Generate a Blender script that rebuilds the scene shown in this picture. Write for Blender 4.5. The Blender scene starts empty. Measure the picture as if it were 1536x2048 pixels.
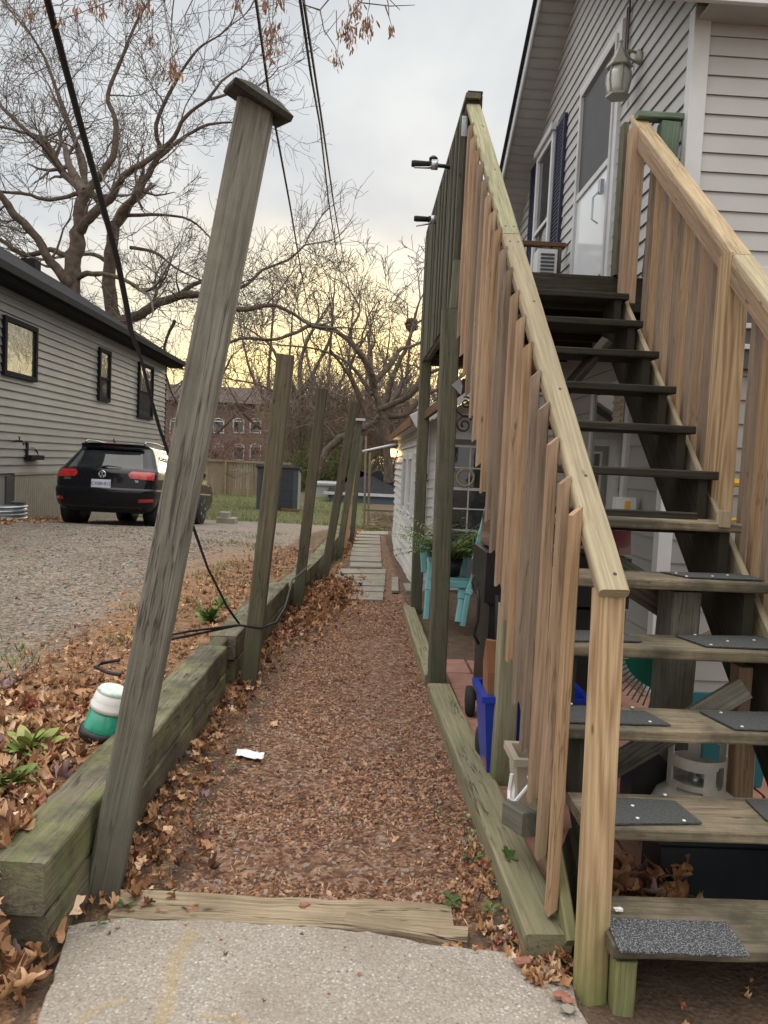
import bpy, math, random
import numpy as np
from mathutils import Vector, Matrix, noise as mnoise
random.seed(11); RNG = np.random.default_rng(5)
R = math.radians
SC = bpy.context.scene; COL = SC.collection
# ------------------------------------------------------------------ camera
EYE = 1.6; FPX = 1538.0
MB_ = np.array([[0.99845644, 0.04479608, 0.03283368], [-0.02983013, -0.06614508, 0.99736402], [0.04684979, -0.99680396, -0.06470671]])
cam = bpy.data.cameras.new('camera'); cam.sensor_fit = 'VERTICAL'; cam.sensor_height = 24.0
cam.lens = 24.0 * FPX / 2048.0; cam.clip_start = 0.05; cam.clip_end = 2000
co = bpy.data.objects.new('camera', cam); COL.objects.link(co)
r_, d_, f_ = Vector(MB_[:, 0]), Vector(MB_[:, 1]), Vector(MB_[:, 2])
mm = Matrix((r_, -d_, -f_)).transposed().to_4x4(); mm.translation = (0, 0, EYE)
co.matrix_world = mm; SC.camera = co
# ------------------------------------------------------------------ light
SUN_EL, SUN_AZ = 11.0, 7.0          # degrees, azimuth from +Y towards +X
w = bpy.data.worlds.new('World'); SC.world = w; w.use_nodes = True
nt = w.node_tree; nt.nodes.clear()
def N(nt, t, **kw):
    n = nt.nodes.new(t)
    for k, v in kw.items():
        if k == 'inp':
            for kk, vv in v.items(): n.inputs[kk].default_value = vv
        else: setattr(n, k, v)
    return n
def ramp(nt, fac, stops, interp='LINEAR'):
    n = nt.nodes.new('ShaderNodeValToRGB'); cr = n.color_ramp; cr.interpolation = interp
    while len(cr.elements) < len(stops): cr.elements.new(0.5)
    for e, (p, c) in zip(cr.elements, stops):
        e.position = p; e.color = (*c, 1) if len(c) == 3 else c
    nt.links.new(fac, n.inputs['Fac']); return n.outputs['Color']
def mth(nt, op, a, b=None, c=None, clamp=False):
    n = nt.nodes.new('ShaderNodeMath'); n.operation = op; n.use_clamp = clamp
    for i, v in enumerate((a, b, c)):
        if v is None: continue
        if isinstance(v, (int, float)): n.inputs[i].default_value = v
        else: nt.links.new(v, n.inputs[i])
    return n.outputs[0]
def mix(nt, fac, a, b, mode='MIX'):
    n = nt.nodes.new('ShaderNodeMix'); n.data_type = 'RGBA'; n.blend_type = mode
    for s, v in ((n.inputs['Factor'], fac), (n.inputs['A'], a), (n.inputs['B'], b)):
        if isinstance(v, (int, float)): s.default_value = v
        elif isinstance(v, tuple): s.default_value = (*v, 1) if len(v) == 3 else v
        else: nt.links.new(v, s)
    return n.outputs['Result']
def noise(nt, vec, scale, detail=4, rough=0.55, dist=0.0):
    n = N(nt, 'ShaderNodeTexNoise', inp={'Scale': scale, 'Detail': detail, 'Roughness': rough, 'Distortion': dist})
    if vec is not None: nt.links.new(vec, n.inputs['Vector'])
    return n.outputs['Fac']
def mapping(nt, vec, scale=(1, 1, 1), loc=(0, 0, 0), rot=(0, 0, 0)):
    n = N(nt, 'ShaderNodeMapping', inp={'Scale': scale, 'Location': loc, 'Rotation': rot}); nt.links.new(vec, n.inputs['Vector']); return n.outputs[0]
tc = N(nt, 'ShaderNodeTexCoord'); sky = N(nt, 'ShaderNodeTexSky', sky_type='NISHITA', sun_disc=False, sun_elevation=R(SUN_EL), sun_rotation=R(SUN_AZ))
bg1 = N(nt, 'ShaderNodeBackground', inp={'Strength': 0.1}); nt.links.new(sky.outputs[0], bg1.inputs[0])
sep = N(nt, 'ShaderNodeSeparateXYZ'); nt.links.new(tc.outputs['Generated'], sep.inputs[0]); sx, sy, sz = sep.outputs
az = mth(nt, 'ARCTAN2', sx, sy)                      # 0 at +Y
da = mth(nt, 'DIVIDE', mth(nt, 'ABSOLUTE', mth(nt, 'SUBTRACT', az, R(1.0))), R(52), clamp=True)
de = mth(nt, 'DIVIDE', mth(nt, 'MAXIMUM', sz, 0.0), 0.42, clamp=True)
d2 = mth(nt, 'POWER', mth(nt, 'ADD', mth(nt, 'MULTIPLY', da, mth(nt, 'MULTIPLY', da, 0.75)), mth(nt, 'MULTIPLY', de, de)), 0.5, clamp=True)
# projected cloud layer
zc = mth(nt, 'ADD', mth(nt, 'MAXIMUM', sz, 0.0), 0.13)
cmb = N(nt, 'ShaderNodeCombineXYZ'); nt.links.new(mth(nt, 'DIVIDE', sx, zc), cmb.inputs[0]); nt.links.new(mth(nt, 'DIVIDE', sy, zc), cmb.inputs[1])
cn = noise(nt, mapping(nt, cmb.outputs[0], (1.1, 0.75, 1), (3, 1, 0)), 0.85, 6, 0.55, 0.35)
cn2 = noise(nt, mapping(nt, cmb.outputs[0], (2.6, 1.5, 1), (7, 4, 0)), 1.0, 4, 0.5, 0.2)
glow = mth(nt, 'SUBTRACT', 1.0, mth(nt, 'ADD', d2, mth(nt, 'MULTIPLY', mth(nt, 'SUBTRACT', cn, 0.5), 0.55)), clamp=True)
ccol = ramp(nt, glow, [(0.0, (0.372, 0.388, 0.40)), (0.25, (0.385, 0.392, 0.395)), (0.40, (0.47, 0.45, 0.395)), (0.54, (0.68, 0.59, 0.37)), (0.70, (0.95, 0.74, 0.33)), (0.88, (1.3, 1.02, 0.46)), (1.0, (1.8, 1.5, 0.8))])
shade = ramp(nt, cn2, [(0.28, (0.84, 0.85, 0.88)), (0.5, (0.98, 0.98, 0.98)), (0.72, (1.16, 1.14, 1.10))])
ccol = mix(nt, 1.0, ccol, shade, 'MULTIPLY')
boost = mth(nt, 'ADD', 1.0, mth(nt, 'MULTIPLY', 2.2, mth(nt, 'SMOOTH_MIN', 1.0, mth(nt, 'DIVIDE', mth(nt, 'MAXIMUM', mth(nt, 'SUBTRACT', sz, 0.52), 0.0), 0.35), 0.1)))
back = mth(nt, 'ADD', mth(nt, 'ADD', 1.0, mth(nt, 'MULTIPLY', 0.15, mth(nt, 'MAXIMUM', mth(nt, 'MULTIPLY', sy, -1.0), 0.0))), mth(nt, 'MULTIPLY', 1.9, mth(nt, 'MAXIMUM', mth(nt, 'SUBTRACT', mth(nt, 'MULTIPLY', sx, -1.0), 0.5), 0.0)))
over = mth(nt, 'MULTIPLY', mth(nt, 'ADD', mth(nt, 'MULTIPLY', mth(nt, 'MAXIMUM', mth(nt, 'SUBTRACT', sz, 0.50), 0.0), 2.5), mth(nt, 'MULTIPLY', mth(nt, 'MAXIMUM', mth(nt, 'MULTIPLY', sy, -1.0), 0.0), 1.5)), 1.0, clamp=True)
ccol = mix(nt, over, ccol, (0.47, 0.452, 0.425))
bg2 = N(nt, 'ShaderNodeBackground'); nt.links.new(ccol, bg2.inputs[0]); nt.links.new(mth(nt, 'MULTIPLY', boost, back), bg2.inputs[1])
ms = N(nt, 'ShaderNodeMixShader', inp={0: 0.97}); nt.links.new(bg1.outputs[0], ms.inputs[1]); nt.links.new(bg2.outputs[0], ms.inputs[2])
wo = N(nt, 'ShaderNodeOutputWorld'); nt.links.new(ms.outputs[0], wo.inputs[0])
sl = bpy.data.lights.new('sun', 'SUN'); sl.energy = 0.6; sl.angle = R(20); sl.color = (1.0, 0.85, 0.62)
so = bpy.data.objects.new('sun', sl); COL.objects.link(so)
sd = Vector((math.sin(R(SUN_AZ)) * math.cos(R(SUN_EL)), math.cos(R(SUN_AZ)) * math.cos(R(SUN_EL)), math.sin(R(SUN_EL))))
so.rotation_euler = (-sd).to_track_quat('-Z', 'Y').to_euler()
SC.view_settings.view_transform = 'Standard'; SC.view_settings.look = 'None'; SC.view_settings.exposure = 0.98; SC.view_settings.gamma = 1
# ------------------------------------------------------------------ pixel -> point helpers (photo pixels, at a known real plane)
def ray(px, py): return MB_ @ np.array([px - 768.0, py - 1024.0, FPX])
def PZ(px, py, z=0.0):
    d = ray(px, py); t = (z - EYE) / d[2]; return Vector((d[0] * t, d[1] * t, z))
def PY(px, py, Y):
    d = ray(px, py); t = Y / d[1]; return Vector((d[0] * t, Y, EYE + d[2] * t))
def PX(px, py, X):
    d = ray(px, py); t = X / d[0]; return Vector((X, d[1] * t, EYE + d[2] * t))
def ramp_z(y):                       # back yard falls away from the street
    return 0.33 - 0.066 * min(max(y - 13.0, 0), 11.8)
# ------------------------------------------------------------------ mesh builder
class MB:
    def __init__(s): s.v = []; s.f = []; s.uv = []
    def quad(s, pts, uvs=None):
        i = len(s.v); s.v += [tuple(p) for p in pts]; s.f.append(tuple(range(i, i + len(pts))))
        s.uv.append(uvs if uvs else [(0, 0)] * len(pts))
    def rings(s, rings, uvs=None, cap=True, closed=True, capuv=0.3):
        """rings: list of equal-length point loops"""
        base = len(s.v); n = len(rings[0])
        for r in rings: s.v += [tuple(p) for p in r]
        m = n if closed else n - 1
        for i in range(len(rings) - 1):
            for j in range(m):
                k = (j + 1) % n
                s.f.append((base + i * n + j, base + i * n + k, base + (i + 1) * n + k, base + (i + 1) * n + j))
                if uvs:
                    u0, u1 = uvs[0][i], uvs[0][i + 1]; v0, v1 = uvs[1][j], uvs[1][j + 1]
                    s.uv.append([(u0, v0), (u0, v1), (u1, v1), (u1, v0)])
                else: s.uv.append([(i, j / n), (i, (j + 1) / n), (i + 1, (j + 1) / n), (i + 1, j / n)])
        if cap and closed:
            for ri, rev in ((0, True), (len(rings) - 1, False)):
                idx = [base + ri * n + j for j in range(n)]
                if rev: idx.reverse()
                s.f.append(tuple(idx)); s.uv.append([(capuv * 0.1 * math.cos(j), capuv + 0.02 * j) for j in range(n)])
    def beam(s, a, b, wd, ht, side=(1, 0, 0), ch=0.004, seg=1, jit=0.0, cuta=(0, 0), cutb=(0, 0), fs=1):
        """box-section board from a to b; wd along side, ht along the other axis; chamfered edges"""
        a, b = Vector(a), Vector(b); ax = b - a; L = ax.length; ax.normalize()
        sd_ = Vector(side); sd_ = (sd_ - ax * sd_.dot(ax)).normalized(); up = ax.cross(sd_).normalized()
        hw, hh = wd / 2, ht / 2; prof = []
        for cx, cy, a0 in ((1, 1, 0), (-1, 1, 90), (-1, -1, 180), (1, -1, 270)):
            for k in range(fs + 1):
                an = R(a0 + 90 * k / fs)
                prof.append((cx * (hw - ch) + ch * math.cos(an), cy * (hh - ch) + ch * math.sin(an)))
        n = len(prof); per = [0.0]
        for j in range(n):
            p, q = prof[j], prof[(j + 1) % n]; per.append(per[-1] + math.hypot(q[0] - p[0], q[1] - p[1]))
        ou, ov = random.uniform(0, 40), random.uniform(0, 40); rings = []; us = []
        for i in range(seg + 1):
            t = i / seg; ring = []
            for (x, y) in prof:
                off = sd_ * x + up * y; e = 0.0
                if i == 0: e = cuta[0] * x + cuta[1] * y
                if i == seg: e = cutb[0] * x + cutb[1] * y
                p = a + ax * (L * t + e) + off
                if jit:
                    nn = mnoise.noise(p * 5.0 + Vector((ou, 0, 0))); n2 = mnoise.noise(p * 23.0)
                    p += off.normalized() * (nn * jit + n2 * jit * 0.5)
                ring.append(p)
            rings.append(ring); us.append(ou + L * t)
        s.rings(rings, (us, [ov + q for q in per]), capuv=ov)
        return s
    def box(s, x0, x1, y0, y1, z0, z1, ch=0.003):
        d = (x1 - x0, y1 - y0, z1 - z0); k = d.index(max(d)); c = [(x0 + x1) / 2, (y0 + y1) / 2, (z0 + z1) / 2]
        a = list(c); b = list(c); a[k] -= d[k] / 2; b[k] += d[k] / 2
        if k == 0: side, wd, ht = (0, 1, 0), d[1], d[2]
        elif k == 1: side, wd, ht = (1, 0, 0), d[0], d[2]
        else: side, wd, ht = (1, 0, 0), d[0], d[1]
        return s.beam(a, b, wd, ht, side, min(ch, wd * 0.3, ht * 0.3))
    def obox(s, O, h, n, s0, s1, z0, z1, d0, d1, ch=0.003):
        """box on a wall: along unit h, depth along normal n"""
        O, h, n = Vector(O), Vector(h), Vector(n)
        if (z1 - z0) >= (s1 - s0):
            a = O + h * (s0 + s1) / 2 + n * (d0 + d1) / 2; wd, ht = s1 - s0, d1 - d0
            return s.beam(a + Vector((0, 0, z0)), a + Vector((0, 0, z1)), wd, ht, h, min(ch, wd * .3, ht * .3))
        a = O + n * (d0 + d1) / 2 + Vector((0, 0, (z0 + z1) / 2)); wd, ht = z1 - z0, d1 - d0
        return s.beam(a + h * s0, a + h * s1, wd, ht, (0, 0, 1), min(ch, wd * .3, ht * .3))
    def tube(s, pts, rad, n=8, cap=True):
        pts = [Vector(p) for p in pts]; m = len(pts)
        if isinstance(rad, (int, float)): rad = [rad] * m
        rings = []; prev = None; us = [0.0]
        for i in range(m):
            t = (pts[min(i + 1, m - 1)] - pts[max(i - 1, 0)])
            if t.length < 1e-9: t = Vector((0, 0, 1))
            t.normalize()
            if prev is None: prev = t.orthogonal().normalized()
            x = (prev - t * prev.dot(t))
            x = x.normalized() if x.length > 1e-6 else t.orthogonal().normalized()
            prev = x; y = t.cross(x)
            rings.append([pts[i] + (x * math.cos(2 * math.pi * j / n) + y * math.sin(2 * math.pi * j / n)) * rad[i] for j in range(n)])
            if i: us.append(us[-1] + (pts[i] - pts[i - 1]).length)
        pr = 2 * math.pi * max(rad)
        s.rings(rings, (us, [pr * j / n for j in range(n + 1)]), cap=cap); return s
    def lathe(s, c, prof, n=20, axis=(0, 0, 1), sx=1, sy=1):
        c = Vector(c); ax = Vector(axis).normalized(); x = ax.orthogonal().normalized(); y = ax.cross(x); rings = []
        for (r, h) in prof:
            r = max(r, 0.0004)
            rings.append([c + ax * h + (x * sx * math.cos(2 * math.pi * j / n) + y * sy * math.sin(2 * math.pi * j / n)) * r for j in range(n)])
        s.rings(rings, ([p[1] for p in prof], [j / n for j in range(n + 1)])); return s
    def poly(s, pts, th, nrm):
        """flat polygon with thickness along nrm"""
        nrm = Vector(nrm); A = [Vector(p) for p in pts]; B = [p + nrm * th for p in A]
        s.rings([A, B]); return s
def mkobj(name, mb, mat, parent=None, smooth=False, label=None, cat=None, group=None, kind=None):
    me = bpy.data.meshes.new(name); me.from_pydata(mb.v, [], mb.f)
    uvl = me.uv_layers.new(name='UVMap'); flat = [c for f in mb.uv for p in f for c in p]
    uvl.data.foreach_set('uv', flat)
    if smooth: me.polygons.foreach_set('use_smooth', [True] * len(me.polygons))
    me.materials.append(mat); o = bpy.data.objects.new(name, me); COL.objects.link(o)
    if parent is not None:
        o.parent = parent; o.matrix_parent_inverse = Matrix.Translation(-wloc(parent))
    tag(o, label, cat, group, kind); return o
def wloc(o):
    return Vector(o.location) if o.type == 'EMPTY' else Vector((0, 0, 0))
def tag(o, label=None, cat=None, group=None, kind=None):
    if label: o['label'] = label
    if cat: o['category'] = cat
    if group: o['group'] = group
    if kind: o['kind'] = kind
    return o
def thing(name, label, cat, loc=(0, 0, 0), group=None):
    o = bpy.data.objects.new(name, None); COL.objects.link(o); o.location = loc; o.empty_display_size = 0.1
    return tag(o, label, cat, group)
# ------------------------------------------------------------------ materials
def new_mat(name):
    m = bpy.data.materials.new(name); m.use_nodes = True; nt = m.node_tree
    return m, nt, nt.nodes['Principled BSDF']
def plain(name, col, rough=0.5, metal=0.0, var=0.12, scale=6.0, bump=0.0, coat=0.0, emit=None, es=0, spec=0.5, bs=60, trans=0.0):
    m, nt, b = new_mat(name); tc = N(nt, 'ShaderNodeTexCoord')
    n = noise(nt, tc.outputs['Object'], scale, 5)
    c = ramp(nt, n, [(0.3, tuple(x * (1 - var) for x in col)), (0.7, tuple(min(1, x * (1 + var)) for x in col))])
    nt.links.new(c, b.inputs['Base Color'])
    b.inputs['Roughness'].default_value = rough; b.inputs['Metallic'].default_value = metal
    b.inputs['Coat Weight'].default_value = coat; b.inputs['Specular IOR Level'].default_value = spec; b.inputs['Coat Roughness'].default_value = 0.03
    if trans: b.inputs['Transmission Weight'].default_value = trans
    if emit: b.inputs['Emission Color'].default_value = (*emit, 1); b.inputs['Emission Strength'].default_value = es
    if bump:
        bn = N(nt, 'ShaderNodeBump', inp={'Strength': 0.6, 'Distance': bump}); nt.links.new(noise(nt, tc.outputs['Object'], bs, 4), bn.inputs['Height']); nt.links.new(bn.outputs[0], b.inputs['Normal'])
    return m
def wood(name, dark, light, grain=1.0, moss=0.0, mosscol=(0.10, 0.13, 0.035), stain=0.0, staincol=(0.03, 0.03, 0.025), low=0.0, lowz=(0.0, 0.5), rough=0.8, bump=0.0015, rings=0.5, knots=1.0, cracks=0.3):
    lm_ = sum(mosscol) / 3; mosscol = tuple(x * 0.55 + lm_ * 0.40 for x in mosscol)
    m, nt, b = new_mat(name); uv = N(nt, 'ShaderNodeUVMap', uv_map='UVMap').outputs[0]; tc = N(nt, 'ShaderNodeTexCoord')
    geo = N(nt, 'ShaderNodeNewGeometry')
    wob = noise(nt, mapping(nt, uv, (1.3, 9, 1)), 1.0, 2)
    g1 = noise(nt, mapping(nt, uv, (2.2, 75, 1)), 1.0, 6, 0.65, 0.4)
    g2 = noise(nt, mapping(nt, uv, (9, 330, 1)), 1.0, 3, 0.6)
    cn_ = noise(nt, mapping(nt, uv, (0.38, 7.5, 1), (3, 7, 0)), 1.0, 1.5, 0.45)
    cathedral = mth(nt, 'ADD', mth(nt, 'MULTIPLY', mth(nt, 'SINE', mth(nt, 'MULTIPLY', cn_, 95.0)), 0.5), 0.5)
    wv = N(nt, 'ShaderNodeTexWave', wave_type='BANDS', bands_direction='Y', inp={'Scale': 11.0, 'Distortion': 7.0, 'Detail': 3.0, 'Detail Scale': 0.5, 'Detail Roughness': 0.6})
    nt.links.new(mapping(nt, uv, (0.16, 1, 1)), wv.inputs['Vector'])
    g = mth(nt, 'ADD', mth(nt, 'MULTIPLY', g1, 1.0 - 0.20 * rings), mth(nt, 'MULTIPLY', cathedral, 0.20 * rings))
    g = mth(nt, 'ADD', mth(nt, 'MULTIPLY', g, 0.72), mth(nt, 'MULTIPLY', g2, 0.28))
    lo, hi = 0.5 - 0.24 * grain, 0.5 + 0.24 * grain
    c = ramp(nt, g, [(0.5 - 0.17, dark), (0.5 + 0.17, light)])
    # board to board and broad patch variation
    rnd = ramp(nt, noise(nt, mapping(nt, uv, (0.5, 0.9, 1)), 0.7, 2), [(0.3, (0.62, 0.60, 0.58)), (0.7, (1.32, 1.29, 1.24))])
    c = mix(nt, 0.75, c, rnd, 'MULTIPLY')
    if knots:
        vo = N(nt, 'ShaderNodeTexVoronoi', feature='F1', inp={'Scale': 1.0, 'Randomness': 1.0}); nt.links.new(mapping(nt, uv, (3.6, 9, 1)), vo.inputs['Vector'])
        kd = ramp(nt, vo.outputs['Distance'], [(0.03, (1, 1, 1)), (0.085, (0, 0, 0))])
        c = mix(nt, mth(nt, 'MULTIPLY', kd, 0.75 * knots), c, tuple(x * 0.35 for x in dark))
    if cracks:
        cr = mth(nt, 'ABSOLUTE', mth(nt, 'SUBTRACT', noise(nt, mapping(nt, uv, (0.9, 17, 1), (5, 5, 0)), 1.0, 4, 0.55, 0.3), 0.5))
        cg = ramp(nt, noise(nt, mapping(nt, uv, (1.2, 6, 1), (2, 9, 0)), 1.0, 2), [(0.45, (0, 0, 0)), (0.55, (1, 1, 1))])
        cm = ramp(nt, cr, [(0.004, (1, 1, 1)), (0.016, (0, 0, 0))]); cm = mix(nt, 1.0, cm, cg, 'MULTIPLY'); c = mix(nt, mth(nt, 'MULTIPLY', cm, min(1, cracks * 1.6)), c, tuple(x * 0.22 for x in dark))
    if stain:
        sn = ramp(nt, noise(nt, tc.outputs['Object'], 3.1, 6, 0.65), [(0.42, (0, 0, 0)), (0.62, (1, 1, 1))]); c = mix(nt, mth(nt, 'MULTIPLY', sn, stain), c, staincol)
    if moss:
        mn = ramp(nt, noise(nt, mapping(nt, tc.outputs['Object'], (1, 1, 1), (9, 3, 1)), 5.0, 8, 0.7), [(0.46, (0, 0, 0)), (0.66, (1, 1, 1))]); c = mix(nt, mth(nt, 'MULTIPLY', mn, moss), c, mosscol)
    if low:
        sp = N(nt, 'ShaderNodeSeparateXYZ'); nt.links.new(geo.outputs['Position'], sp.inputs[0])
        mr = N(nt, 'ShaderNodeMapRange', inp={'From Min': lowz[0], 'From Max': lowz[1], 'To Min': 1.0, 'To Max': 0.0}); nt.links.new(mth(nt, 'ADD', sp.outputs[2], mth(nt, 'MULTIPLY', mth(nt, 'SUBTRACT', noise(nt, tc.outputs['Object'], 7, 6, 0.7), 0.5), 0.9 * (lowz[1] - lowz[0]))), mr.inputs[0])
        c = mix(nt, mth(nt, 'MULTIPLY', mr.outputs[0], low), c, mosscol)
    nt.links.new(c, b.inputs['Base Color']); b.inputs['Roughness'].default_value = rough; b.inputs['Specular IOR Level'].default_value = 0.25
    bn = N(nt, 'ShaderNodeBump', inp={'Strength': 0.8, 'Distance': bump}); nt.links.new(mth(nt, 'ADD', g1, mth(nt, 'MULTIPLY', g2, 0.5)), bn.inputs['Height']); nt.links.new(bn.outputs[0], b.inputs['Normal'])
    return m
W_CEDAR = wood('cedar_wood', (0.22, 0.145, 0.095), (0.43, 0.31, 0.215), rings=0.3, low=0.55, lowz=(0.1, 0.5), mosscol=(0.20, 0.20, 0.06))
W_CEDAR2 = wood('grey_cedar_wood', (0.165, 0.122, 0.092), (0.31, 0.24, 0.185), rings=0.3, low=0.4, lowz=(0.1, 0.5), moss=0.1)
W_ORANGE = wood('orange_cedar_wood', (0.26, 0.16, 0.09), (0.46, 0.325, 0.20), rings=0.5)
W_POST = wood('new_post_wood', (0.25, 0.155, 0.085), (0.52, 0.39, 0.24), rings=1.25, low=0.95, lowz=(-0.05, 0.40), mosscol=(0.13, 0.21, 0.0), knots=1.0, cracks=0.0)
W_CAP = wood('treated_rail_wood', (0.25, 0.205, 0.13), (0.48, 0.42, 0.295), rings=0.6, moss=0.18, mosscol=(0.25, 0.27, 0.12), cracks=0.12)
W_CAPG = wood('weathered_rail_wood', (0.17, 0.16, 0.09), (0.37, 0.36, 0.235), rings=0.5, moss=0.3, mosscol=(0.17, 0.20, 0.09))
W_CAPR = wood('peeling_rail_wood', (0.33, 0.235, 0.135), (0.60, 0.49, 0.33), rings=0.5, stain=0.25, staincol=(0.24, 0.19, 0.12))
W_DECK = wood('green_weathered_wood', (0.062, 0.062, 0.045), (0.165, 0.160, 0.118), rings=0.3, moss=0.4, mosscol=(0.07, 0.095, 0.04), low=0.5, lowz=(0.0, 0.6))
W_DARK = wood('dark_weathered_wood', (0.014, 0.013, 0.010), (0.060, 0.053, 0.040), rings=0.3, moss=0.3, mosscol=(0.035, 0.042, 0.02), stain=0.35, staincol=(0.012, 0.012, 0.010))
W_GREENP = wood('green_painted_wood', (0.10, 0.15, 0.11), (0.20, 0.27, 0.21), rings=0.3, stain=0.2)
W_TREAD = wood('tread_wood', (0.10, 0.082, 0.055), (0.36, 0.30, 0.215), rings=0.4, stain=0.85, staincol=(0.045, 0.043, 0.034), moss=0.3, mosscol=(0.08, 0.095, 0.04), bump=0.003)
W_GREY = wood('grey_post_wood', (0.095, 0.091, 0.079), (0.235, 0.227, 0.200), rings=0.45, moss=0.35, mosscol=(0.085, 0.085, 0.045), low=0.6, lowz=(0.1, 1.2), cracks=0.45)
W_GREYB = wood('brown_green_post_wood', (0.055, 0.047, 0.033), (0.155, 0.135, 0.10), rings=0.4, moss=0.45, mosscol=(0.09, 0.115, 0.04), low=0.6, lowz=(0.0, 0.9), cracks=0.5)
W_TIMB = wood('old_timber', (0.070, 0.060, 0.043), (0.27, 0.245, 0.185), rings=0.3, moss=0.55, mosscol=(0.24, 0.29, 0.01), stain=0.8, staincol=(0.05, 0.047, 0.036), bump=0.006, cracks=0.9)
W_SIDE = wood('border_timber', (0.125, 0.112, 0.068), (0.29, 0.265, 0.175), rings=0.4, moss=0.6, mosscol=(0.22, 0.235, 0.09), cracks=0.5)
W_PLANK = wood('pale_sunken_timber', (0.18, 0.14, 0.09), (0.46, 0.38, 0.27), rings=0.3, bump=0.005, cracks=0.8, stain=0.4, staincol=(0.13, 0.10, 0.07))
W_BROWN = wood('brown_wood', (0.10, 0.055, 0.03), (0.20, 0.115, 0.065))
W_FENCE = wood('fence_wood', (0.16, 0.125, 0.085), (0.34, 0.28, 0.20), rings=0.2)
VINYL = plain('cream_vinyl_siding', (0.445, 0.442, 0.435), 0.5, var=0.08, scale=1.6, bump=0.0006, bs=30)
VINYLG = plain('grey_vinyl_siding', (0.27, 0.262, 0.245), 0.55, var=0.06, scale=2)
VINYLW = plain('white_vinyl_siding', (0.56, 0.565, 0.54), 0.5, var=0.09, scale=2.5)
TAUPE = plain('taupe_siding', (0.225, 0.220, 0.200), 0.5, var=0.10, scale=1.2)
TRIMW = plain('white_trim', (0.59, 0.60, 0.615), 0.45, var=0.05)
TRIMG = plain('grey_trim', (0.50, 0.50, 0.51), 0.5, var=0.05)
SOFF = plain('soffit_vinyl', (0.37, 0.375, 0.375), 0.6, var=0.08, scale=3)
NAVY = plain('navy_shutter', (0.011, 0.016, 0.048), 0.5)
GLASS = plain('window_glass', (0.03, 0.034, 0.038), 0.04, var=0.3, spec=0.9, bump=0.004, bs=2.2)
GLASSM = plain('mirror_glass', (0.32, 0.33, 0.34), 0.03, metal=0.85, var=0.02, bump=0.02, bs=3.0)
GLASSC = plain('clear_mirror_glass', (0.42, 0.42, 0.40), 0.03, metal=0.85, var=0.02)
GLASSW = plain('bright_door_glass', (0.70, 0.73, 0.75), 0.12, metal=0.0, var=0.03)
SCREEN = plain('dark_door_screen', (0.055, 0.055, 0.06), 0.5, var=0.1)
BLACKP = plain('black_plastic', (0.012, 0.012, 0.014), 0.4, var=0.3)
BLACKM = plain('black_metal', (0.02, 0.02, 0.022), 0.35, metal=0.3, var=0.3)
PAINTB = plain('black_car_paint', (0.003, 0.004, 0.007), 0.25, spec=0.2, coat=0.35, var=0.02)
RUBBER = plain('rubber', (0.013, 0.013, 0.013), 0.85)
CHROME = plain('chrome', (0.75, 0.76, 0.78), 0.15, metal=1.0, var=0.02)
ALLOY = plain('alloy', (0.30, 0.31, 0.32), 0.3, metal=0.9)
REDL = plain('red_lens', (0.40, 0.012, 0.014), 0.12, coat=0.7, var=0.45, scale=14)
SHINGLE = plain('asphalt_shingle', (0.028, 0.029, 0.033), 1.0, spec=0.1, var=0.45, scale=9, bump=0.006)
GUTTER = plain('black_gutter', (0.014, 0.014, 0.016), 0.75, spec=0.15)
CABLEM = plain('cable_black', (0.008, 0.008, 0.012), 0.6)
BLUEP = plain('blue_plastic', (0.008, 0.035, 0.33), 0.4, var=0.15)
TEAL = plain('teal_plastic', (0.15, 0.36, 0.38), 0.45, var=0.08)
GREENP = plain('green_plastic', (0.006, 0.16, 0.105), 0.45)
JARG = plain('jar_green_plastic', (0.01, 0.25, 0.16), 0.3, var=0.1, coat=0.3)
WHITEP = plain('white_plastic', (0.72, 0.72, 0.72), 0.4, var=0.05)
TANKW = plain('white_tank_paint', (0.52, 0.50, 0.45), 0.45, var=0.18, scale=12)
BEIGEP = plain('beige_plastic', (0.42, 0.36, 0.28), 0.5)
PAPERB = plain('brown_paper', (0.24, 0.105, 0.05), 0.8, var=0.2, bump=0.004, bs=15)
GALV = plain('galvanised_steel', (0.40, 0.43, 0.46), 0.35, metal=0.8, var=0.2)
LAMPG = plain('lamp_cast_metal', (0.30, 0.30, 0.25), 0.5, var=0.15)
FROST = plain('frosted_glass', (0.50, 0.52, 0.49), 0.15, var=0.1, coat=0.5)
LIT = plain('lit_lamp_glass', (0.9, 0.6, 0.2), 0.4, emit=(1.0, 0.55, 0.16), es=3.5)
REDLID = plain('maroon_enamel', (0.09, 0.01, 0.014), 0.25, coat=0.5)
YELLOWP = plain('yellow_paint', (0.62, 0.33, 0.02), 0.5)
BRICKRED = plain('stone_red', (0.26, 0.115, 0.08), 0.85, var=0.3, scale=30)
TERRA = plain('paver_red', (0.30, 0.155, 0.115), 0.85, var=0.22, scale=9, bump=0.003)
SLABM = plain('paving_stone', (0.235, 0.215, 0.18), 0.85, var=0.22, scale=5, bump=0.004, bs=40)
PAPERW = plain('white_tissue', (0.75, 0.77, 0.78), 0.8, var=0.04, bump=0.004, bs=40)
STRAP = plain('door_grey', (0.16, 0.165, 0.155), 0.5)
BARK = plain('bark', (0.105, 0.082, 0.064), 0.95, spec=0.1, var=0.4, scale=5, bump=0.03, bs=9)
TWIG = plain('twig_bark', (0.125, 0.102, 0.088), 0.9, var=0.2)
BRUSHM = plain('dry_brush', (0.185, 0.135, 0.10), 0.95, var=0.35, scale=0.4)
BRUSHR = plain('reddish_brush', (0.21, 0.125, 0.10), 0.95, var=0.3, scale=0.5)
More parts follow.
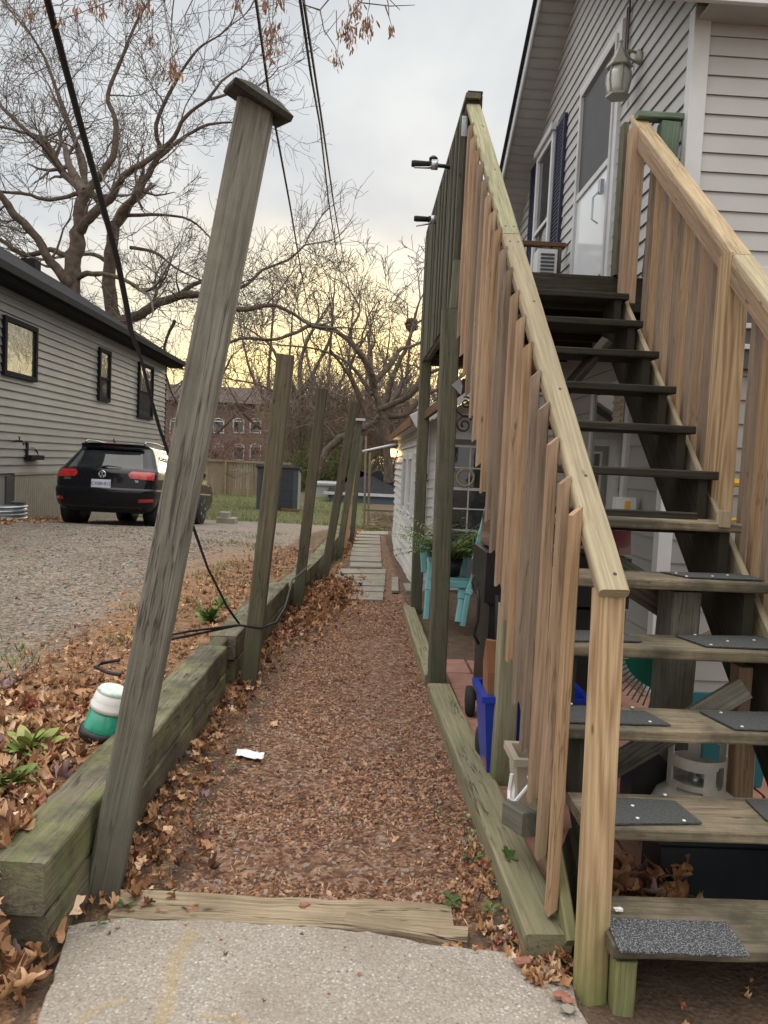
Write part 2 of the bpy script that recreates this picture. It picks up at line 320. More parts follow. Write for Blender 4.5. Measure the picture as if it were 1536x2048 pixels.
SHEDM = plain('slate_resin', (0.055, 0.066, 0.078), 0.5)
SHEDD = plain('dark_slate_resin', (0.026, 0.033, 0.045), 0.5)
BLUESID = plain('blue_siding', (0.13, 0.21, 0.29), 0.6)
STUCCO = plain('pale_render', (0.36, 0.38, 0.38), 0.8, var=0.12)
SLATE = plain('dark_tote', (0.012, 0.018, 0.024), 0.5, var=0.2)
def grit_mat():
    m, nt, b = new_mat('mineral_grit_mat'); tc = N(nt, 'ShaderNodeTexCoord')
    n = noise(nt, tc.outputs['Object'], 210, 2, 0.6); c = ramp(nt, n, [(0.38, (0.018, 0.019, 0.022)), (0.52, (0.06, 0.062, 0.068)), (0.66, (0.24, 0.25, 0.265))])
    nt.links.new(c, b.inputs['Base Color']); b.inputs['Roughness'].default_value = 0.8
    bn = N(nt, 'ShaderNodeBump', inp={'Strength': 0.8, 'Distance': 0.003}); nt.links.new(n, bn.inputs['Height']); nt.links.new(bn.outputs[0], b.inputs['Normal']); return m
GRIT = grit_mat(); GRITD = plain('worn_grit_mat', (0.055, 0.058, 0.06), 0.9, var=0.45, scale=120, bump=0.002, bs=200)
def brick_mat():
    m, nt, b = new_mat('brick_wall'); tc = N(nt, 'ShaderNodeTexCoord')
    mp = N(nt, 'ShaderNodeMapping', inp={'Rotation': (R(90), 0, 0)}); nt.links.new(tc.outputs['Object'], mp.inputs[0])
    br = N(nt, 'ShaderNodeTexBrick', inp={'Color1': (0.15, 0.085, 0.067, 1), 'Color2': (0.20, 0.12, 0.095, 1), 'Mortar': (0.25, 0.20, 0.17, 1), 'Scale': 4.0, 'Mortar Size': 0.015}); nt.links.new(mp.outputs[0], br.inputs['Vector'])
    nt.links.new(br.outputs['Color'], b.inputs['Base Color']); b.inputs['Roughness'].default_value = 0.9; return m
BRICK = brick_mat()
def tint_mat(name, stops, rough=0.8, trans=0.0, var=40):
    m, nt, b = new_mat(name); at = N(nt, 'ShaderNodeAttribute', attribute_name='tint'); tc = N(nt, 'ShaderNodeTexCoord')
    f = mth(nt, 'ADD', at.outputs['Fac'], mth(nt, 'MULTIPLY', mth(nt, 'SUBTRACT', noise(nt, tc.outputs['Object'], var, 3), 0.5), 0.25))
    nt.links.new(ramp(nt, f, stops), b.inputs['Base Color']); b.inputs['Roughness'].default_value = rough; b.inputs['Specular IOR Level'].default_value = 0.3; return m
LEAFM = tint_mat('dead_leaf', [(0.0, (0.10, 0.045, 0.028)), (0.2, (0.20, 0.095, 0.05)), (0.42, (0.34, 0.18, 0.09)), (0.62, (0.48, 0.28, 0.15)), (0.80, (0.62, 0.41, 0.25)), (0.86, (0.70, 0.52, 0.36)), (0.94, (0.24, 0.035, 0.03)), (1.0, (0.20, 0.15, 0.15))], 0.6)
STONEM = tint_mat('red_stone_chips', [(0.0, (0.10, 0.052, 0.033)), (0.3, (0.19, 0.095, 0.058)), (0.6, (0.31, 0.165, 0.10)), (0.84, (0.46, 0.29, 0.18)), (0.93, (0.26, 0.235, 0.21)), (1.0, (0.38, 0.37, 0.36))], 0.85)
GRASSM = tint_mat('green_plants', [(0.0, (0.03, 0.07, 0.02)), (0.5, (0.075, 0.14, 0.035)), (0.8, (0.20, 0.26, 0.06)), (1.0, (0.34, 0.32, 0.13))], 0.6)
FERNM = tint_mat('fern_green', [(0.0, (0.04, 0.075, 0.02)), (0.5, (0.09, 0.16, 0.035)), (0.85, (0.19, 0.23, 0.06)), (1.0, (0.24, 0.13, 0.05))], 0.5)
SEEDM = tint_mat('maple_keys', [(0.0, (0.18, 0.09, 0.06)), (1.0, (0.36, 0.21, 0.135))], 0.7)
GRAVM = tint_mat('grey_stone_chips', [(0.0, (0.10, 0.085, 0.07)), (0.5, (0.22, 0.19, 0.16)), (0.9, (0.37, 0.33, 0.28)), (1.0, (0.38, 0.21, 0.11))], 0.9)
# ground: one shared look blended by soft masks of what lies where
def ground_mat():
    m, nt, b = new_mat('yard_ground'); geo = N(nt, 'ShaderNodeNewGeometry'); P = geo.outputs['Position']
    def attr(n): return N(nt, 'ShaderNodeAttribute', attribute_name=n).outputs['Fac']
    fine = noise(nt, P, 70, 6, 0.7); mid = noise(nt, P, 9, 6, 0.65); big = noise(nt, P, 1.3, 5, 0.6)
    dirt = ramp(nt, mth(nt, 'ADD', mth(nt, 'MULTIPLY', fine, 0.6), mth(nt, 'MULTIPLY', mid, 0.4)), [(0.3, (0.055, 0.036, 0.026)), (0.5, (0.125, 0.085, 0.06)), (0.7, (0.21, 0.15, 0.11))])
    vo = N(nt, 'ShaderNodeTexVoronoi', feature='F1', inp={'Scale': 55.0}); nt.links.new(P, vo.inputs['Vector'])
    red = ramp(nt, N_sep(nt, vo.outputs['Color']), [(0.1, (0.10, 0.052, 0.036)), (0.5, (0.21, 0.115, 0.075)), (0.85, (0.36, 0.22, 0.145)), (1.0, (0.36, 0.33, 0.30))])
    red = mix(nt, mth(nt, 'MULTIPLY', fine, 0.5), red, (0.15, 0.09, 0.06))
    vg = N(nt, 'ShaderNodeTexVoronoi', feature='F1', inp={'Scale': 42.0}); nt.links.new(P, vg.inputs['Vector'])
    grav = ramp(nt, mth(nt, 'ADD', mth(nt, 'MULTIPLY', N_sep(nt, vg.outputs['Color']), 0.55), mth(nt, 'MULTIPLY', fine, 0.45)), [(0.25, (0.115, 0.097, 0.08)), (0.5, (0.215, 0.185, 0.158)), (0.75, (0.35, 0.31, 0.265))])
    grav = mix(nt, mth(nt, 'MULTIPLY', ramp(nt, big, [(0.4, (0, 0, 0)), (0.65, (1, 1, 1))]), 0.35), grav, (0.14, 0.12, 0.10))
    lit = ramp(nt, mth(nt, 'ADD', mth(nt, 'MULTIPLY', fine, 0.6), mth(nt, 'MULTIPLY', mid, 0.4)), [(0.33, (0.09, 0.05, 0.03)), (0.5, (0.26, 0.15, 0.085)), (0.66, (0.44, 0.29, 0.17))])
    gr = ramp(nt, mth(nt, 'ADD', mth(nt, 'MULTIPLY', fine, 0.5), mth(nt, 'MULTIPLY', mid, 0.5)), [(0.35, (0.065, 0.07, 0.03)), (0.55, (0.115, 0.115, 0.05)), (0.7, (0.19, 0.155, 0.09))])
    def edge(a, s=0.5):
        return ramp(nt, mth(nt, 'ADD', a, mth(nt, 'MULTIPLY', mth(nt, 'SUBTRACT', mth(nt, 'ADD', mth(nt, 'MULTIPLY', mid, 0.5), mth(nt, 'MULTIPLY', fine, 0.5)), 0.5), s * 2.4)), [(0.42, (0, 0, 0)), (0.58, (1, 1, 1))])
    c = mix(nt, edge(attr('m_red')), dirt, red); c = mix(nt, edge(attr('m_gravel')), c, grav); c = mix(nt, edge(attr('m_grass')), c, gr); c = mix(nt, edge(attr('m_litter'), 0.8), c, lit)
    nt.links.new(c, b.inputs['Base Color']); b.inputs['Roughness'].default_value = 0.95; b.inputs['Specular IOR Level'].default_value = 0.2
    bn = N(nt, 'ShaderNodeBump', inp={'Strength': 1.0, 'Distance': 0.012}); nt.links.new(mth(nt, 'ADD', fine, mth(nt, 'MULTIPLY', vo.outputs['Distance'], 0.6)), bn.inputs['Height']); nt.links.new(bn.outputs[0], b.inputs['Normal'])
    return m
def N_sep(nt, c):
    n = N(nt, 'ShaderNodeSeparateColor'); nt.links.new(c, n.inputs[0]); return n.outputs[0]
GROUND = ground_mat()
def concrete_mat():
    m, nt, b = new_mat('exposed_aggregate_concrete'); geo = N(nt, 'ShaderNodeNewGeometry'); P = geo.outputs['Position']
    vo = N(nt, 'ShaderNodeTexVoronoi', feature='F1', inp={'Scale': 75.0}); nt.links.new(P, vo.inputs['Vector'])
    v2 = N(nt, 'ShaderNodeTexVoronoi', feature='F1', inp={'Scale': 38.0}); nt.links.new(P, v2.inputs['Vector'])
    f = noise(nt, P, 120, 5, 0.7); bgn = noise(nt, P, 3.2, 5, 0.6)
    c = ramp(nt, f, [(0.35, (0.19, 0.17, 0.148)), (0.6, (0.37, 0.335, 0.295))])
    st = ramp(nt, N_sep(nt, vo.outputs['Color']), [(0.0, (0.16, 0.135, 0.115)), (0.12, (0.34, 0.30, 0.26)), (0.7, (0.42, 0.38, 0.33)), (0.94, (0.46, 0.42, 0.37)), (1.0, (0.54, 0.50, 0.45))])
    mk = ramp(nt, vo.outputs['Distance'], [(0.28, (1, 1, 1)), (0.42, (0, 0, 0))]); c = mix(nt, mk, c, st)
    mk2 = ramp(nt, v2.outputs['Distance'], [(0.14, (1, 1, 1)), (0.2, (0, 0, 0))]); s2 = ramp(nt, N_sep(nt, v2.outputs['Color']), [(0.0, (0.10, 0.09, 0.085)), (0.3, (0.34, 0.29, 0.24)), (1.0, (0.52, 0.48, 0.43))])
    c = mix(nt, mk2, c, s2)
    c = mix(nt, mth(nt, 'MULTIPLY', ramp(nt, bgn, [(0.42, (0, 0, 0)), (0.70, (1, 1, 1))]), 0.55), c, (0.22, 0.18, 0.135))
    nt.links.new(c, b.inputs['Base Color']); b.inputs['Roughness'].default_value = 0.9
    bn = N(nt, 'ShaderNodeBump', inp={'Strength': 0.8, 'Distance': 0.003}); nt.links.new(mth(nt, 'ADD', f, vo.outputs['Distance']), bn.inputs['Height']); nt.links.new(bn.outputs[0], b.inputs['Normal']); return m
CONC = concrete_mat()
def paint_mark_mat():
    m, nt, b = new_mat('worn_yellow_paint'); geo = N(nt, 'ShaderNodeNewGeometry'); uv = N(nt, 'ShaderNodeUVMap', uv_map='UVMap').outputs[0]
    sp = N(nt, 'ShaderNodeSeparateXYZ'); nt.links.new(uv, sp.inputs[0])
    e = mth(nt, 'MULTIPLY', mth(nt, 'SUBTRACT', 0.5, mth(nt, 'ABSOLUTE', mth(nt, 'SUBTRACT', sp.outputs[1], 0.5))), 2.0)
    a = ramp(nt, mth(nt, 'ADD', mth(nt, 'MULTIPLY', e, 0.38), mth(nt, 'MULTIPLY', noise(nt, geo.outputs['Position'], 60, 5, 0.75), 0.9)), [(0.55, (0, 0, 0)), (0.9, (0.4, 0.4, 0.4))])
    b.inputs['Base Color'].default_value = (0.55, 0.42, 0.20, 1); b.inputs['Roughness'].default_value = 0.9; nt.links.new(a, b.inputs['Alpha']); return m
YMARK = paint_mark_mat()
# ------------------------------------------------------------------ scatter helper
def scatter(name, variants, pos, rots, scales, tints, mat, parent=None, **tg):
    """variants: list of (verts Nx3, tris/quads list) ; merges all copies into one mesh"""
    V = []; F = []; T = []; off = 0; n = len(pos); vi = RNG.integers(0, len(variants), n); L = []
    for k, (vv, ff) in enumerate(variants):
        sel = np.where(vi == k)[0]
        if len(sel) == 0: continue
        vv = np.array(vv, float); fw = len(ff[0]); ff = np.array(ff)
        A = np.einsum('nij,vj->nvi', rots[sel], vv) * scales[sel][:, None, None] + pos[sel][:, None, :]
        V.append(A.reshape(-1, 3)); nv = len(vv)
        Fk = ff[None] + (np.arange(len(sel)) * nv)[:, None, None] + off
        F.append(Fk.reshape(-1, fw)); T.append(np.repeat(tints[sel], nv)); off += nv * len(sel)
    V = np.concatenate(V); T = np.concatenate(T)
    me = bpy.data.meshes.new(name); me.vertices.add(len(V)); me.vertices.foreach_set('co', V.ravel())
    nl = sum(f.size for f in F); me.loops.add(nl); me.loops.foreach_set('vertex_index', np.concatenate([f.ravel() for f in F]))
    starts = []; tot = []; c = 0
    for f in F:
        w_ = f.shape[1]; starts.append(c + np.arange(len(f)) * w_); tot.append(np.full(len(f), w_)); c += f.size
    starts = np.concatenate(starts); tot = np.concatenate(tot); me.polygons.add(len(starts)); me.polygons.foreach_set('loop_start', starts); me.polygons.foreach_set('loop_total', tot)
    at = me.attributes.new('tint', 'FLOAT', 'POINT'); at.data.foreach_set('value', T.astype(np.float32))
    me.update(calc_edges=True); me.validate(); me.materials.append(mat)
    o = bpy.data.objects.new(name, me); COL.objects.link(o)
    if parent is not None: o.parent = parent; o.matrix_parent_inverse = Matrix.Translation(-wloc(parent))
    tag(o, **tg); return o
def rotmats(yaw, tx, ty):
    cz, sz_ = np.cos(yaw), np.sin(yaw); cx, sx_ = np.cos(tx), np.sin(tx); cy, sy_ = np.cos(ty), np.sin(ty); z = np.zeros_like(yaw); o = np.ones_like(yaw)
    Rz = np.stack([np.stack([cz, -sz_, z], -1), np.stack([sz_, cz, z], -1), np.stack([z, z, o], -1)], 1)
    Rx = np.stack([np.stack([o, z, z], -1), np.stack([z, cx, -sx_], -1), np.stack([z, sx_, cx], -1)], 1)
    Ry = np.stack([np.stack([cy, z, sy_], -1), np.stack([z, o, z], -1), np.stack([-sy_, z, cy], -1)], 1)
    return Rz @ Rx @ Ry
def leaf_variant(curl, seed, lobes=5):
    """maple leaf outline as a fan with curled lobes"""
    rg = random.Random(seed); pts = []; n = 26
    for i in range(n):
        a = -math.pi / 2 + 2 * math.pi * (i + 0.5) / n; t = (i + 0.5) / n
        lob = abs(math.cos(lobes * math.pi * (t))) ** 1.3
        r = 0.60 + 0.40 * (1 - lob) * (0.75 + 0.25 * math.sin(math.pi * t)) + rg.uniform(-0.13, 0.11)
        if t < 0.05 or t > 0.95: r *= 0.55
        pts.append((r * math.cos(a) * 0.5, r * math.sin(a) * 0.55))
    ca = rg.uniform(0, math.pi); k = curl * rg.uniform(0.6, 1.4); k2 = rg.uniform(-1.2, 1.2) * curl
    def z(x, y):
        u = x * math.cos(ca) + y * math.sin(ca); v = -x * math.sin(ca) + y * math.cos(ca)
        return 0.55 * curl * abs(u) * (1 if k > 0 else 1) + k * u * u * 1.1 + k2 * v * v * 1.2 + 0.06 * curl * math.sin(9 * u + seed) + 0.05 * curl * math.sin(11 * v)
    V = [(0, 0, z(0, 0))]; mid = [(x * 0.55, y * 0.55) for x, y in pts]
    V += [(x, y, z(x, y)) for x, y in mid]; V += [(x * (1 - 0.15 * curl), y * (1 - 0.15 * curl), z(x, y) + rg.uniform(-0.06, 0.06) * curl) for x, y in pts]
    F = []
    for i in range(n):
        j = (i + 1) % n; F.append((0, 1 + i, 1 + j)); F.append((1 + i, 1 + n + i, 1 + n + j)); F.append((1 + i, 1 + n + j, 1 + j))
    return V, F
LEAVES = [leaf_variant(c, 10 + i) for i, c in enumerate((0.35, 0.6, 0.9, 1.2, 0.5, 0.8, 1.5, 1.1))]
def chip_variant(seed, n=5):
    rg = random.Random(seed); V = []; 
    for zz, s in ((-0.5, 0.8), (0.1, 1.0), (0.40, 0.8)):
        for i in range(n):
            a = 2 * math.pi * (i + rg.uniform(-.25, .25)) / n; r = s * rg.uniform(0.6, 1.15) * 0.5; V.append((r * math.cos(a) * 1.3, r * math.sin(a) * 0.8, zz * 0.36 + rg.uniform(-.07, .07)))
    V.append((0, 0, 0.19)); F = []
    for k in (0, 1):
        for i in range(n):
            j = (i + 1) % n; a, b, c, d = k * n + i, k * n + j, (k + 1) * n + j, (k + 1) * n + i; F += [(a, b, c), (a, c, d)]
    for i in range(n): F.append((2 * n + i, 2 * n + (i + 1) % n, 3 * n))
    return V, F
CHIPS = [chip_variant(i) for i in range(8)]
# ------------------------------------------------------------------ ground
def timber_x(y):                      # path-side foot of the retaining timbers
    return np.interp(y, [1.5, 2.3, 3.1, 3.9, 5.1, 7.3, 10.1, 13, 17, 22], [-0.90, -0.885, -0.875, -0.85, -0.815, -0.70, -0.47, -0.32, -0.12, 0.1])
def height(x, y):
    x = np.asarray(x, float); y = np.asarray(y, float); tx = timber_x(y) - 0.10
    yard = 0.31 - 0.066 * np.clip(y - 13.0, 0, 11.8)
    path = np.where(y < 17.5, 0.0, -0.066 * np.clip(y - 17.5, 0, 7.5))
    path = np.maximum(path, -0.46) 
    near = np.clip((y - 1.75) / 0.75, 0, 1); near = near * near * (3 - 2 * near)
    yard = yard * near
    t = np.clip((tx - x) / 0.06, 0, 1)
    blend = np.clip((y - 17) / 5.0, 0, 1); t = t * (1 - blend) + np.clip((tx + 1.5 - x) / 3.0, 0, 1) * blend
    h = path * (1 - t) + yard * t
    pat = np.clip((x - 0.70) / 0.05, 0, 1) * np.clip((y - 2.6) / 0.1, 0, 1) * np.clip((9.6 - y) / 0.2, 0, 1); h = h + 0.035 * pat
    h = h + 0.02 * np.exp(-((x - 0.7) ** 2) / 0.03) * (y < 18)
    return h
def bumps(x, y):
    out = np.empty(x.shape)
    xf, yf, of = x.ravel(), y.ravel(), out.ravel()
    for i in range(len(xf)):
        of[i] = mnoise.noise((xf[i] * 3.1, yf[i] * 3.1, 0)) * 0.010 + mnoise.noise((xf[i] * 11, yf[i] * 11, 3)) * 0.004 if abs(xf[i]) < 9 and yf[i] < 30 else 0
    return of.reshape(x.shape)
xs = np.concatenate([[-600, -200, -80], np.arange(-40, -10, 2.5), np.arange(-10, -3, 0.5), np.arange(-3, -1.3, 0.1), np.arange(-1.3, 1.3, 0.035), np.arange(1.3, 3, 0.12), np.arange(3, 8, 0.6), [10, 14, 20, 30, 50, 80, 200, 600]])
ys = np.concatenate([[-40, -10, -3, 0], np.arange(0.5, 6, 0.06), np.arange(6, 12, 0.12), np.arange(12, 30, 0.4), np.arange(30, 60, 2.0), [70, 90, 120, 200, 400, 900]])
GX, GY = np.meshgrid(xs, ys); GZ = height(GX, GY) + bumps(GX, GY)
def sstep(v, a, b): t = np.clip((v - a) / (b - a), 0, 1); return t * t * (3 - 2 * t)
TX = timber_x(GY)
inpath = sstep(GX, TX - 0.02, TX + 0.05) * (1 - sstep(GX, 0.60, 0.72)) * (GY < 22)
m_red = inpath * (sstep(GX - TX, 0.08, 0.5)) * (1 - 0.6 * sstep(GX, 0.45, 0.62)) * sstep(GY, 2.3, 2.8)
drive = (1 - sstep(GX, -2.15, -1.55)) * sstep(GX, -6.1, -5.9) * (1 - sstep(GY, 22.5, 24)) * sstep(GY, 3.0, 4.2)
drive = np.clip(drive + sstep(GY, 5, 12) * (1 - sstep(GY, 20.5, 23)) * (1 - sstep(GX, -1.9 + 0.05 * GY, -1.2 + 0.05 * GY)) * sstep(GX, -6.1, -5.9), 0, 1)
m_gravel = drive * (GY < 24.5)
m_grass = np.clip(sstep(GY, 21, 23.5) * 0.8 + 0.45 * (1 - drive) * (1 - inpath) * sstep(GY, 3, 5), 0, 1) * (GX < 0.6)
strip = (1 - inpath) * (GX < TX) * sstep(GX, -3.2, -2.3)
m_lit = np.clip(strip * (0.58 - 0.22 * sstep(GY, 7, 13)) * sstep(GX, -2.5, -1.6) + 0.5 * (1 - sstep(GY, 3.2, 4.2)) * (GX < -1) + 0.30 * np.exp(-((GX + 2.6) / 0.7) ** 2) * (GY < 12) + 0.5 * inpath * (1 - sstep(GX - TX, 0.12, 0.5)) + (0.7 * np.exp(-((GX + 6.1) / 0.35) ** 2)), 0, 1) * (GY < 26)
def grid_part(name, sel, label=None):
    me = bpy.data.meshes.new(name); ny, nx = GX.shape
    V = np.stack([GX.ravel(), GY.ravel(), GZ.ravel()], 1); F = []
    jj, ii = np.where(sel); a = jj * nx + ii
    F = np.stack([a, a + 1, a + nx + 1, a + nx], 1); used, inv = np.unique(F, return_inverse=True); F = inv.reshape(-1, 4)
    me.from_pydata(V[used].tolist(), [], F.tolist())
    for nme, arr in (('m_red', m_red), ('m_gravel', m_gravel), ('m_grass', m_grass), ('m_litter', m_lit)):
        at = me.attributes.new(nme, 'FLOAT', 'POINT'); at.data.foreach_set('value', arr.ravel()[used].astype(np.float32))
    me.polygons.foreach_set('use_smooth', [True] * len(me.polygons)); me.materials.append(GROUND)
    o = bpy.data.objects.new(name, me); COL.objects.link(o); o['kind'] = 'structure'; return o
cxm = (GX[:-1, :-1] + GX[1:, 1:]) / 2; cym = (GY[:-1, :-1] + GY[1:, 1:]) / 2
selp = (cxm > timber_x(cym) - 0.02) & (cxm < 0.66) & (cym > 2.4) & (cym < 18)
seld = (~selp) & (m_gravel[:-1, :-1] > 0.5)
grid_part('path', selp); grid_part('driveway', seld); grid_part('ground', ~(selp | seld))
# concrete pavement slab in front
pave = MB(); px0 = [(135, 1852), (230, 1836), (420, 1842), (600, 1850), (760, 1868), (900, 1893), (1000, 1902), (1120, 1916)]
top = [PZ(a, b, 0.03) for a, b in px0]; lft = [PZ(75, 2048, 0.03), PZ(100, 1950, 0.03)]
lo_l = Vector((-1.05, 1.2, 0.03)); poly = [lo_l, PZ(70, 2055, 0.03), PZ(105, 1940, 0.03)] + top + [Vector((0.72, 1.9, 0.03)), Vector((0.70, 1.2, 0.03))]
cx_ = Vector((0, 1.9, 0.03)); fine = []
for i in range(len(poly)):
    a, b = poly[i], poly[(i + 1) % len(poly)]; k = max(1, int((b - a).length / 0.04))
    for j in range(k):
        p = a.lerp(b, j / k); p = p + Vector((mnoise.noise(p * 14) * 0.016, mnoise.noise(p * 14 + Vector((5, 5, 5))) * 0.016, 0)); fine.append(p)
pave.rings([[p - Vector((0, 0, 0.09)) for p in fine], [p - Vector((0, 0, 0.006)) for p in fine], [cx_ + (p - cx_) * 0.994 for p in fine]])
pv = mkobj('pavement', pave, CONC, kind='structure')
def stripmark(pxs, wd, par):
    mb = MB(); P3 = [PZ(a, b, 0.0335) for a, b in pxs]; Lc = []; us = [0]
    for i, p in enumerate(P3):
        t = (P3[min(i + 1, len(P3) - 1)] - P3[max(i - 1, 0)]).normalized(); s = Vector((-t.y, t.x, 0)) * wd * random.uniform(0.7, 1.2) / 2; Lc.append([p - s, p + s])
    for i in range(len(P3) - 1):
        mb.quad([Lc[i][0], Lc[i][1], Lc[i + 1][1], Lc[i + 1][0]], [(i, 0), (i, 1), (i + 1, 1), (i + 1, 0)])
    mkobj('painted_marking', mb, YMARK, par)
stripmark([(385, 1860), (372, 1885), (350, 1920), (345, 1960), (335, 2000), (322, 2048)], 0.11, pv)
stripmark([(255, 1998), (215, 2008), (185, 2020), (160, 2046)], 0.05, pv)
stripmark([(400, 2030), (470, 2038), (520, 2060)], 0.05, pv)
# sunken plank at the head of the path
t = MB(); t.beam(PZ(232, 1806, 0.02) - Vector((0, 0, 0.045)), PZ(905, 1838, 0.02) - Vector((0, 0, 0.045)), 0.17, 0.10, (0, 1, 0), 0.012, 16, 0.012, fs=2)
mkobj('sunken_timber', t, W_PLANK, label='long pale weathered timber sunk across the head of the path', cat='timber')
t = MB(); t.beam(PZ(690, 1848, 0.0), PZ(935, 1884, 0.0), 0.07, 0.07, (0, 1, 0), 0.012, 8, 0.012)
mkobj('split_timber', t, W_PLANK, label='narrow split piece of timber along the concrete edge', cat='timber')
# ------------------------------------------------------------------ retaining wall
rw = thing('retaining_wall', 'mossy stacked timber retaining wall along the left of the path', 'retaining wall', (-0.95, 2.3, 0))
def seg_path(pts): return [Vector(p) for p in pts]
yy = [2.27, 5.02, 5.30, 7.75, 10.0, 12.6, 15.2]
for lvl, (z0, z1) in enumerate(((0.0, 0.165), (0.175, 0.345))):
    for i in range(len(yy) - 1):
        a, b = yy[i] + 0.01, yy[i + 1] - 0.01
        if i == 1: continue
        wd = 0.185 if lvl else 0.17
        x0, x1 = float(timber_x(a)) - wd / 2 - 0.01, float(timber_x(b)) - wd / 2 - 0.01
        drop = 0.0 if i < 3 else 0.05
        t = MB(); t.beam((x0, a - (0.0 if lvl else -0.02), (z0 + z1) / 2 - drop), (x1, b, (z0 + z1) / 2 - drop), wd, z1 - z0, (1, 0, 0), 0.012, 26, 0.010, fs=2)
        mkobj('timber', t, W_TIMB, rw)
t = MB(); t.beam((float(timber_x(5.02)) - 0.10, 5.03, 0.23), (float(timber_x(5.3)) - 0.12, 7.7, 0.20), 0.10, 0.22, (1, 0, 0), 0.01, 14, 0.01); mkobj('timber', t, W_GREYB, rw)
# border timber on the right
rb = thing('border_timber', 'long green mossy timber edging the right side of the path', 'edging timber', (0.66, 2.4, 0))
for (a, b, w_) in (((0.672, 2.36, 0.045), (0.60, 5.15, 0.045), 0.155), ((0.585, 5.42, 0.03), (0.575, 8.1, 0.03), 0.12)):
    t = MB(); t.beam(a, b, w_, 0.13, (1, 0, 0), 0.012, 20, 0.006, fs=2); mkobj('beam', t, W_SIDE, rb)
# ------------------------------------------------------------------ leaning fence posts
POSTS = [('tall near leaning grey fence post with a square cap', (200, 1795), (512, 215), 2.70, 2.62, 0.118, W_GREY),
         ('second leaning square fence post wrapped by a black cable at its foot', (496, 1372), (572, 710), 5.32, 5.22, 0.115, W_GREYB),
         ('third leaning fence post, green stained with a dark brown top', (592, 1228), (645, 778), 7.90, 7.8, 0.108, W_GREYB),
         ('fourth leaning fence post, slightly bowed and dark green', (645, 1166), (709, 804), 9.9, 9.8, 0.105, W_GREYB),
         ('far grey fence post with a small pale cap', (676, 1118), (719, 842), 12.2, 12.1, 0.10, W_DECK),
         ('slim orange brown fence post beside the capped far post', (690, 1090), (716, 862), 13.4, 13.3, 0.075, W_ORANGE),
         ('thin dark post at the far end of the fence line', (703, 1082), (722, 872), 15.0, 14.9, 0.09, W_DECK)]
for i, (lab, b, tp, yb, yt, wd, mt) in enumerate(POSTS):
    a3, b3 = PY(b[0], b[1], yb), PY(tp[0], tp[1], yt); a3.z = max(a3.z, -0.05) - 0.05
    root = thing('fence_post', lab, 'fence post', (a3.x, a3.y, 0), 'leaning fence posts along the path')
    t = MB(); t.beam(a3, b3, wd, wd, (1, 0.10 if i == 0 else 0.03, 0), wd * 0.09, 10, 0.003, fs=2); mkobj('post', t, mt, root)
    ax = (b3 - a3).normalized()
    if i == 0:
        axp = ax; ax = (ax + Vector((0.30, -0.10, 0))).normalized(); s1 = Vector((1, 0.35, 0)); s1 = (s1 - ax * s1.dot(ax)).normalized(); s2 = ax.cross(s1)
        c0 = b3; r = lambda k, h: [c0 + ax * h + (s1 * u + s2 * v) * k for u, v in ((1, 1), (-1, 1), (-1, -1), (1, -1))]
        t = MB(); t.rings([r(0.098, 0.0), r(0.104, 0.004), r(0.104, 0.022), r(0.05, 0.048), r(0.01, 0.055)]); mkobj('cap', t, W_DARK, root)
    if i == 4:
        t = MB(); t.box(b3.x - 0.09, b3.x + 0.09, b3.y - 0.09, b3.y + 0.09, b3.z, b3.z + 0.035); mkobj('cap', t, TRIMG, root)
# ------------------------------------------------------------------ staircase
XR = 1.72; RISE = 0.2328
TY = {1: 2.12, 2: 2.37, 3: 2.63, 4: 2.89, 5: 3.15, 6: 3.41, 7: 3.67, 8: 3.96, 9: 4.25, 10: 4.54, 11: 4.84, 12: 5.14}
stair = thing('staircase', 'steep open wooden staircase climbing to the deck of the cream house', 'staircase', (1.2, 2.1, 0))
TMESH = {}
for k in range(1, 13):
    x1 = XR + 0.01 if k > 5 else XR + 0.06 * (6 - k)
    x0 = 0.805 - 0.012 * k
    z = RISE * k; t = MB(); dpt = 0.27
    t.beam((x0, TY[k] + dpt / 2, z - 0.021), (x1, TY[k] + dpt / 2, z - 0.021), dpt, 0.042, (0, 1, 0), 0.008, 22, 0.0035, fs=2)
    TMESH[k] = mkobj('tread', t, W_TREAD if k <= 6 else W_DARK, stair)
def pad(k, pxs, mat):
    z = RISE * k + 0.004; t = MB(); pts = [PZ(a, b, z) for a, b in pxs]
    t.poly(pts, 0.005, (0, 0, 1)); mkobj('grip_mat', t, mat, TMESH[k])
pad(1, [(1210, 1838), (1452, 1846), (1503, 1916), (1240, 1905)], GRIT)
pad(2, [(1212, 1595), (1350, 1604), (1404, 1648), (1222, 1650)], GRITD)
pad(2, [(1490, 1600), (1560, 1604), (1600, 1670), (1530, 1640)], GRITD)
pad(3, [(1140, 1418), (1290, 1424), (1342, 1452), (1140, 1446)], GRITD)
pad(3, [(1398, 1424), (1540, 1426), (1600, 1465), (1470, 1460)], GRITD)
pad(4, [(1146, 1262), (1240, 1264), (1285, 1284), (1140, 1283)], GRITD)
pad(4, [(1350, 1272), (1530, 1274), (1600, 1302), (1412, 1294)], GRITD)
pad(5, [(1320, 1145), (1490, 1150), (1530, 1162), (1380, 1156)], GRITD)
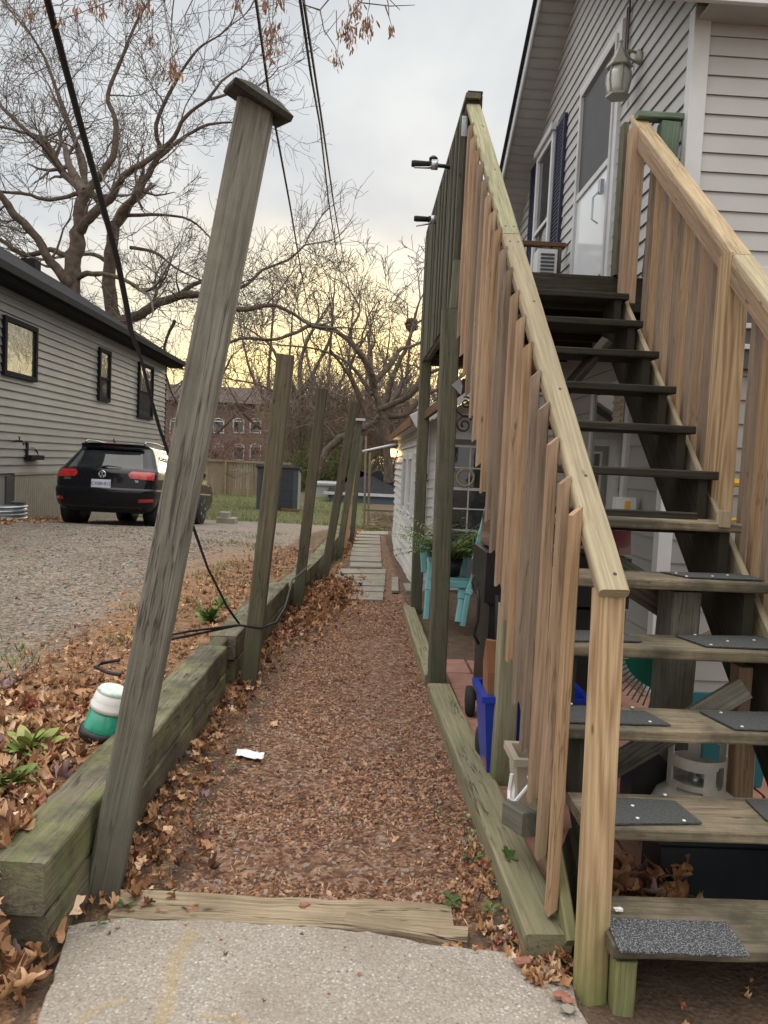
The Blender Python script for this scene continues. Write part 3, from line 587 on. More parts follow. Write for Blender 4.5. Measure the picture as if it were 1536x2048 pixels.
# small screw heads
for k, L in {2: [(1265, 1612), (1275, 1637), (1368, 1642), (1330, 1590)], 3: [(1142, 1408), (1300, 1444), (1442, 1426), (1484, 1454), (1265, 1415)], 4: [(1390, 1270), (1455, 1283), (1422, 1290), (1508, 1281)], 5: [(1352, 1147), (1373, 1153), (1425, 1153), (1455, 1151)]}.items():
    t = MB()
    for a, b in L:
        c = PZ(a, b, RISE * k + 0.008); t.lathe(c, [(0.006, -0.001), (0.006, 0.003), (0.003, 0.004)], 8)
    mkobj('screw_heads', t, WHITEP, TMESH[k])
def stringer(x, wd, name, mat, k0=1, k1=12, below=0.17):
    """cut stringer: saw-tooth top, straight lower edge"""
    topl = []
    for k in range(k0, k1 + 1):
        yb = TY[k] + 0.02; zt = RISE * k - 0.042; zb = RISE * (k - 1) - 0.042 if k > k0 else max(RISE * (k - 1) - 0.042, 0.0)
        topl += [(yb, zb), (yb, zt)]
    topl.append((5.40, RISE * 12 - 0.042))
    sl_ = (RISE * 12 - RISE) / (TY[12] - TY[1]); t = MB(); A = []; B = []
    for (y, z) in topl:
        A.append((x - wd / 2, y, z)); B.append((x + wd / 2, y, z))
    # lower edge points under each top point
    low = [(y, max(RISE - 0.30 + sl_ * (y - TY[1]) - below, 0.0)) for y, z in topl]
    n = len(topl)
    for i in range(n - 1):
        y0, z0 = topl[i]; y1, z1 = topl[i + 1]
        if y1 - y0 < 1e-6:
            t.quad([(x - wd / 2, y0, z0), (x + wd / 2, y0, z0), (x + wd / 2, y1, z1), (x - wd / 2, y1, z1)]); continue
        l0, l1 = low[i][1], low[i + 1][1]
        u = y0 * 1.3 + z0
        for sx in (-1, 1):
            X_ = x + sx * wd / 2; q = [(X_, y0, l0), (X_, y1, l1), (X_, y1, z1), (X_, y0, z0)]; uvq = [((p[1] + p[2]) * 0.7, (p[2] - p[1]) * 0.7) for p in q]
            if sx > 0: q.reverse(); uvq.reverse()
            t.quad(q, uvq)
        t.quad([(x - wd / 2, y0, z0), (x - wd / 2, y1, z1), (x + wd / 2, y1, z1), (x + wd / 2, y0, z0)], [(y0, 0), (y1, 0), (y1, wd), (y0, wd)])
        t.quad([(x - wd / 2, y1, l1), (x - wd / 2, y0, l0), (x + wd / 2, y0, l0), (x + wd / 2, y1, l1)], [(y0, 0), (y1, 0), (y1, wd), (y0, wd)])
    return mkobj(name, t, mat, stair)
stringer(1.665, 0.045, 'stringer', W_DARK); stringer(0.846, 0.045, 'stringer', W_DARK, below=0.10)
# pale trim board on the outside of the right stringer
t = MB(); t.beam((1.742, 3.0, 0.79), (1.742, 5.3, 2.74), 0.12, 0.03, (0, -0.66, 0.75)); mkobj('skirt_board', t, W_CAP, stair)
# green lower board on the left under the balusters
t = MB(); t.beam((0.742, 2.37, 0.065), (0.665, 4.9, 2.25), 0.038, 0.13, (1, 0, 0), 0.006, 8, 0.002); mkobj('skirt_board', t, wood('mossy_board', (0.12, 0.11, 0.05), (0.28, 0.26, 0.14), moss=0.6, mosscol=(0.19, 0.21, 0.06)), stair)
def railz(y): return 1.245 + 0.909 * (y - 2.26)
def railx(y): return 0.772 - 0.0425 * (y - 2.26)
def railp(y): return Vector((railx(y), y, railz(y)))
# left handrail
J = 3.92
t = MB(); t.beam(railp(2.255), railp(J - 0.002), 0.093, 0.038, (1, 0, 0), 0.012, 24, 0.0015, fs=3); mkobj('handrail', t, W_CAP, stair)
t = MB(); t.beam(railp(J + 0.002), railp(5.28), 0.093, 0.038, (1, 0, 0), 0.012, 16, 0.0015, fs=3); mkobj('handrail', t, W_CAPG, stair, label='upper greyer length of the left handrail')
t = MB(); a, b = railp(2.30) - Vector((0.0, 0, 0.062)), railp(5.2) - Vector((0, 0, 0.062)); t.beam(a, b, 0.036, 0.085, (1, 0, 0), 0.004, 6, 0.001); mkobj('sub_rail', t, W_ORANGE, stair)
t = MB()
nrm_ = Vector((0, -0.909, 1)).normalized()
for yq in (2.30, 2.62, 2.98, 3.45, 3.86, 3.98, 4.5, 5.0):
    for dx_ in ((0.012,) if yq not in (3.86, 3.98) else (-0.02, 0.022)):
        t.lathe(railp(yq) + nrm_ * 0.0185 + Vector((dx_, 0, 0)), [(0.006, 0), (0.006, 0.002), (0.003, 0.0025)], 8, nrm_)
mkobj('rail_screws', t, BLACKM, stair)
# left newel
t = MB(); t.beam((0.762, 2.20, -0.05), (0.776, 2.315, 1.245), 0.078, 0.078, (0.95, 0.30, 0), 0.010, 12, 0.0012, fs=2); mkobj('newel_post', t, W_POST, stair)
t = MB(); t.beam((0.844, 2.17, -0.03), (0.844, 2.17, 0.175), 0.062, 0.07, (1, 0, 0), 0.006, 4, 0.003); mkobj('tread_block', t, wood('mossy_block', (0.10, 0.10, 0.04), (0.24, 0.25, 0.12), moss=0.8, mosscol=(0.17, 0.21, 0.04)), stair)
# left balusters
yb = 2.455; n = 0; mats = [W_CEDAR, W_CEDAR2, W_CEDAR, W_ORANGE, W_CEDAR2]
while yb < 5.12:
    x = 0.700 - 0.040 * (yb - 2.45); zt = railz(yb) + 0.022 + (0.04 if n == 0 else 0); zb = zt - 1.30 - (0.03 if n else 0.06); dx = random.uniform(-0.003, 0.003)
    if zb < 0.16: zb = 0.14
    t = MB(); t.beam((x + dx, yb, zb), (x + random.uniform(-.003, .003), yb, zt - 0.012), 0.034, 0.050, (1, 0, 0), 0.004, 4, 0.0008, cuta=(0.9, 0), cutb=(0.9, 0))
    mkobj('baluster', t, mats[(n * 7 + 3) % 5], stair); yb += 0.150; n += 1
# right railing
def rrz(y): return 1.155 + 0.80 * (y - 1.88)   # line through photo readings
rr0, rr1 = PX(1485, 517, 1.80), PX(1273, 236, 1.80)
slR = (rr1.z - rr0.z) / (rr1.y - rr0.y)
def rrp(y, dz=0): return Vector((1.80, y, rr0.z + slR * (y - rr0.y) + dz))
t = MB(); t.beam(rrp(rr0.y + 0.002), rrp(5.44), 0.10, 0.040, (1, 0, 0), 0.012, 18, 0.002, fs=3); mkobj('handrail', t, W_CAPR, stair, label='right upper handrail of peeling pale wood')
t = MB(); t.beam(rrp(2.3), rrp(rr0.y - 0.002), 0.10, 0.040, (1, 0, 0), 0.012, 18, 0.002, fs=3); mkobj('handrail', t, W_CAP, stair, label='right lower handrail running out of view')
t = MB(); t.beam(rrp(2.3, -0.075) - Vector((0.035, 0, 0)), rrp(5.35, -0.075) - Vector((0.035, 0, 0)), 0.036, 0.09, (1, 0, 0), 0.004, 6, 0.001); mkobj('sub_rail', t, W_CEDAR, stair)
for (y, zb, x, w_, mt) in ((5.28, 2.75, 1.755, 0.10, W_CEDAR), (3.80, 1.30, 1.79, 0.115, W_POST), (2.45, 0.0, 1.80, 0.11, W_POST)):
    t = MB(); t.beam((x, y, zb), (x, y, rrp(y).z - 0.02), w_, w_, (1, 0, 0), 0.008, 8, 0.001, fs=2); mkobj('newel_post', t, mt, stair)
y = 2.60; n = 0
while y < 5.2:
    if abs(y - 3.80) > 0.085:
        zt = rrp(y, -0.09).z; zb = zt - 1.42 + random.uniform(-.02, .02)
        t = MB(); t.beam((1.828, y, zb), (1.828 + random.uniform(-.004, .004), y + random.uniform(-.004, .004), zt), 0.040, 0.052, (1, 0, 0), 0.003, 4, 0.001, cuta=(0, 0), cutb=(0, 0))
        mkobj('baluster', t, (W_CEDAR2, W_CEDAR, W_CEDAR2, W_ORANGE)[(n * 5) % 4], stair)
    y += 0.125; n += 1
t = MB(); t.beam(PY(1446, 1045, 3.42) - Vector((0, 0, .02)), PY(1448, 1022, 3.42), 0.05, 0.05, (1, 0, 0), 0.004); mkobj('wood_block', t, W_CAP, stair)
# stair supports underneath
t = MB(); t.beam((1.42, 3.32, 0.0), (1.43, 3.32, 1.10), 0.135, 0.135, (1, 0.2, 0), 0.012, 8, 0.003, fs=2); mkobj('support_post', t, W_GREY, stair)
t = MB(); t.beam(PY(1475, 1590, 3.1), PY(1492, 1330, 3.1), 0.09, 0.09, (1, 0, 0), 0.006); mkobj('support_post', t, W_CEDAR, stair)
t = MB(); t.beam((0.75, 3.62, 0.05), (0.745, 3.62, 0.95), 0.105, 0.10, (1, 0, 0), 0.012, 8, 0.002, fs=2); mkobj('support_post', t, wood('pale_mossy_post', (0.20, 0.19, 0.12), (0.40, 0.37, 0.27), low=0.95, lowz=(0.05, 0.42), mosscol=(0.11, 0.14, 0.03)), stair)
t = MB(); t.beam(PY(1155, 1575, 3.0), PY(1490, 1375, 2.95), 0.09, 0.038, (0.4, 0, 0.9), 0.005); mkobj('brace', t, W_GREY, stair)
t = MB(); t.beam(PY(1215, 1130, 3.6), PY(1345, 1215, 3.4), 0.14, 0.038, (0, 0, 1), 0.005); mkobj('brace', t, W_GREYB, stair)
t = MB(); t.beam(PY(1115, 800, 4.7), PY(1215, 680, 4.6), 0.11, 0.04, (0.5, 0, 0.8), 0.005); mkobj('brace', t, W_DARK, stair)
t = MB(); t.beam((0.80, 3.60, 1.38), (1.60, 3.60, 1.38), 0.10, 0.04, (0, 0, 1), 0.005); mkobj('cross_beam', t, W_DARK, stair)
t = MB(); t.beam((0.83, 2.55, 0.24), (0.83, 2.70, 0.02), 0.05, 0.28, (1, 0, 0), 0.005); mkobj('toe_board', t, W_DARK, stair)
# ------------------------------------------------------------------ deck
DZ = 2.955
deck = thing('raised_deck', 'raised weathered deck with tall green posts beside the cream house', 'deck', (0.62, 5.3, 0))
for i in range(10):
    xa = 0.62 + i * 0.146
    if xa > 2.0: break
    t = MB(); t.box(xa, xa + 0.14, 5.41, 8.35, DZ - 0.04, DZ, 0.004); mkobj('deck_board', t, W_DARK, deck)
t = MB(); t.box(0.66, 2.06, 5.365, 5.405, DZ - 0.235, DZ, 0.004); mkobj('rim_beam', t, W_DARK, deck)
t = MB(); t.box(0.625, 0.665, 5.27, 8.36, DZ - 0.30, DZ - 0.02, 0.004); mkobj('rim_beam', t, W_DECK, deck)
t = MB(); t.box(0.66, 2.06, 8.32, 8.36, DZ - 0.30, DZ - 0.045, 0.004); mkobj('rim_beam', t, W_DECK, deck)
for yj in np.arange(5.75, 8.2, 0.42):
    t = MB(); t.box(0.67, 2.05, yj, yj + 0.04, DZ - 0.25, DZ - 0.045, 0.003); mkobj('joist', t, W_DARK, deck)
t = MB(); t.beam(PY(872, 1390, 5.31), PY(902, 620, 5.27), 0.12, 0.12, (1, 0.02, 0), 0.01, 12, 0.002, fs=2); mkobj('post', t, W_DECK, deck)
t = MB(); t.beam(PY(831, 1232, 8.05), PY(852, 700, 8.05), 0.115, 0.115, (1, 0, 0), 0.01, 10, 0.002, fs=2); mkobj('post', t, W_DECK, deck)
t = MB(); t.beam((0.615, 5.29, DZ - 0.30), (0.625, 5.29, DZ + 0.02), 0.12, 0.10, (1, 0, 0), 0.005); mkobj('beam_end', t, W_DECK, deck)
t = MB(); t.beam((0.640, 5.32, DZ + 0.02), (0.650, 5.32, 4.06), 0.105, 0.10, (1, 0, 0), 0.008, 6, 0.002, fs=2); mkobj('rail_post', t, W_DARK, deck)
t = MB(); t.beam((0.60, 5.32, 4.08), (0.70, 5.32, 4.08), 0.11, 0.02, (0, 1, 0), 0.004); mkobj('post_cap', t, W_DARK, deck)
t = MB(); t.box(0.585, 0.685, 5.24, 8.36, 4.03, 4.065, 0.005); mkobj('top_rail', t, W_DECK, deck)
t = MB(); t.box(0.615, 0.655, 5.37, 8.34, 3.93, 4.025, 0.004); mkobj('top_rail', t, W_DECK, deck)
t = MB(); t.box(0.615, 0.655, 5.37, 8.34, DZ + 0.05, DZ + 0.13, 0.004); mkobj('bottom_rail', t, W_DECK, deck)
y = 5.42
while y < 8.34:
    t = MB(); t.beam((0.592, y, DZ - 0.30 + random.uniform(-.015, .015)), (0.592, y, 4.0), 0.036, 0.055, (1, 0, 0), 0.004, 3, 0.0015, cuta=(0.8, 0), cutb=(0.8, 0)); mkobj('baluster', t, (W_DECK, W_DARK, W_DECK)[int(y * 10) % 3], deck); y += 0.128
# metal connector plates
t = MB(); a = PY(926, 232, 5.255); t.box(a.x - 0.006, a.x + 0.032, 5.252, 5.258, a.z - 0.13, a.z, 0.0008)
for k in range(5): t.lathe((a.x + 0.004 + 0.018 * (k % 2), 5.252, a.z - 0.015 - 0.024 * k), [(0.004, 0), (0.004, 0.002), (0.001, 0.003)], 6, (0, -1, 0))
mkobj('bracket_plate', t, GALV, deck)
t = MB(); t.poly([PY(903, 770, 5.20), PY(918, 757, 5.20), PY(925, 772, 5.20), PY(922, 790, 5.20)], 0.004, (0, -1, 0)); mkobj('bracket_plate', t, GALV, deck)
t = MB(); t.beam(PY(852, 830, 8.0), PY(930, 770, 5.5), 0.09, 0.04, (0, 0, 1), 0.004); mkobj('brace', t, W_BROWN, deck)
t = MB(); t.beam((0.66, 5.6, 2.75), (1.3, 5.35, 2.2), 0.09, 0.04, (0, 1, 0), 0.004); mkobj('brace', t, W_BROWN, deck)
t = MB(); t.beam(PY(891, 652, 5.4), PY(884, 770, 5.4), 0.035, 0.10, (1, 0, 0), 0.004); mkobj('downspout', t, TRIMG, deck)
# far guard of the deck
t = MB(); t.box(0.66, 2.07, 8.26, 8.35, 3.965, 4.01, 0.004); mkobj('end_rail', t, W_BROWN, deck)
for xx in (1.98, 1.86, 1.2):
    t = MB(); t.box(xx - 0.05, xx + 0.05, 8.27, 8.34, DZ, 3.96, 0.004); mkobj('end_post', t, W_GREYB if xx > 1.9 else W_BROWN, deck)
# green gate frame between stairs and house
t = MB(); t.beam((1.95, 5.33, 2.96), (1.99, 5.33, 3.98), 0.13, 0.10, (1, 0, 0), 0.006); mkobj('guard_post', t, W_GREENP, deck)
t = MB(); t.beam((1.76, 5.33, 4.02), (2.075, 5.33, 4.02), 0.10, 0.04, (0, 1, 0), 0.006); mkobj('guard_rail', t, W_GREENP, deck)
t = MB(); t.beam((1.70, 5.38, 2.96), (1.70, 5.38, 3.98), 0.035, 0.09, (1, 0, 0), 0.004); mkobj('guard_post', t, W_DECK, deck)
# ------------------------------------------------------------------ siding helper
def siding(O, h, n, L, z0, z1, e, clip=None, sp=0.017, warp=None, holes=()):
    O, h, n = Vector(O), Vector(h), Vector(n); mb = MB(); z = z0
    while z < z1 - 1e-4:
        zt = min(z + e, z1); c0 = (0, L, 0, L)
        if clip: a, b = clip(z), clip(zt); c0 = (a[0], a[1], b[0], b[1])
        if c0[1] - c0[0] < 0.02: break
        ns = 1 if warp is None else 24
        for i in range(ns):
            f0, f1 = i / ns, (i + 1) / ns
            sb0, sb1 = c0[0] + (c0[1] - c0[0]) * f0, c0[0] + (c0[1] - c0[0]) * f1; st0, st1 = c0[2] + (c0[3] - c0[2]) * f0, c0[2] + (c0[3] - c0[2]) * f1
            W = warp or (lambda s_, z_: 0.0)
            zz = Vector((0, 0, 1))
            pb0 = O + h * sb0 + n * (sp + W(sb0, z)) + zz * z; pb1 = O + h * sb1 + n * (sp + W(sb1, z)) + zz * z
            pt0 = O + h * st0 + n * (0.001 + W(st0, zt)) + zz * zt; pt1 = O + h * st1 + n * (0.001 + W(st1, zt)) + zz * zt
            mb.quad([pb0, pb1, pt1, pt0], [(sb0, z), (sb1, z), (st1, zt), (st0, zt)])
            q0 = O + h * sb0 + n * (0.0 + W(sb0, z)) + zz * (z + 0.003); q1 = O + h * sb1 + n * (0.0 + W(sb1, z)) + zz * (z + 0.003)
            mb.quad([q0, q1, pb1, pb0], [(0, 0)] * 4)
        z = zt
    return mb
def frame(mb, O, h, n, s0, s1, z0, z1, wd, d0, d1):
    mb.obox(O, h, n, s0, s0 + wd, z0, z1, d0, d1); mb.obox(O, h, n, s1 - wd, s1, z0, z1, d0, d1)
    mb.obox(O, h, n, s0 + wd, s1 - wd, z1 - wd, z1, d0, d1 - 0.002); mb.obox(O, h, n, s0 + wd, s1 - wd, z0, z0 + wd, d0, d1 - 0.002); return mb
# ------------------------------------------------------------------ cream house
ch_ = thing('cream_house', 'cream vinyl sided gabled house with a blue shuttered window above the deck', 'house', (2.1, 5.25, 0))
HX, HY = 2.10, 5.25; O = (HX, HY, 0); hv = (0, 1, 0); nv = (-1, 0, 0)
PKY, PKZ, SL = 8.30, 6.86, 0.68
def clipg(z):
    if z <= PKZ - SL * (PKY - HY): return (0, 2 * (PKY - HY))
    dlt = (PKZ - z) / SL; return (max(0, PKY - dlt - HY), min(2 * (PKY - HY), PKY + dlt - HY))
mkobj('gable_wall', siding(O, hv, nv, 6.1, 2.78, 6.84, 0.1225, clipg), VINYL, ch_)
t = MB()
for k in range(16):
    sj = random.uniform(0.3, 5.8); zj = 2.90 + 0.1225 * random.randint(0, 26); c_ = clipg(zj + 0.13)
    if c_[0] + .1 < sj < c_[1] - .1: t.obox(O, hv, nv, sj, sj + 0.004, zj + 0.004, zj + 0.118, 0.012, 0.0185, 0.0005)
mkobj('siding_joints', t, TRIMG, ch_)
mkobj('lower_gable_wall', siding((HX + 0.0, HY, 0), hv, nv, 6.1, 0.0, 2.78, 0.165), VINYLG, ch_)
mkobj('front_wall', siding((HX, HY, 0), (1, 0, 0), (0, -1, 0), 6.0, 3.02, 4.78, 0.1255), VINYL, ch_)
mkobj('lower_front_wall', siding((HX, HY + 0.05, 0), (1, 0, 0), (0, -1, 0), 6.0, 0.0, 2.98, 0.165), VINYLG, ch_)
t = MB(); t.box(HX + 0.005, HX + 6, HY + 0.06, HY + 6.08, 0, 4.7); mkobj('wall_core', t, TRIMG, ch_)
t = MB(); t.box(HX - 0.028, HX + 0.085, HY - 0.030, HY + 0.06, 2.85, 4.70); mkobj('corner_trim', t, TRIMW, ch_)
t = MB(); t.box(HX - 0.028, HX + 0.07, HY - 0.030, HY + 0.06, 0, 2.84); mkobj('corner_trim', t, TRIMW, ch_)
# jetty band under the upper front wall, with louvred dark gap
t = MB(); t.box(HX + 0.09, HX + 6, HY - 0.06, HY - 0.02, 2.95, 3.03); mkobj('band_board', t, TRIMW, ch_)
t = MB(); t.box(HX + 0.09, HX + 6, HY - 0.02, HY + 0.03, 2.35, 2.94); mkobj('dark_opening', t, SCREEN, ch_)
for zc_ in (2.48, 2.62, 2.78):
    t = MB(); t.box(HX + 0.09, HX + 6, HY - 0.045, HY - 0.022, zc_, zc_ + 0.035); mkobj('slat', t, TRIMG, ch_)
# roof: rake soffits, fascia, eave
OV = 0.38
def rake(sgn, y_end, z_end):
    yA, zA, yB, zB = PKY, PKZ, y_end, z_end
    t = MB(); nseg = 34
    for i in range(nseg):
        f0, f1 = i / nseg, (i + 1) / nseg; ya, yb_ = yA + (yB - yA) * f0, yA + (yB - yA) * f1; za, zb_ = zA + (zB - zA) * f0, zA + (zB - zA) * f1
        g = 0.004
        t.quad([(HX, ya, za), (HX, yb_, zb_), (HX - OV, yb_, zb_), (HX - OV, ya, za)])
        t.quad([(HX, yb_, zb_), (HX, yb_ , zb_ - 0.009), (HX - OV, yb_, zb_ - 0.009), (HX - OV, yb_, zb_)])
        t.quad([(HX, yb_ - sgn * 0.012, zb_ - 0.009), (HX, yb_, zb_ - 0.009), (HX - OV, yb_, zb_ - 0.009), (HX - OV, yb_ - sgn * 0.012, zb_ - 0.009)])
    mkobj('soffit', t, SOFF, ch_)
    dirv = Vector((0, yB - yA, zB - zA)).normalized()
    t = MB(); t.beam((HX - OV - 0.012, yA, zA + 0.05), (HX - OV - 0.012, yB, zB + 0.05), 0.022, 0.15, (1, 0, 0), 0.003); mkobj('fascia', t, TRIMW, ch_)
    t = MB(); t.beam((HX + 3 - OV / 2 - 0.03, yA, zA + 0.15), (HX + 3 - OV / 2 - 0.03, yB, zB + 0.15), 6 + OV + 0.06, 0.05, (1, 0, 0), 0.004); mkobj('roof', t, SHINGLE, ch_)
rake(1, PKY + 3.42, PKZ - SL * 3.42); rake(-1, HY - 0.26, PKZ - SL * (PKY - HY + 0.26))
ez = PKZ - SL * (PKY - HY + 0.26)
t = MB(); t.box(HX - OV - 0.02, HX + 6.2, HY - 0.30, HY - 0.262, ez - 0.03, ez + 0.16); mkobj('front_fascia', t, TRIMW, ch_)
t = MB(); t.box(HX + 0.0, HX + 6.2, HY - 0.26, HY + 0.01, ez - 0.0, ez + 0.02); mkobj('front_soffit', t, SOFF, ch_)
# storm door
dy0, dy1 = 6.74 - HY, 8.02 - HY
dr = mkobj('door', frame(MB(), O, hv, nv, dy0, dy1, DZ, 5.46, 0.08, 0.0, 0.045), TRIMW, ch_)
mkobj('door_jamb', frame(MB(), O, hv, nv, dy0 + 0.08, dy1 - 0.08, DZ, 5.38, 0.045, 0.0, 0.062), TRIMG, dr)
t = MB(); t.obox(O, hv, nv, dy0 + 0.125, dy1 - 0.125, 4.36, 5.31, 0.016, 0.03); mkobj('screen', t, SCREEN, dr)
t = MB(); t.obox(O, hv, nv, dy0 + 0.125, dy1 - 0.125, 3.42, 4.32, 0.016, 0.032); mkobj('pane', t, GLASSW, dr)
t = MB(); t.obox(O, hv, nv, dy0 + 0.125, dy1 - 0.125, DZ, 3.38, 0.016, 0.034); t.obox(O, hv, nv, dy0 + 0.125, dy1 - 0.125, 3.36, 3.42, 0.03, 0.05); t.obox(O, hv, nv, dy0 + 0.125, dy1 - 0.125, 4.31, 4.37, 0.03, 0.05); mkobj('panel', t, TRIMW, dr)
t = MB(); hp = Vector((HX - 0.07, HY + dy0 + 0.24, 4.12)); t.box(HX - 0.09, HX - 0.05, hp.y - 0.03, hp.y + 0.03, 4.08, 4.2); t.tube([(HX - 0.09, hp.y, 4.1), (HX - 0.13, hp.y + 0.02, 4.05), (HX - 0.13, hp.y + 0.02, 3.86), (HX - 0.08, hp.y, 3.82)], 0.009, 6); mkobj('handle', t, GALV, dr)
t = MB(); t.tube([(HX - 0.03, 6.66, 5.50), (HX - 0.03, 6.66, 4.85)], 0.012, 6); t.tube([(HX - 0.03, 6.62, 5.58), (HX - 0.03, 6.62, 4.92)], 0.009, 6); mkobj('conduit', t, plain('conduit_brown', (0.10, 0.075, 0.075), 0.5), ch_)
# window with shutters
w0, w1 = 9.02 - HY, 9.86 - HY
wn = mkobj('window', frame(MB(), O, hv, nv, w0, w1, 3.6, 5.48, 0.07, 0.0, 0.07), TRIMW, ch_)
t = MB(); t.obox(O, hv, nv, w0 + 0.07, w1 - 0.07, 3.67, 5.41, 0.01, 0.035); mkobj('pane', t, GLASS, wn)
t = MB(); t.obox(O, hv, nv, w0 + 0.07, w1 - 0.07, 4.50, 4.55, 0.036, 0.06); mkobj('sash_bar', t, TRIMW, wn)
t = MB(); t.obox(O, hv, nv, w0 - 0.03, w1 + 0.03, 5.48, 5.56, 0.0, 0.10); mkobj('head_trim', t, TRIMG, wn)
for (a, b) in ((w0 - 0.42, w0 - 0.04), (w1 + 0.04, w1 + 0.42)):
    t = frame(MB(), O, hv, nv, a, b, 3.62, 5.50, 0.045, 0.014, 0.05); z = 3.67
    while z < 5.45:
        t.obox(O, hv, nv, a + 0.045, b - 0.045, z, z + 0.028, 0.014, 0.04); z += 0.045
    mkobj('shutter', t, NAVY, ch_)
# lower window and louvre vent under the deck
lw = mkobj('lower_window', frame(MB(), (HX, 0, 0), hv, nv, 5.95, 6.95, 0.75, 2.35, 0.07, 0.0, 0.05), TRIMG, ch_)
t = MB(); t.obox((HX, 0, 0), hv, nv, 6.02, 6.88, 0.82, 2.28, 0.005, 0.03); mkobj('pane', t, GLASSC, lw)
t = MB(); va = PX(1246, 815, HX); t.obox((HX, 0, 0), hv, nv, va.y - 0.12, va.y + 0.12, va.z - 0.16, va.z + 0.13, 0.0, 0.04)
for k in range(5): t.obox((HX, 0, 0), hv, nv, va.y - 0.10, va.y + 0.10, va.z - 0.13 + k * 0.055, va.z - 0.105 + k * 0.055, 0.04, 0.055)
mkobj('louvre_vent', t, BEIGEP, ch_)
# gas pipe
t = MB(); a, b = PY(1452, 965, 5.10), PY(1450, 1035, 5.10); t.tube([a + Vector((-.09, 0, 0)), a + Vector((.1, 0, 0)), a + Vector((.12, 0, -.03)), b + Vector((.12, 0, 0)), b + Vector((0.02, 0, -0.02)), b + Vector((0, 0, -0.4))], 0.028, 8); mkobj('gas_pipe', t, YELLOWP, label='short yellow gas pipe on the grey wall behind the right balusters', cat='pipe')
# wall lantern
lp = PX(1283, 122, HX); lx = HX; lan = thing('wall_lantern', 'grey green carriage lantern with frosted glass beside the storm door', 'lantern', (lx, lp.y, lp.z))
Ly, Lz = lp.y, lp.z
t = MB(); t.lathe((HX - 0.015, Ly, Lz + 0.03), [(0.055, 0), (0.055, 0.012), (0.04, 0.03), (0.02, 0.035)], 14, (-1, 0, 0), sx=1.7, sy=0.9); mkobj('back_plate', t, LAMPG, lan, True)
cx2 = HX - 0.175; czz = Lz - 0.02
t = MB(); t.tube([(HX - 0.03, Ly, Lz + 0.06), (HX - 0.10, Ly, Lz + 0.075), (HX - 0.14, Ly, Lz + 0.06), (cx2, Ly, Lz + 0.07)], 0.011, 6); t.tube([(HX - 0.03, Ly, Lz - 0.02), (HX - 0.09, Ly, Lz + 0.01), (HX - 0.13, Ly, Lz + 0.055)], 0.009, 6); mkobj('arm', t, LAMPG, lan, True)
t = MB(); t.lathe((cx2, Ly, Lz), [(0.008, 0.15), (0.018, 0.14), (0.01, 0.125), (0.014, 0.10), (0.042, 0.05), (0.068, 0.0), (0.094, -0.035), (0.108, -0.06), (0.10, -0.068)], 6); mkobj('lantern_roof', t, LAMPG, lan)
t = MB(); t.lathe((cx2, Ly, Lz), [(0.075, -0.07), (0.094, -0.12), (0.094, -0.175), (0.08, -0.24), (0.07, -0.27)], 12); mkobj('lantern_glass', t, FROST, lan, True)
t = MB()
for k in range(6):
    an = math.pi * k / 3 + 0.5
    t.tube([(cx2 + rr * math.cos(an), Ly + rr * math.sin(an), Lz + hh) for rr, hh in ((0.08, -0.065), (0.099, -0.12), (0.099, -0.175), (0.085, -0.24), (0.075, -0.275))], 0.006, 5)
t.lathe((cx2, Ly, Lz), [(0.07, -0.272), (0.094, -0.275), (0.094, -0.292), (0.06, -0.295)], 6); mkobj('lantern_cage', t, LAMPG, lan)
# air conditioner box on deck
t = MB(); t.box(1.72, 1.92, 8.0, 8.22, DZ, 3.86); 
acu = thing('air_conditioner', 'small white louvred air conditioner box at the far end of the deck', 'air conditioner', (1.8, 8.1, DZ)); mkobj('casing', t, TRIMW, acu)
t = MB()
for k in range(14): t.box(1.75, 1.89, 7.985, 8.0, 3.3 + k * 0.038, 3.318 + k * 0.038, 0.002)
mkobj('louvres', t, SCREEN, acu)
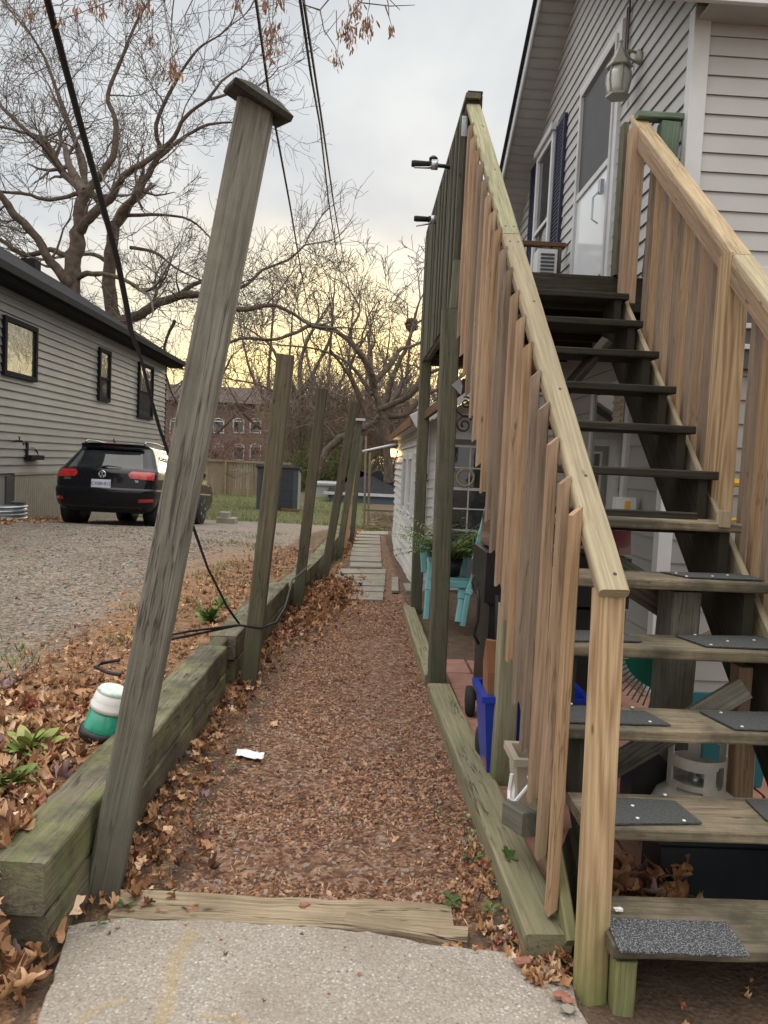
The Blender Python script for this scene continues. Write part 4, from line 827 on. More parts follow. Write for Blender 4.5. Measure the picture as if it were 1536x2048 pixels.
# ------------------------------------------------------------------ bicycles on deck
def bicycle(Y, px_tip, py_tip, lab, drop):
    tip = PY(px_tip, py_tip, Y); x0, z = tip.x, tip.z; b = thing('bicycle', lab, 'bicycle', (x0 + 0.45, Y, DZ), 'bicycles leaning on the deck railing')
    mid = x0 + 0.33
    t = MB(); t.tube([(x0 + 0.10, Y, z), (x0 + 0.25, Y, z - 0.005), (mid, Y + 0.02, z - 0.01), (mid + 0.08, Y, z - 0.005), (mid + 0.3, Y, z)], 0.016, 8); mkobj('handlebar', t, BLACKM, b, True)
    t = MB(); t.tube([(x0, Y, z), (x0 + 0.02, Y, z), (x0 + 0.13, Y, z)], [0.022, 0.026, 0.023], 12); t.tube([(x0 + 0.13, Y, z), (x0 + 0.16, Y, z)], 0.030, 12); mkobj('grip', t, RUBBER, b, True)
    t = MB(); t.tube([(x0 + 0.17, Y - 0.01, z - 0.012), (x0 + 0.13, Y - 0.03, z - 0.03 - drop * .4), (x0 + 0.02, Y - 0.035, z - 0.03 - drop)], [0.012, 0.009, 0.007], 6); t.box(x0 + 0.15, x0 + 0.20, Y - 0.03, Y + 0.01, z - 0.035, z + 0.03)
    mkobj('brake_lever', t, GALV, b, True)
    if drop < 0.02:
        t = MB(); t.tube([(x0 + 0.15, Y, z + 0.02), (x0 + 0.16, Y, z + 0.05)], 0.014, 8); t.lathe((x0 + 0.165, Y, z + 0.035), [(0.032, 0), (0.034, 0.014), (0.016, 0.03)], 12); mkobj('bell', t, BLACKM, b, True)
    t = MB(); t.tube([(mid + 0.02, Y + 0.02, z), (mid + 0.16, Y + 0.10, z - 0.25), (mid + 0.17, Y + 0.12, z - 0.35)], 0.016, 8); wx = max(mid + 0.17, 0.80)
    for (cy_) in (Y + 0.12,): 
        t.tube([(wx, cy_, DZ + 0.62), (wx, cy_ - 0.05, DZ + 0.33)], 0.012, 6)
    t.tube([(wx, Y + 0.12, DZ + 0.7), (wx, Y + 0.65, DZ + 0.35), (wx, Y + 0.6, DZ + 0.75), (wx, Y + 0.15, DZ + 0.78)], 0.015, 6); t.tube([(wx, Y + 0.65, DZ + 0.35), (wx, Y + 1.05, DZ + 0.33), (wx, Y + 0.6, DZ + 0.72)], 0.01, 6); mkobj('frame', t, BLACKM, b, True)
    for cy_ in (Y + 0.07, Y + 1.05):
        t = MB(); t.tube([(wx, cy_ + 0.32 * math.cos(q), DZ + 0.33 + 0.32 * math.sin(q)) for q in np.linspace(0, 2 * math.pi, 25)], 0.018, 6); mkobj('wheel', t, RUBBER, b, True)
    t = MB(); t.lathe((wx, Y + 0.58, DZ + 0.82), [(0.03, -0.05), (0.07, 0), (0.06, 0.03)], 10, sy=1.6); mkobj('saddle', t, RUBBER, b, True)
bicycle(5.98, 823, 327, 'nearer bicycle whose black handlebar with a bell sticks out over the deck rail', 0.01)
bicycle(7.05, 828, 437, 'farther bicycle whose lower handlebar shows beside the deck balusters', 0.045)
# ------------------------------------------------------------------ small white house behind
sh = thing('white_cottage', 'small white sided cottage with a gridded glass door and bowed side wall', 'cottage', (0.78, 9.7, 0))
SX, SY = 0.79, 9.70
def bow(s, z): return 0.10 * max(0, (1.1 - z)) * math.sin(math.pi * min(1, max(0, (s) / 7.0))) + 0.012 * math.sin(s * 2.3 + z * 3)
mkobj('side_wall', siding((SX, SY, 0), (0, 1, 0), (-1, 0, 0), 7.2, -0.02, 2.10, 0.125, sp=0.04, warp=bow), VINYLW, sh)
mkobj('front_wall', siding((SX, SY, 0), (1, 0, 0), (0, -1, 0), 5.0, 0.0, 3.6, 0.118, lambda z: (0, 5) if z < 2.1 else (min(2.5, (z - 2.1) / 0.6), 5 - min(2.5, (z - 2.1) / 0.6)) ), VINYLW, sh)
t = MB(); t.box(SX + 0.02, SX + 4.9, SY + 0.03, SY + 7.15, 0, 2.08); mkobj('wall_core', t, TRIMG, sh)
t = MB(); t.box(SX - 0.02, SX + 0.06, SY - 0.025, SY + 0.06, 0, 2.1); mkobj('corner_trim', t, VINYLW, sh)
rs = 0.60
def rafter(x): return 2.14 + rs * (x - 0.66)
t = MB(); xm = SX + 2.5
for sx, xe in ((1, 0.60), (-1, 2 * xm - 0.60)):
    zr = lambda x: 2.12 + rs * abs(x - xe)
    t.rings([[Vector((xe, yv, zr(xe))), Vector((xm, yv, zr(xm))), Vector((xm, yv, zr(xm) + 0.09)), Vector((xe, yv, zr(xe) + 0.09))] for yv in (SY - 0.45, SY + 7.4)])
mkobj('roof', t, SHINGLE, sh)
t = MB(); zr = 2.10
t.beam((0.60, SY - 0.47, 2.10), (xm, SY - 0.47, 2.10 + rs * (xm - 0.60)), 0.02, 0.17, (0, 1, 0)); mkobj('fascia', t, TRIMW, sh)
t = MB(); t.quad([(0.62, SY - 0.45, 2.10), (xm, SY - 0.45, 2.10 + rs * (xm - .62)), (xm, SY, 2.10 + rs * (xm - .62)), (0.62, SY, 2.10)]); mkobj('soffit', t, TRIMG, sh)
t = MB(); t.box(0.565, 0.60, SY - 0.46, SY + 7.4, 2.05, 2.17); mkobj('gutter', t, W_BROWN, sh)
t = MB(); t.box(0.60, SX, SY - 0.40, SY + 7.4, 2.08, 2.095); mkobj('side_soffit', t, SOFF, sh)
Od = (0, SY, 0); hd = (1, 0, 0); nd = (0, -1, 0)
dx0, dx1 = PY(868, 950, SY).x, PY(868, 950, SY).x + 1.10
dd = mkobj('door', frame(MB(), Od, hd, nd, dx0, dx1, 0.02, 2.02, 0.09, 0.0, 0.05), TRIMW, sh)
t = MB(); t.obox(Od, hd, nd, dx0 + 0.09, dx1 - 0.09, 0.05, 1.93, 0.014, 0.028); mkobj('door_leaf', t, STRAP, dd)
gl, gr, gt, gb = dx0 + 0.20, dx1 - 0.17, 1.83, 0.80
t = MB(); t.obox(Od, hd, nd, gl, gr, gb, gt, 0.028, 0.034); mkobj('pane', t, GLASS, dd)
t = MB(); frame(t, Od, hd, nd, gl - 0.03, gr + 0.03, gb - 0.03, gt + 0.03, 0.03, 0.03, 0.045)
for k in (1, 2): t.obox(Od, hd, nd, gl + (gr - gl) * k / 3 - 0.009, gl + (gr - gl) * k / 3 + 0.009, gb, gt, 0.034, 0.041)
for k in (1, 2, 3):
    zz = gb + (gt - gb) * k / 4; t.obox(Od, hd, nd, gl, gr, zz - (0.025 if k == 2 else 0.009), zz + (0.012 if k == 2 else 0.009), 0.034, 0.0425)
mkobj('grille', t, TRIMW, dd)
c = PY(931, 955, SY - 0.055); t = MB(); t.tube([(c.x + 0.105 * math.cos(q), c.y, c.z + 0.105 * math.sin(q)) for q in np.linspace(0, 2 * math.pi, 29)], 0.017, 8)
mkobj('wreath', t, plain('straw_ring', (0.38, 0.33, 0.22), 0.8, var=0.3, scale=40), label='pale straw ring wreath hanging on the cottage door', cat='wreath', smooth=True)
def text(body, size, M4, mat, parent, name='lettering', ext=0.003):
    cu = bpy.data.curves.new(name, 'FONT'); cu.body = body; cu.size = size; cu.extrude = ext; cu.align_x = 'CENTER'; cu.align_y = 'CENTER'; cu.materials.append(mat)
    o = bpy.data.objects.new(name, cu); COL.objects.link(o); o.parent = parent
    if parent is not None: o.matrix_parent_inverse = Matrix.Translation(-wloc(parent))
    o.matrix_basis = M4; bpy.context.view_layer.update(); dg = bpy.context.evaluated_depsgraph_get(); me = bpy.data.meshes.new_from_object(o.evaluated_get(dg)); me.materials.clear(); me.materials.append(mat)
    q = bpy.data.objects.new(name, me); COL.objects.link(q); q.parent = parent
    if parent is not None: q.matrix_parent_inverse = Matrix.Translation(-wloc(parent))
    q.matrix_basis = M4; bpy.data.objects.remove(o); q.name = name; return q
FACECAM = Matrix.Rotation(R(90), 4, 'X')           # text facing -Y
c = PY(851, 955, SY - 0.03); text('2', 0.15, Matrix.Translation(c) @ FACECAM, BLACKP, sh, 'house_number', 0.006)
for (a, b) in ((10.7, 11.75), (12.1, 13.3)):
    wq = mkobj('window', frame(MB(), (SX - 0.03, 0, 0), (0, 1, 0), (-1, 0, 0), a, b, 0.72, 1.75, 0.09, -0.02, 0.05), TRIMW, sh)
    t = MB(); t.obox((SX - 0.03, 0, 0), (0, 1, 0), (-1, 0, 0), a + .09, b - .09, 0.81, 1.66, 0.0, 0.02); mkobj('pane', t, GLASSM, wq)
t = MB(); cp = [PY(893, 838, 9.3), PY(893, 838, 9.3)]
def spiral(c, r0, turns, a0, sgn=1, n=30): return [(c.x + (r0 * (1 - 0.8 * k / n)) * math.cos(a0 + sgn * turns * 2 * math.pi * k / n), c.y, c.z + (r0 * (1 - 0.8 * k / n)) * math.sin(a0 + sgn * turns * 2 * math.pi * k / n)) for k in range(n + 1)]
t = MB(); t.tube(spiral(PY(928, 850, 5.6), 0.066, 1.6, 0.6, 1), 0.006, 6); t.tube(spiral(PY(932, 806, 5.6), 0.045, 1.4, 2.0, -1), 0.006, 6); t.tube([PY(912, 812, 5.6), PY(914, 824, 5.6), PY(926, 832, 5.6), PY(944, 832, 5.6), PY(950, 845, 5.6)], 0.006, 6)
mkobj('scroll_bracket', t, BLACKM, label='black wrought iron scroll bracket under the deck', cat='bracket', smooth=True)
# lit wall lamp on far corner + white stick
c = PY(787, 905, 16.0); lm = thing('lit_porch_lamp', 'small lit porch lamp glowing amber at the far end of the cottage', 'lamp', tuple(c))
t = MB(); t.lathe(c, [(0.045, -0.09), (0.06, 0.0), (0.065, 0.07)], 8); mkobj('lamp_glass', t, LIT, lm)
t = MB(); t.lathe(c, [(0.075, 0.07), (0.05, 0.12), (0.01, 0.16)], 8); t.lathe(c, [(0.02, -0.12), (0.045, -0.09)], 8); t.tube([c + Vector((0, 0, .14)), c + Vector((.07, 0, .18)), (SX, c.y, c.z + .1)], 0.012, 5); mkobj('lamp_cage', t, BLACKM, lm)
pl = bpy.data.lights.new('porch_lamp_light', 'POINT'); pl.energy = 2.0; pl.color = (1, 0.6, 0.25); pl.shadow_soft_size = 0.05; po = bpy.data.objects.new('porch_lamp_light', pl); COL.objects.link(po); po.location = c + Vector((0, -0.12, 0)); po.parent = lm; po.matrix_parent_inverse = Matrix.Translation(-c)
t = MB(); t.tube([PY(722, 903, 15.0), PY(792, 888, 15.0)], 0.02, 6); mkobj('gutter_stick', t, TRIMW, label='thin pale stick jutting from the cottage eave to the far posts', cat='stick')
for i, (a, b, c_, lab) in enumerate(((729, 872, 1058, 'thin pale pole leaning beside the far fence posts'), (737, 905, 1052, 'short thin pale stake next to the thin pole'))):
    t = MB(); t.tube([PY(a - 1, c_, 18.0), PY(a + 3, b, 18.0)], 0.028, 6); mkobj('garden_stake', t, W_FENCE, label=lab, cat='stake')
# ------------------------------------------------------------------ left house
gh = thing('grey_bungalow', 'dark grey sided bungalow with black gutters and three black framed windows', 'house', (-6.4, 25, 0))
LX = -6.40
LO = (LX, 0, 0); lh = (0, 1, 0); ln = (1, 0, 0)
mkobj('wall', siding((LX, 8.0, 0), lh, ln, 17.2, 1.08, 4.36, 0.150, sp=0.032), TAUPE, gh)
t = MB(); t.box(LX - 9, LX - 0.01, 8.0, 25.15, -0.2, 4.45); mkobj('wall_core', t, TAUPE, gh)
mkobj('end_wall', siding((LX, 25.19, 0), (-1, 0, 0), (0, 1, 0), 8, 0, 4.4, 0.136), TAUPE, gh)
t = MB(); t.box(LX - 0.02, LX + 0.03, 25.14, 25.22, 0, 4.4); mkobj('corner_trim', t, GUTTER, gh)
t = MB(); yv = 14.45
while yv < 25: t.box(LX - 0.02, LX + 0.015, yv, yv + 0.085, -0.4, 1.06, 0.003); yv += 0.098
t.box(LX - 0.03, LX + 0.035, 14.4, 25.1, 1.035, 1.075); mkobj('skirting', t, plain('skirting_panel', (0.27, 0.245, 0.20), 0.6), gh)
t = MB(); t.box(LX - 0.03, LX + 0.02, 14.1, 14.42, -0.2, 1.03); mkobj('skirting_gap', t, SCREEN, gh)
# roof
RX, RZ = -10.1, 6.98
t = MB(); t.rings([[Vector((-5.98, y, 4.56)), Vector((RX, y, RZ)), Vector((-14.3, y, 4.56)), Vector((-14.3, y, 4.46)), Vector((RX, y, RZ - 0.12)), Vector((-5.98, y, 4.46))] for y in (7.0, 25.8)]); mkobj('roof', t, SHINGLE, gh)
t = MB(); t.box(-6.0, -5.88, 7.0, 25.82, 4.42, 4.56); t.box(-6.04, -6.0, 7.0, 25.8, 4.34, 4.44); mkobj('gutter', t, GUTTER, gh)
t = MB(); t.box(LX - 0.02, -6.0, 7.0, 25.8, 4.35, 4.37); t.poly([(-5.98, 25.8, 4.44), (RX, 25.8, RZ - .12), (-14, 25.8, 4.44)], 0.02, (0, 1, 0)); mkobj('soffit', t, GUTTER, gh)
vx = -9.55; t = MB(); t.box(vx - 0.2, vx + 0.2, 22.2, 22.6, 6.5, 6.82); mkobj('roof_vent', t, GUTTER, gh)
def lwin(pl, pr, pt, pb, mid=None, curtain=False):
    a = PX(pl, (pt + pb) / 2, LX); b = PX(pr, (pt + pb) / 2, LX); c1 = PX((pl + pr) / 2, pt, LX).z; c0 = PX((pl + pr) / 2, pb, LX).z
    y0, y1 = a.y, b.y; f = mkobj('window', frame(MB(), LO, lh, ln, y0, y1, c0, c1, 0.09, 0.0, 0.085), GUTTER, gh)
    t = MB(); t.obox(LO, lh, ln, y0 + .09, y1 - .09, c0 + .09 if mid is None else (c0 + c1) / 2 + mid, c1 - .09, 0.034, 0.044); mkobj('pane', t, GLASSM, f)
    if mid is not None:
        t = MB(); t.obox(LO, lh, ln, y0 + .09, y1 - .09, c0 + .09, (c0 + c1) / 2 + mid - 0.05, 0.034, 0.042); mkobj('pane', t, GLASS, f)
        t = MB(); t.obox(LO, lh, ln, y0 + .09, y1 - .09, (c0 + c1) / 2 + mid - 0.05, (c0 + c1) / 2 + mid, 0.034, 0.07); mkobj('sash', t, GUTTER, f)
lwin(1, 68, 642, 757); lwin(193, 216, 698, 803, -0.05); lwin(273, 302, 728, 838, 0.0)
# hose bib and boot scraper like bracket on the wall
a = PX(28, 882, LX); t = MB(); t.tube([a, a + Vector((.16, 0, 0)), a + Vector((.18, 0, -.07))], 0.02, 6); t.tube([a + Vector((.1, 0, 0.02)), a + Vector((.1, 0, .07))], 0.012, 6); t.tube([a + Vector((.1, -.05, 0.08)), a + Vector((.1, .05, .08))], 0.012, 6); mkobj('hose_tap', t, BLACKM, label='small garden tap on the grey bungalow wall', cat='tap')
a = PX(62, 912, LX); hr = thing('hose_hanger', 'dark wall mounted hose hanger low on the grey bungalow', 'hose hanger', tuple(a)); t = MB(); t.tube([a + Vector((0.02, 0.28 * math.cos(q), 0.16 * math.sin(q))) for q in np.linspace(0, math.pi, 14)], 0.012, 5); t.box(a.x, a.x + 0.16, a.y - 0.35, a.y + 0.25, a.z - 0.07, a.z + 0.02); t.box(a.x, a.x + 0.05, a.y - 0.30, a.y - 0.22, a.z, a.z + 0.26); mkobj('bracket', t, GUTTER, hr)
# corrugated window well
t = MB(); prof = []; 
for k in range(29):
    z_ = 0.22 + 0.34 * k / 28; rr = 0.46 + 0.016 * math.sin(2 * math.pi * k / 5.6); prof.append((rr, z_))
ring = []
for rr, z_ in prof: ring.append([(LX + 0.02 + rr * 0.95 * math.sin(q), 13.85 - rr * 1.1 * math.cos(q), z_) for q in np.linspace(0, math.pi, 18)])
t.rings(ring, closed=False); mkobj('window_well', t, GALV, label='corrugated galvanised window well against the bungalow foot', cat='window well')
# ------------------------------------------------------------------ car
CX0, CY0, CZ0 = -4.50, 13.42, 0.30
car = thing('parked_car', 'black estate car parked on the gravel seen from behind', 'car', (CX0, CY0, CZ0)); car.rotation_euler = (-math.atan(0.062), 0, R(-3.2))
# profile per height: half width, rear y, front y, corner radius
PR = [(0.20, 0.76, 0.30, 4.25, 0.20), (0.26, 0.82, 0.14, 4.42, 0.24), (0.34, 0.865, 0.06, 4.52, 0.26), (0.46, 0.885, 0.015, 4.56, 0.28), (0.58, 0.895, 0.0, 4.55, 0.28), (0.625, 0.897, 0.015, 4.54, 0.28), (0.64, 0.892, 0.055, 4.53, 0.27), (0.72, 0.895, 0.065, 4.48, 0.26), (0.82, 0.897, 0.085, 4.35, 0.26), (0.90, 0.890, 0.105, 4.10, 0.27), (0.955, 0.875, 0.14, 3.55, 0.27), (0.985, 0.85, 0.185, 3.30, 0.26), (1.05, 0.815, 0.25, 3.12, 0.25), (1.15, 0.765, 0.335, 2.90, 0.25), (1.25, 0.715, 0.42, 2.66, 0.25), (1.33, 0.67, 0.49, 2.46, 0.24), (1.38, 0.64, 0.52, 2.30, 0.24), (1.42, 0.60, 0.42, 2.14, 0.22), (1.445, 0.55, 0.46, 2.0, 0.22), (1.458, 0.42, 0.62, 1.8, 0.22), (1.462, 0.22, 0.9, 1.5, 0.2)]
PRA = np.array(PR)
def cring(z, n=80, off=0.0):
    hw, yr, yf, rd = [float(np.interp(z, PRA[:, 0], PRA[:, k])) for k in (1, 2, 3, 4)]
    return hw, yr, yf, rd
def csurf(s, z, off=0.0):
    """s in metres from rear centre, positive to the right side (+x), along the outline; rear face then corner then side"""
    hw, yr, yf, rd = cring(z); sg = 1 if s >= 0 else -1; a = abs(s); w1 = hw - rd; arc = rd * math.pi / 2
    crown = 0.045
    if a <= w1: x, y, nx, ny = a, yr + crown * (a / max(w1, .01)) ** 2, 0, -1
    elif a <= w1 + arc:
        q = (a - w1) / rd; x, y, nx, ny = w1 + rd * math.sin(q), yr + crown + rd - rd * math.cos(q), math.sin(q), -math.cos(q)
    else: x, y, nx, ny = hw, yr + crown + rd + (a - w1 - arc), 1, 0
    return Vector((CX0 + sg * (x + nx * off), CY0 + y + ny * off, CZ0 + z))
t = MB(); rings = []
zs = sorted(set([p[0] for p in PR] + list(np.linspace(0.22, 1.44, 30))))
for z in zs:
    hw, yr, yf, rd = cring(z); pts = []
    w1 = hw - rd; arc = rd * math.pi / 2; half = w1 + arc + (yf - yr - 2 * rd)
    S = list(np.linspace(0, w1, 6)) + list(w1 + arc * np.linspace(0.1, 1, 8)) + list(np.linspace(w1 + arc, half, 14)[1:])
    right = [csurf(s, z) for s in S]
    fr = []
    for q in np.linspace(0, math.pi / 2, 7)[1:]: fr.append(Vector((CX0 + hw - rd + rd * math.cos(q), CY0 + yf - rd + 0.045 + rd * math.sin(q), CZ0 + z)))
    right += fr; left = [Vector((2 * CX0 - p.x, p.y, p.z)) for p in right[1:]]
    rings.append(right + list(reversed(left)))
t.rings(rings); body = mkobj('body', t, PAINTB, car, True)
def patch(name, s0, s1, z0, z1, mat, par, off=0.006, ns=10, nz=6, fn=None):
    t = MB(); R_ = []
    for j in range(nz + 1):
        row = []
        for i in range(ns + 1):
            u, v = i / ns, j / nz
            a, b, c, d = (s0, s1, z0, z1) if fn is None else fn(u, v)
            if fn is None: s, z = s0 + (s1 - s0) * u, z0 + (z1 - z0) * v
            else: s, z = a, b
            row.append(csurf(s, z, off))
        R_.append(row)
    t.rings(R_, closed=False, cap=False); return mkobj(name, t, mat, par, True)
tg_ = patch('rear_window', 0, 0, 0, 0, plain('car_glass', (0.02, 0.023, 0.026), 0.04, spec=0.6, coat=0.1, var=0.4, scale=3), car, 0.004, 12, 8, fn=lambda u, v: ((u * 2 - 1) * (0.66 - 0.12 * v), 0.985 + 0.32 * v, 0, 0))
t = MB(); a = csurf(-0.05, 1.0, 0.02); b = csurf(0.30, 1.005, 0.03); t.tube([a, a + Vector((.12, -.01, .02)), b], [0.018, 0.014, 0.006], 6); mkobj('wiper', t, BLACKP, tg_)
patch('side_window', 0, 0, 0, 0, plain('car_side_glass', (0.02, 0.02, 0.022), 0.03, spec=1.0, coat=0.8), car, 0.004, 14, 5, fn=lambda u, v: (0.98 + 0.12 * v + u * (2.25 - 0.25 * v), 0.99 + 0.34 * v, 0, 0))
patch('side_window', 0, 0, 0, 0, plain('car_side_glass', (0.02, 0.02, 0.022), 0.03, spec=1.0, coat=0.8), car, 0.004, 14, 5, fn=lambda u, v: (-(0.98 + 0.12 * v + u * (2.25 - 0.25 * v)), 0.99 + 0.34 * v, 0, 0))
for sg in (-1, 1):
    patch('tail_light', 0, 0, 0, 0, REDL, car, 0.006, 12, 5, fn=lambda u, v: (sg * (0.44 + 0.05 * abs(v - .5) * 2 * (1 - u) + u * 0.46), 0.815 + 0.125 * v - 0.02 * u * (1 - v), 0, 0))
    patch('reflector', 0, 0, 0, 0, REDL, car, 0.006, 6, 3, fn=lambda u, v: (sg * (0.66 + u * 0.28), 0.40 + 0.055 * v + 0.02 * u, 0, 0))
patch('bumper_lower', -0.8, 0.8, 0.21, 0.33, plain('bumper_plastic', (0.018, 0.018, 0.02), 0.6), car, 0.005, 12, 3)
patch('spoiler', -0.56, 0.56, 1.335, 1.43, PAINTB, car, 0.05, 12, 4); patch('brake_light', -0.2, 0.2, 1.365, 1.395, plain('dim_red', (0.18, 0.01, 0.01), 0.2), car, 0.053, 6, 2)
t = MB(); c = csurf(0, 0.868, 0.012); t.tube([(c.x + 0.058 * math.cos(q), c.y, c.z + 0.058 * math.sin(q)) for q in np.linspace(0, 2 * math.pi, 25)], 0.007, 6)
def bar(p, q): t.beam((c.x + p[0], c.y - 0.002, c.z + p[1]), (c.x + q[0], c.y - 0.002, c.z + q[1]), 0.010, 0.008, (0, 1, 0), 0.001)
for p, q in (((-.024, .052), (0, .006)), ((.024, .052), (0, .006)), ((-.050, .024), (-.024, -.048)), ((-.024, -.048), (0, .0)), ((0, .0), (.024, -.048)), ((.024, -.048), (.050, .024))): bar(p, q)
mkobj('badge', t, CHROME, car)
c = csurf(0, 0.70, 0.012); t = MB(); t.box(c.x - 0.17, c.x + 0.17, c.y - 0.008, c.y + 0.004, c.z - 0.09, c.z + 0.075)
plt = mkobj('number_plate', t, plain('plate_white', (0.55, 0.58, 0.66), 0.4, var=0.05), car)
text('CXBB\u00b7812', 0.080, Matrix.Translation((c.x, c.y - 0.010, c.z + 0.0)) @ FACECAM, plain('plate_blue', (0.03, 0.04, 0.25), 0.5), plt, 'plate_lettering', 0.001)
for (s, z_, b_) in ((-0.62, 0.775, 'GOLF'), (0.60, 0.765, 'TSI')):
    c = csurf(s, z_, 0.010); text(b_, 0.05, Matrix.Translation(c) @ FACECAM, CHROME, car, 'badge_lettering', 0.001)
for (sx, sy) in ((-1, 0.83), (1, 0.83), (-1, 3.50), (1, 3.50)):
    wc = Vector((CX0 + sx * 0.80, CY0 + sy, CZ0 + 0.31)); ax = (sx, 0, 0)
    t = MB(); t.lathe(wc, [(0.2, -0.12), (0.29, -0.12), (0.315, -0.09), (0.315, 0.085), (0.295, 0.108), (0.215, 0.11)], 32, ax); wh = mkobj('wheel', t, RUBBER, car, True)
    t = MB(); t.lathe(wc, [(0.215, 0.109), (0.205, 0.06), (0.06, 0.05), (0.05, 0.10), (0.0, 0.10)], 28, ax)
    for k in range(5):
        q = 2 * math.pi * k / 5; t.beam(wc + Vector((sx * 0.095, 0.04 * math.cos(q), 0.04 * math.sin(q))), wc + Vector((sx * 0.105, 0.205 * math.cos(q), 0.205 * math.sin(q))), 0.05, 0.02, (0, -math.sin(q), math.cos(q)), 0.004)
    mkobj('rim', t, ALLOY, wh)
    t = MB(); t.lathe(wc, [(0.20, -0.2), (0.36, -0.2), (0.365, 0.088), (0.325, 0.094)], 28, ax); mkobj('wheel_arch', t, BLACKP, car, True)
for sx in (-1, 1):
    t = MB(); t.tube([(CX0 + sx * 0.54, CY0 + y, CZ0 + z) for y, z in ((0.62, 1.455), (0.72, 1.50), (1.2, 1.515), (1.9, 1.50), (2.1, 1.43))], 0.018, 6); mkobj('roof_rail', t, ALLOY, car, True)
    t = MB(); t.lathe((CX0 + sx * 0.98, CY0 + 2.95, CZ0 + 1.02), [(0.05, -0.07), (0.10, -0.03), (0.10, 0.05), (0.03, 0.09)], 12, (0, 1, 0), sx=1, sy=0.8); mkobj('door_mirror', t, PAINTB, car, True)
t = MB(); t.beam((CX0 - 0.05, CY0 + 0.75, CZ0 + 1.455), (CX0 - 0.05, CY0 + 0.66, CZ0 + 1.53), 0.02, 0.05, (1, 0, 0), 0.004); mkobj('roof_antenna', t, BLACKP, car)
# door seams of the car: thin grooves on the right side
# ------------------------------------------------------------------ background structures
zb = -0.44
fn_ = thing('board_fence', 'weathered vertical board fence across the back of the yard', 'fence', (-9, 40, zb))
t = MB(); x = -20.0; k = 0
while x < -3.6:
    w_ = 0.14; h_ = 1.72 + random.uniform(-.04, .04); t.box(x, x + w_ - 0.012, 40 + (k % 2) * 0.02, 40.02 + (k % 2) * 0.02, zb, zb + h_); x += w_; k += 1
mkobj('boards', t, W_FENCE, fn_)
t = MB(); t.box(-20, -3.6, 39.93, 39.99, zb + 1.66, zb + 1.78); mkobj('cap_rail', t, W_FENCE, fn_)
for x in np.arange(-19, -4, 2.4):
    t = MB(); t.box(x, x + 0.1, 39.9, 39.99, zb, zb + 1.72); mkobj('post', t, W_FENCE, fn_)
# shed
a, b = PY(512, 1018, 30), PY(594, 1018, 30); shd = thing('garden_shed', 'slate grey resin garden shed with double doors', 'shed', ((a.x + b.x) / 2, 30, zb)); x0, x1 = a.x, b.x; h0 = PY(550, 930, 30).z
t = MB(); t.box(x0, x1, 30, 31.4, zb - .1, h0 - 0.12); mkobj('walls', t, SHEDM, shd)
t = MB(); t.quad([(x1 + .004, 30.02, zb), (x1 + .004, 31.38, zb), (x1 + .004, 31.38, h0 - .3), (x1 + .004, 30.02, h0 - .14)]); mkobj('side_wall', t, plain('shed_side', (0.26, 0.25, 0.23), 0.6), shd)
t = MB(); t.beam(((x0 + x1) / 2, 29.9, h0 - .06), ((x0 + x1) / 2, 31.5, h0 - 0.26), x1 - x0 + 0.14, 0.07, (1, 0, 0)); mkobj('roof', t, SHEDD, shd)
t = MB(); t.box(x0 + .2, x1 - .2, 29.97, 30, h0 - .36, h0 - .22); mkobj('transom', t, SHEDD, shd)
for k in (0, 1):
    xa = x0 + 0.18 + k * (x1 - x0 - .36) / 2; t = MB(); t.box(xa + .01, xa + (x1 - x0 - .36) / 2 - .01, 29.96, 30, zb + .05, h0 - .42)
    for zz in (0.35, 0.75, 1.15): t.box(xa + .08, xa + (x1 - x0 - .36) / 2 - .08, 29.95, 29.962, zb + zz, zb + zz + .26)
    d_ = mkobj('door', t, SHEDD, shd)
t = MB(); t.box(x0 + 1.0, x1 + 0.1, 29.6, 30.0, zb - .05, zb + .06); mkobj('door_step', t, W_BROWN, shd)
# brick building
bb = thing('brick_building', 'distant two storey red brick building with arched white windows', 'building', (-14, 75, zb))
zt_ = PY(520, 800, 75).z; xl, xr = -32, PY(612, 900, 75).x
t = MB(); t.box(xl, xr, 75, 86, zb, zt_ - 0.4); mkobj('wall', t, BRICK, bb)
t = MB(); t.rings([[Vector((xl - .5, 74.4, zt_ - .45)), Vector((xr + .5, 74.4, zt_ - .45)), Vector((xr + .5, 86, zt_ - .45)), Vector((xl - .5, 86, zt_ - .45))], [Vector((xl + 1, 77.5, zt_ + 1.3)), Vector((xr - 1.5, 77.5, zt_ + 1.3)), Vector((xr - 1.5, 84, zt_ + 1.3)), Vector((xl + 1, 84, zt_ + 1.3))]]); mkobj('roof', t, plain('brown_shingle', (0.085, 0.06, 0.052), 0.9, var=0.3), bb)
for px_ in (352, 395, 438, 478, 512, 560, 590):
    for (pt, pb) in ((842, 866), (893, 920)):
        if pt > 880 and px_ in (395, 560): continue
        a = PY(px_ - 13, pb, 74.98); b = PY(px_ + 11, pt, 74.98)
        f = mkobj('window', frame(MB(), (0, 75, 0), (1, 0, 0), (0, -1, 0), a.x, b.x, a.z, b.z, 0.11, 0.0, 0.08), TRIMW, bb)
        t = MB(); t.obox((0, 75, 0), (1, 0, 0), (0, -1, 0), a.x + .1, b.x - .1, a.z + .1, b.z - .1, 0.01, 0.03); mkobj('pane', t, GLASS, f)
        t = MB(); m_ = (a.x + b.x) / 2; t.tube([(a.x, 74.93, b.z), (a.x + .3, 74.93, b.z + .16), (m_, 74.93, b.z + .22), (b.x - .3, 74.93, b.z + .16), (b.x, 74.93, b.z)], 0.05, 5); mkobj('arch', t, TRIMW, f)
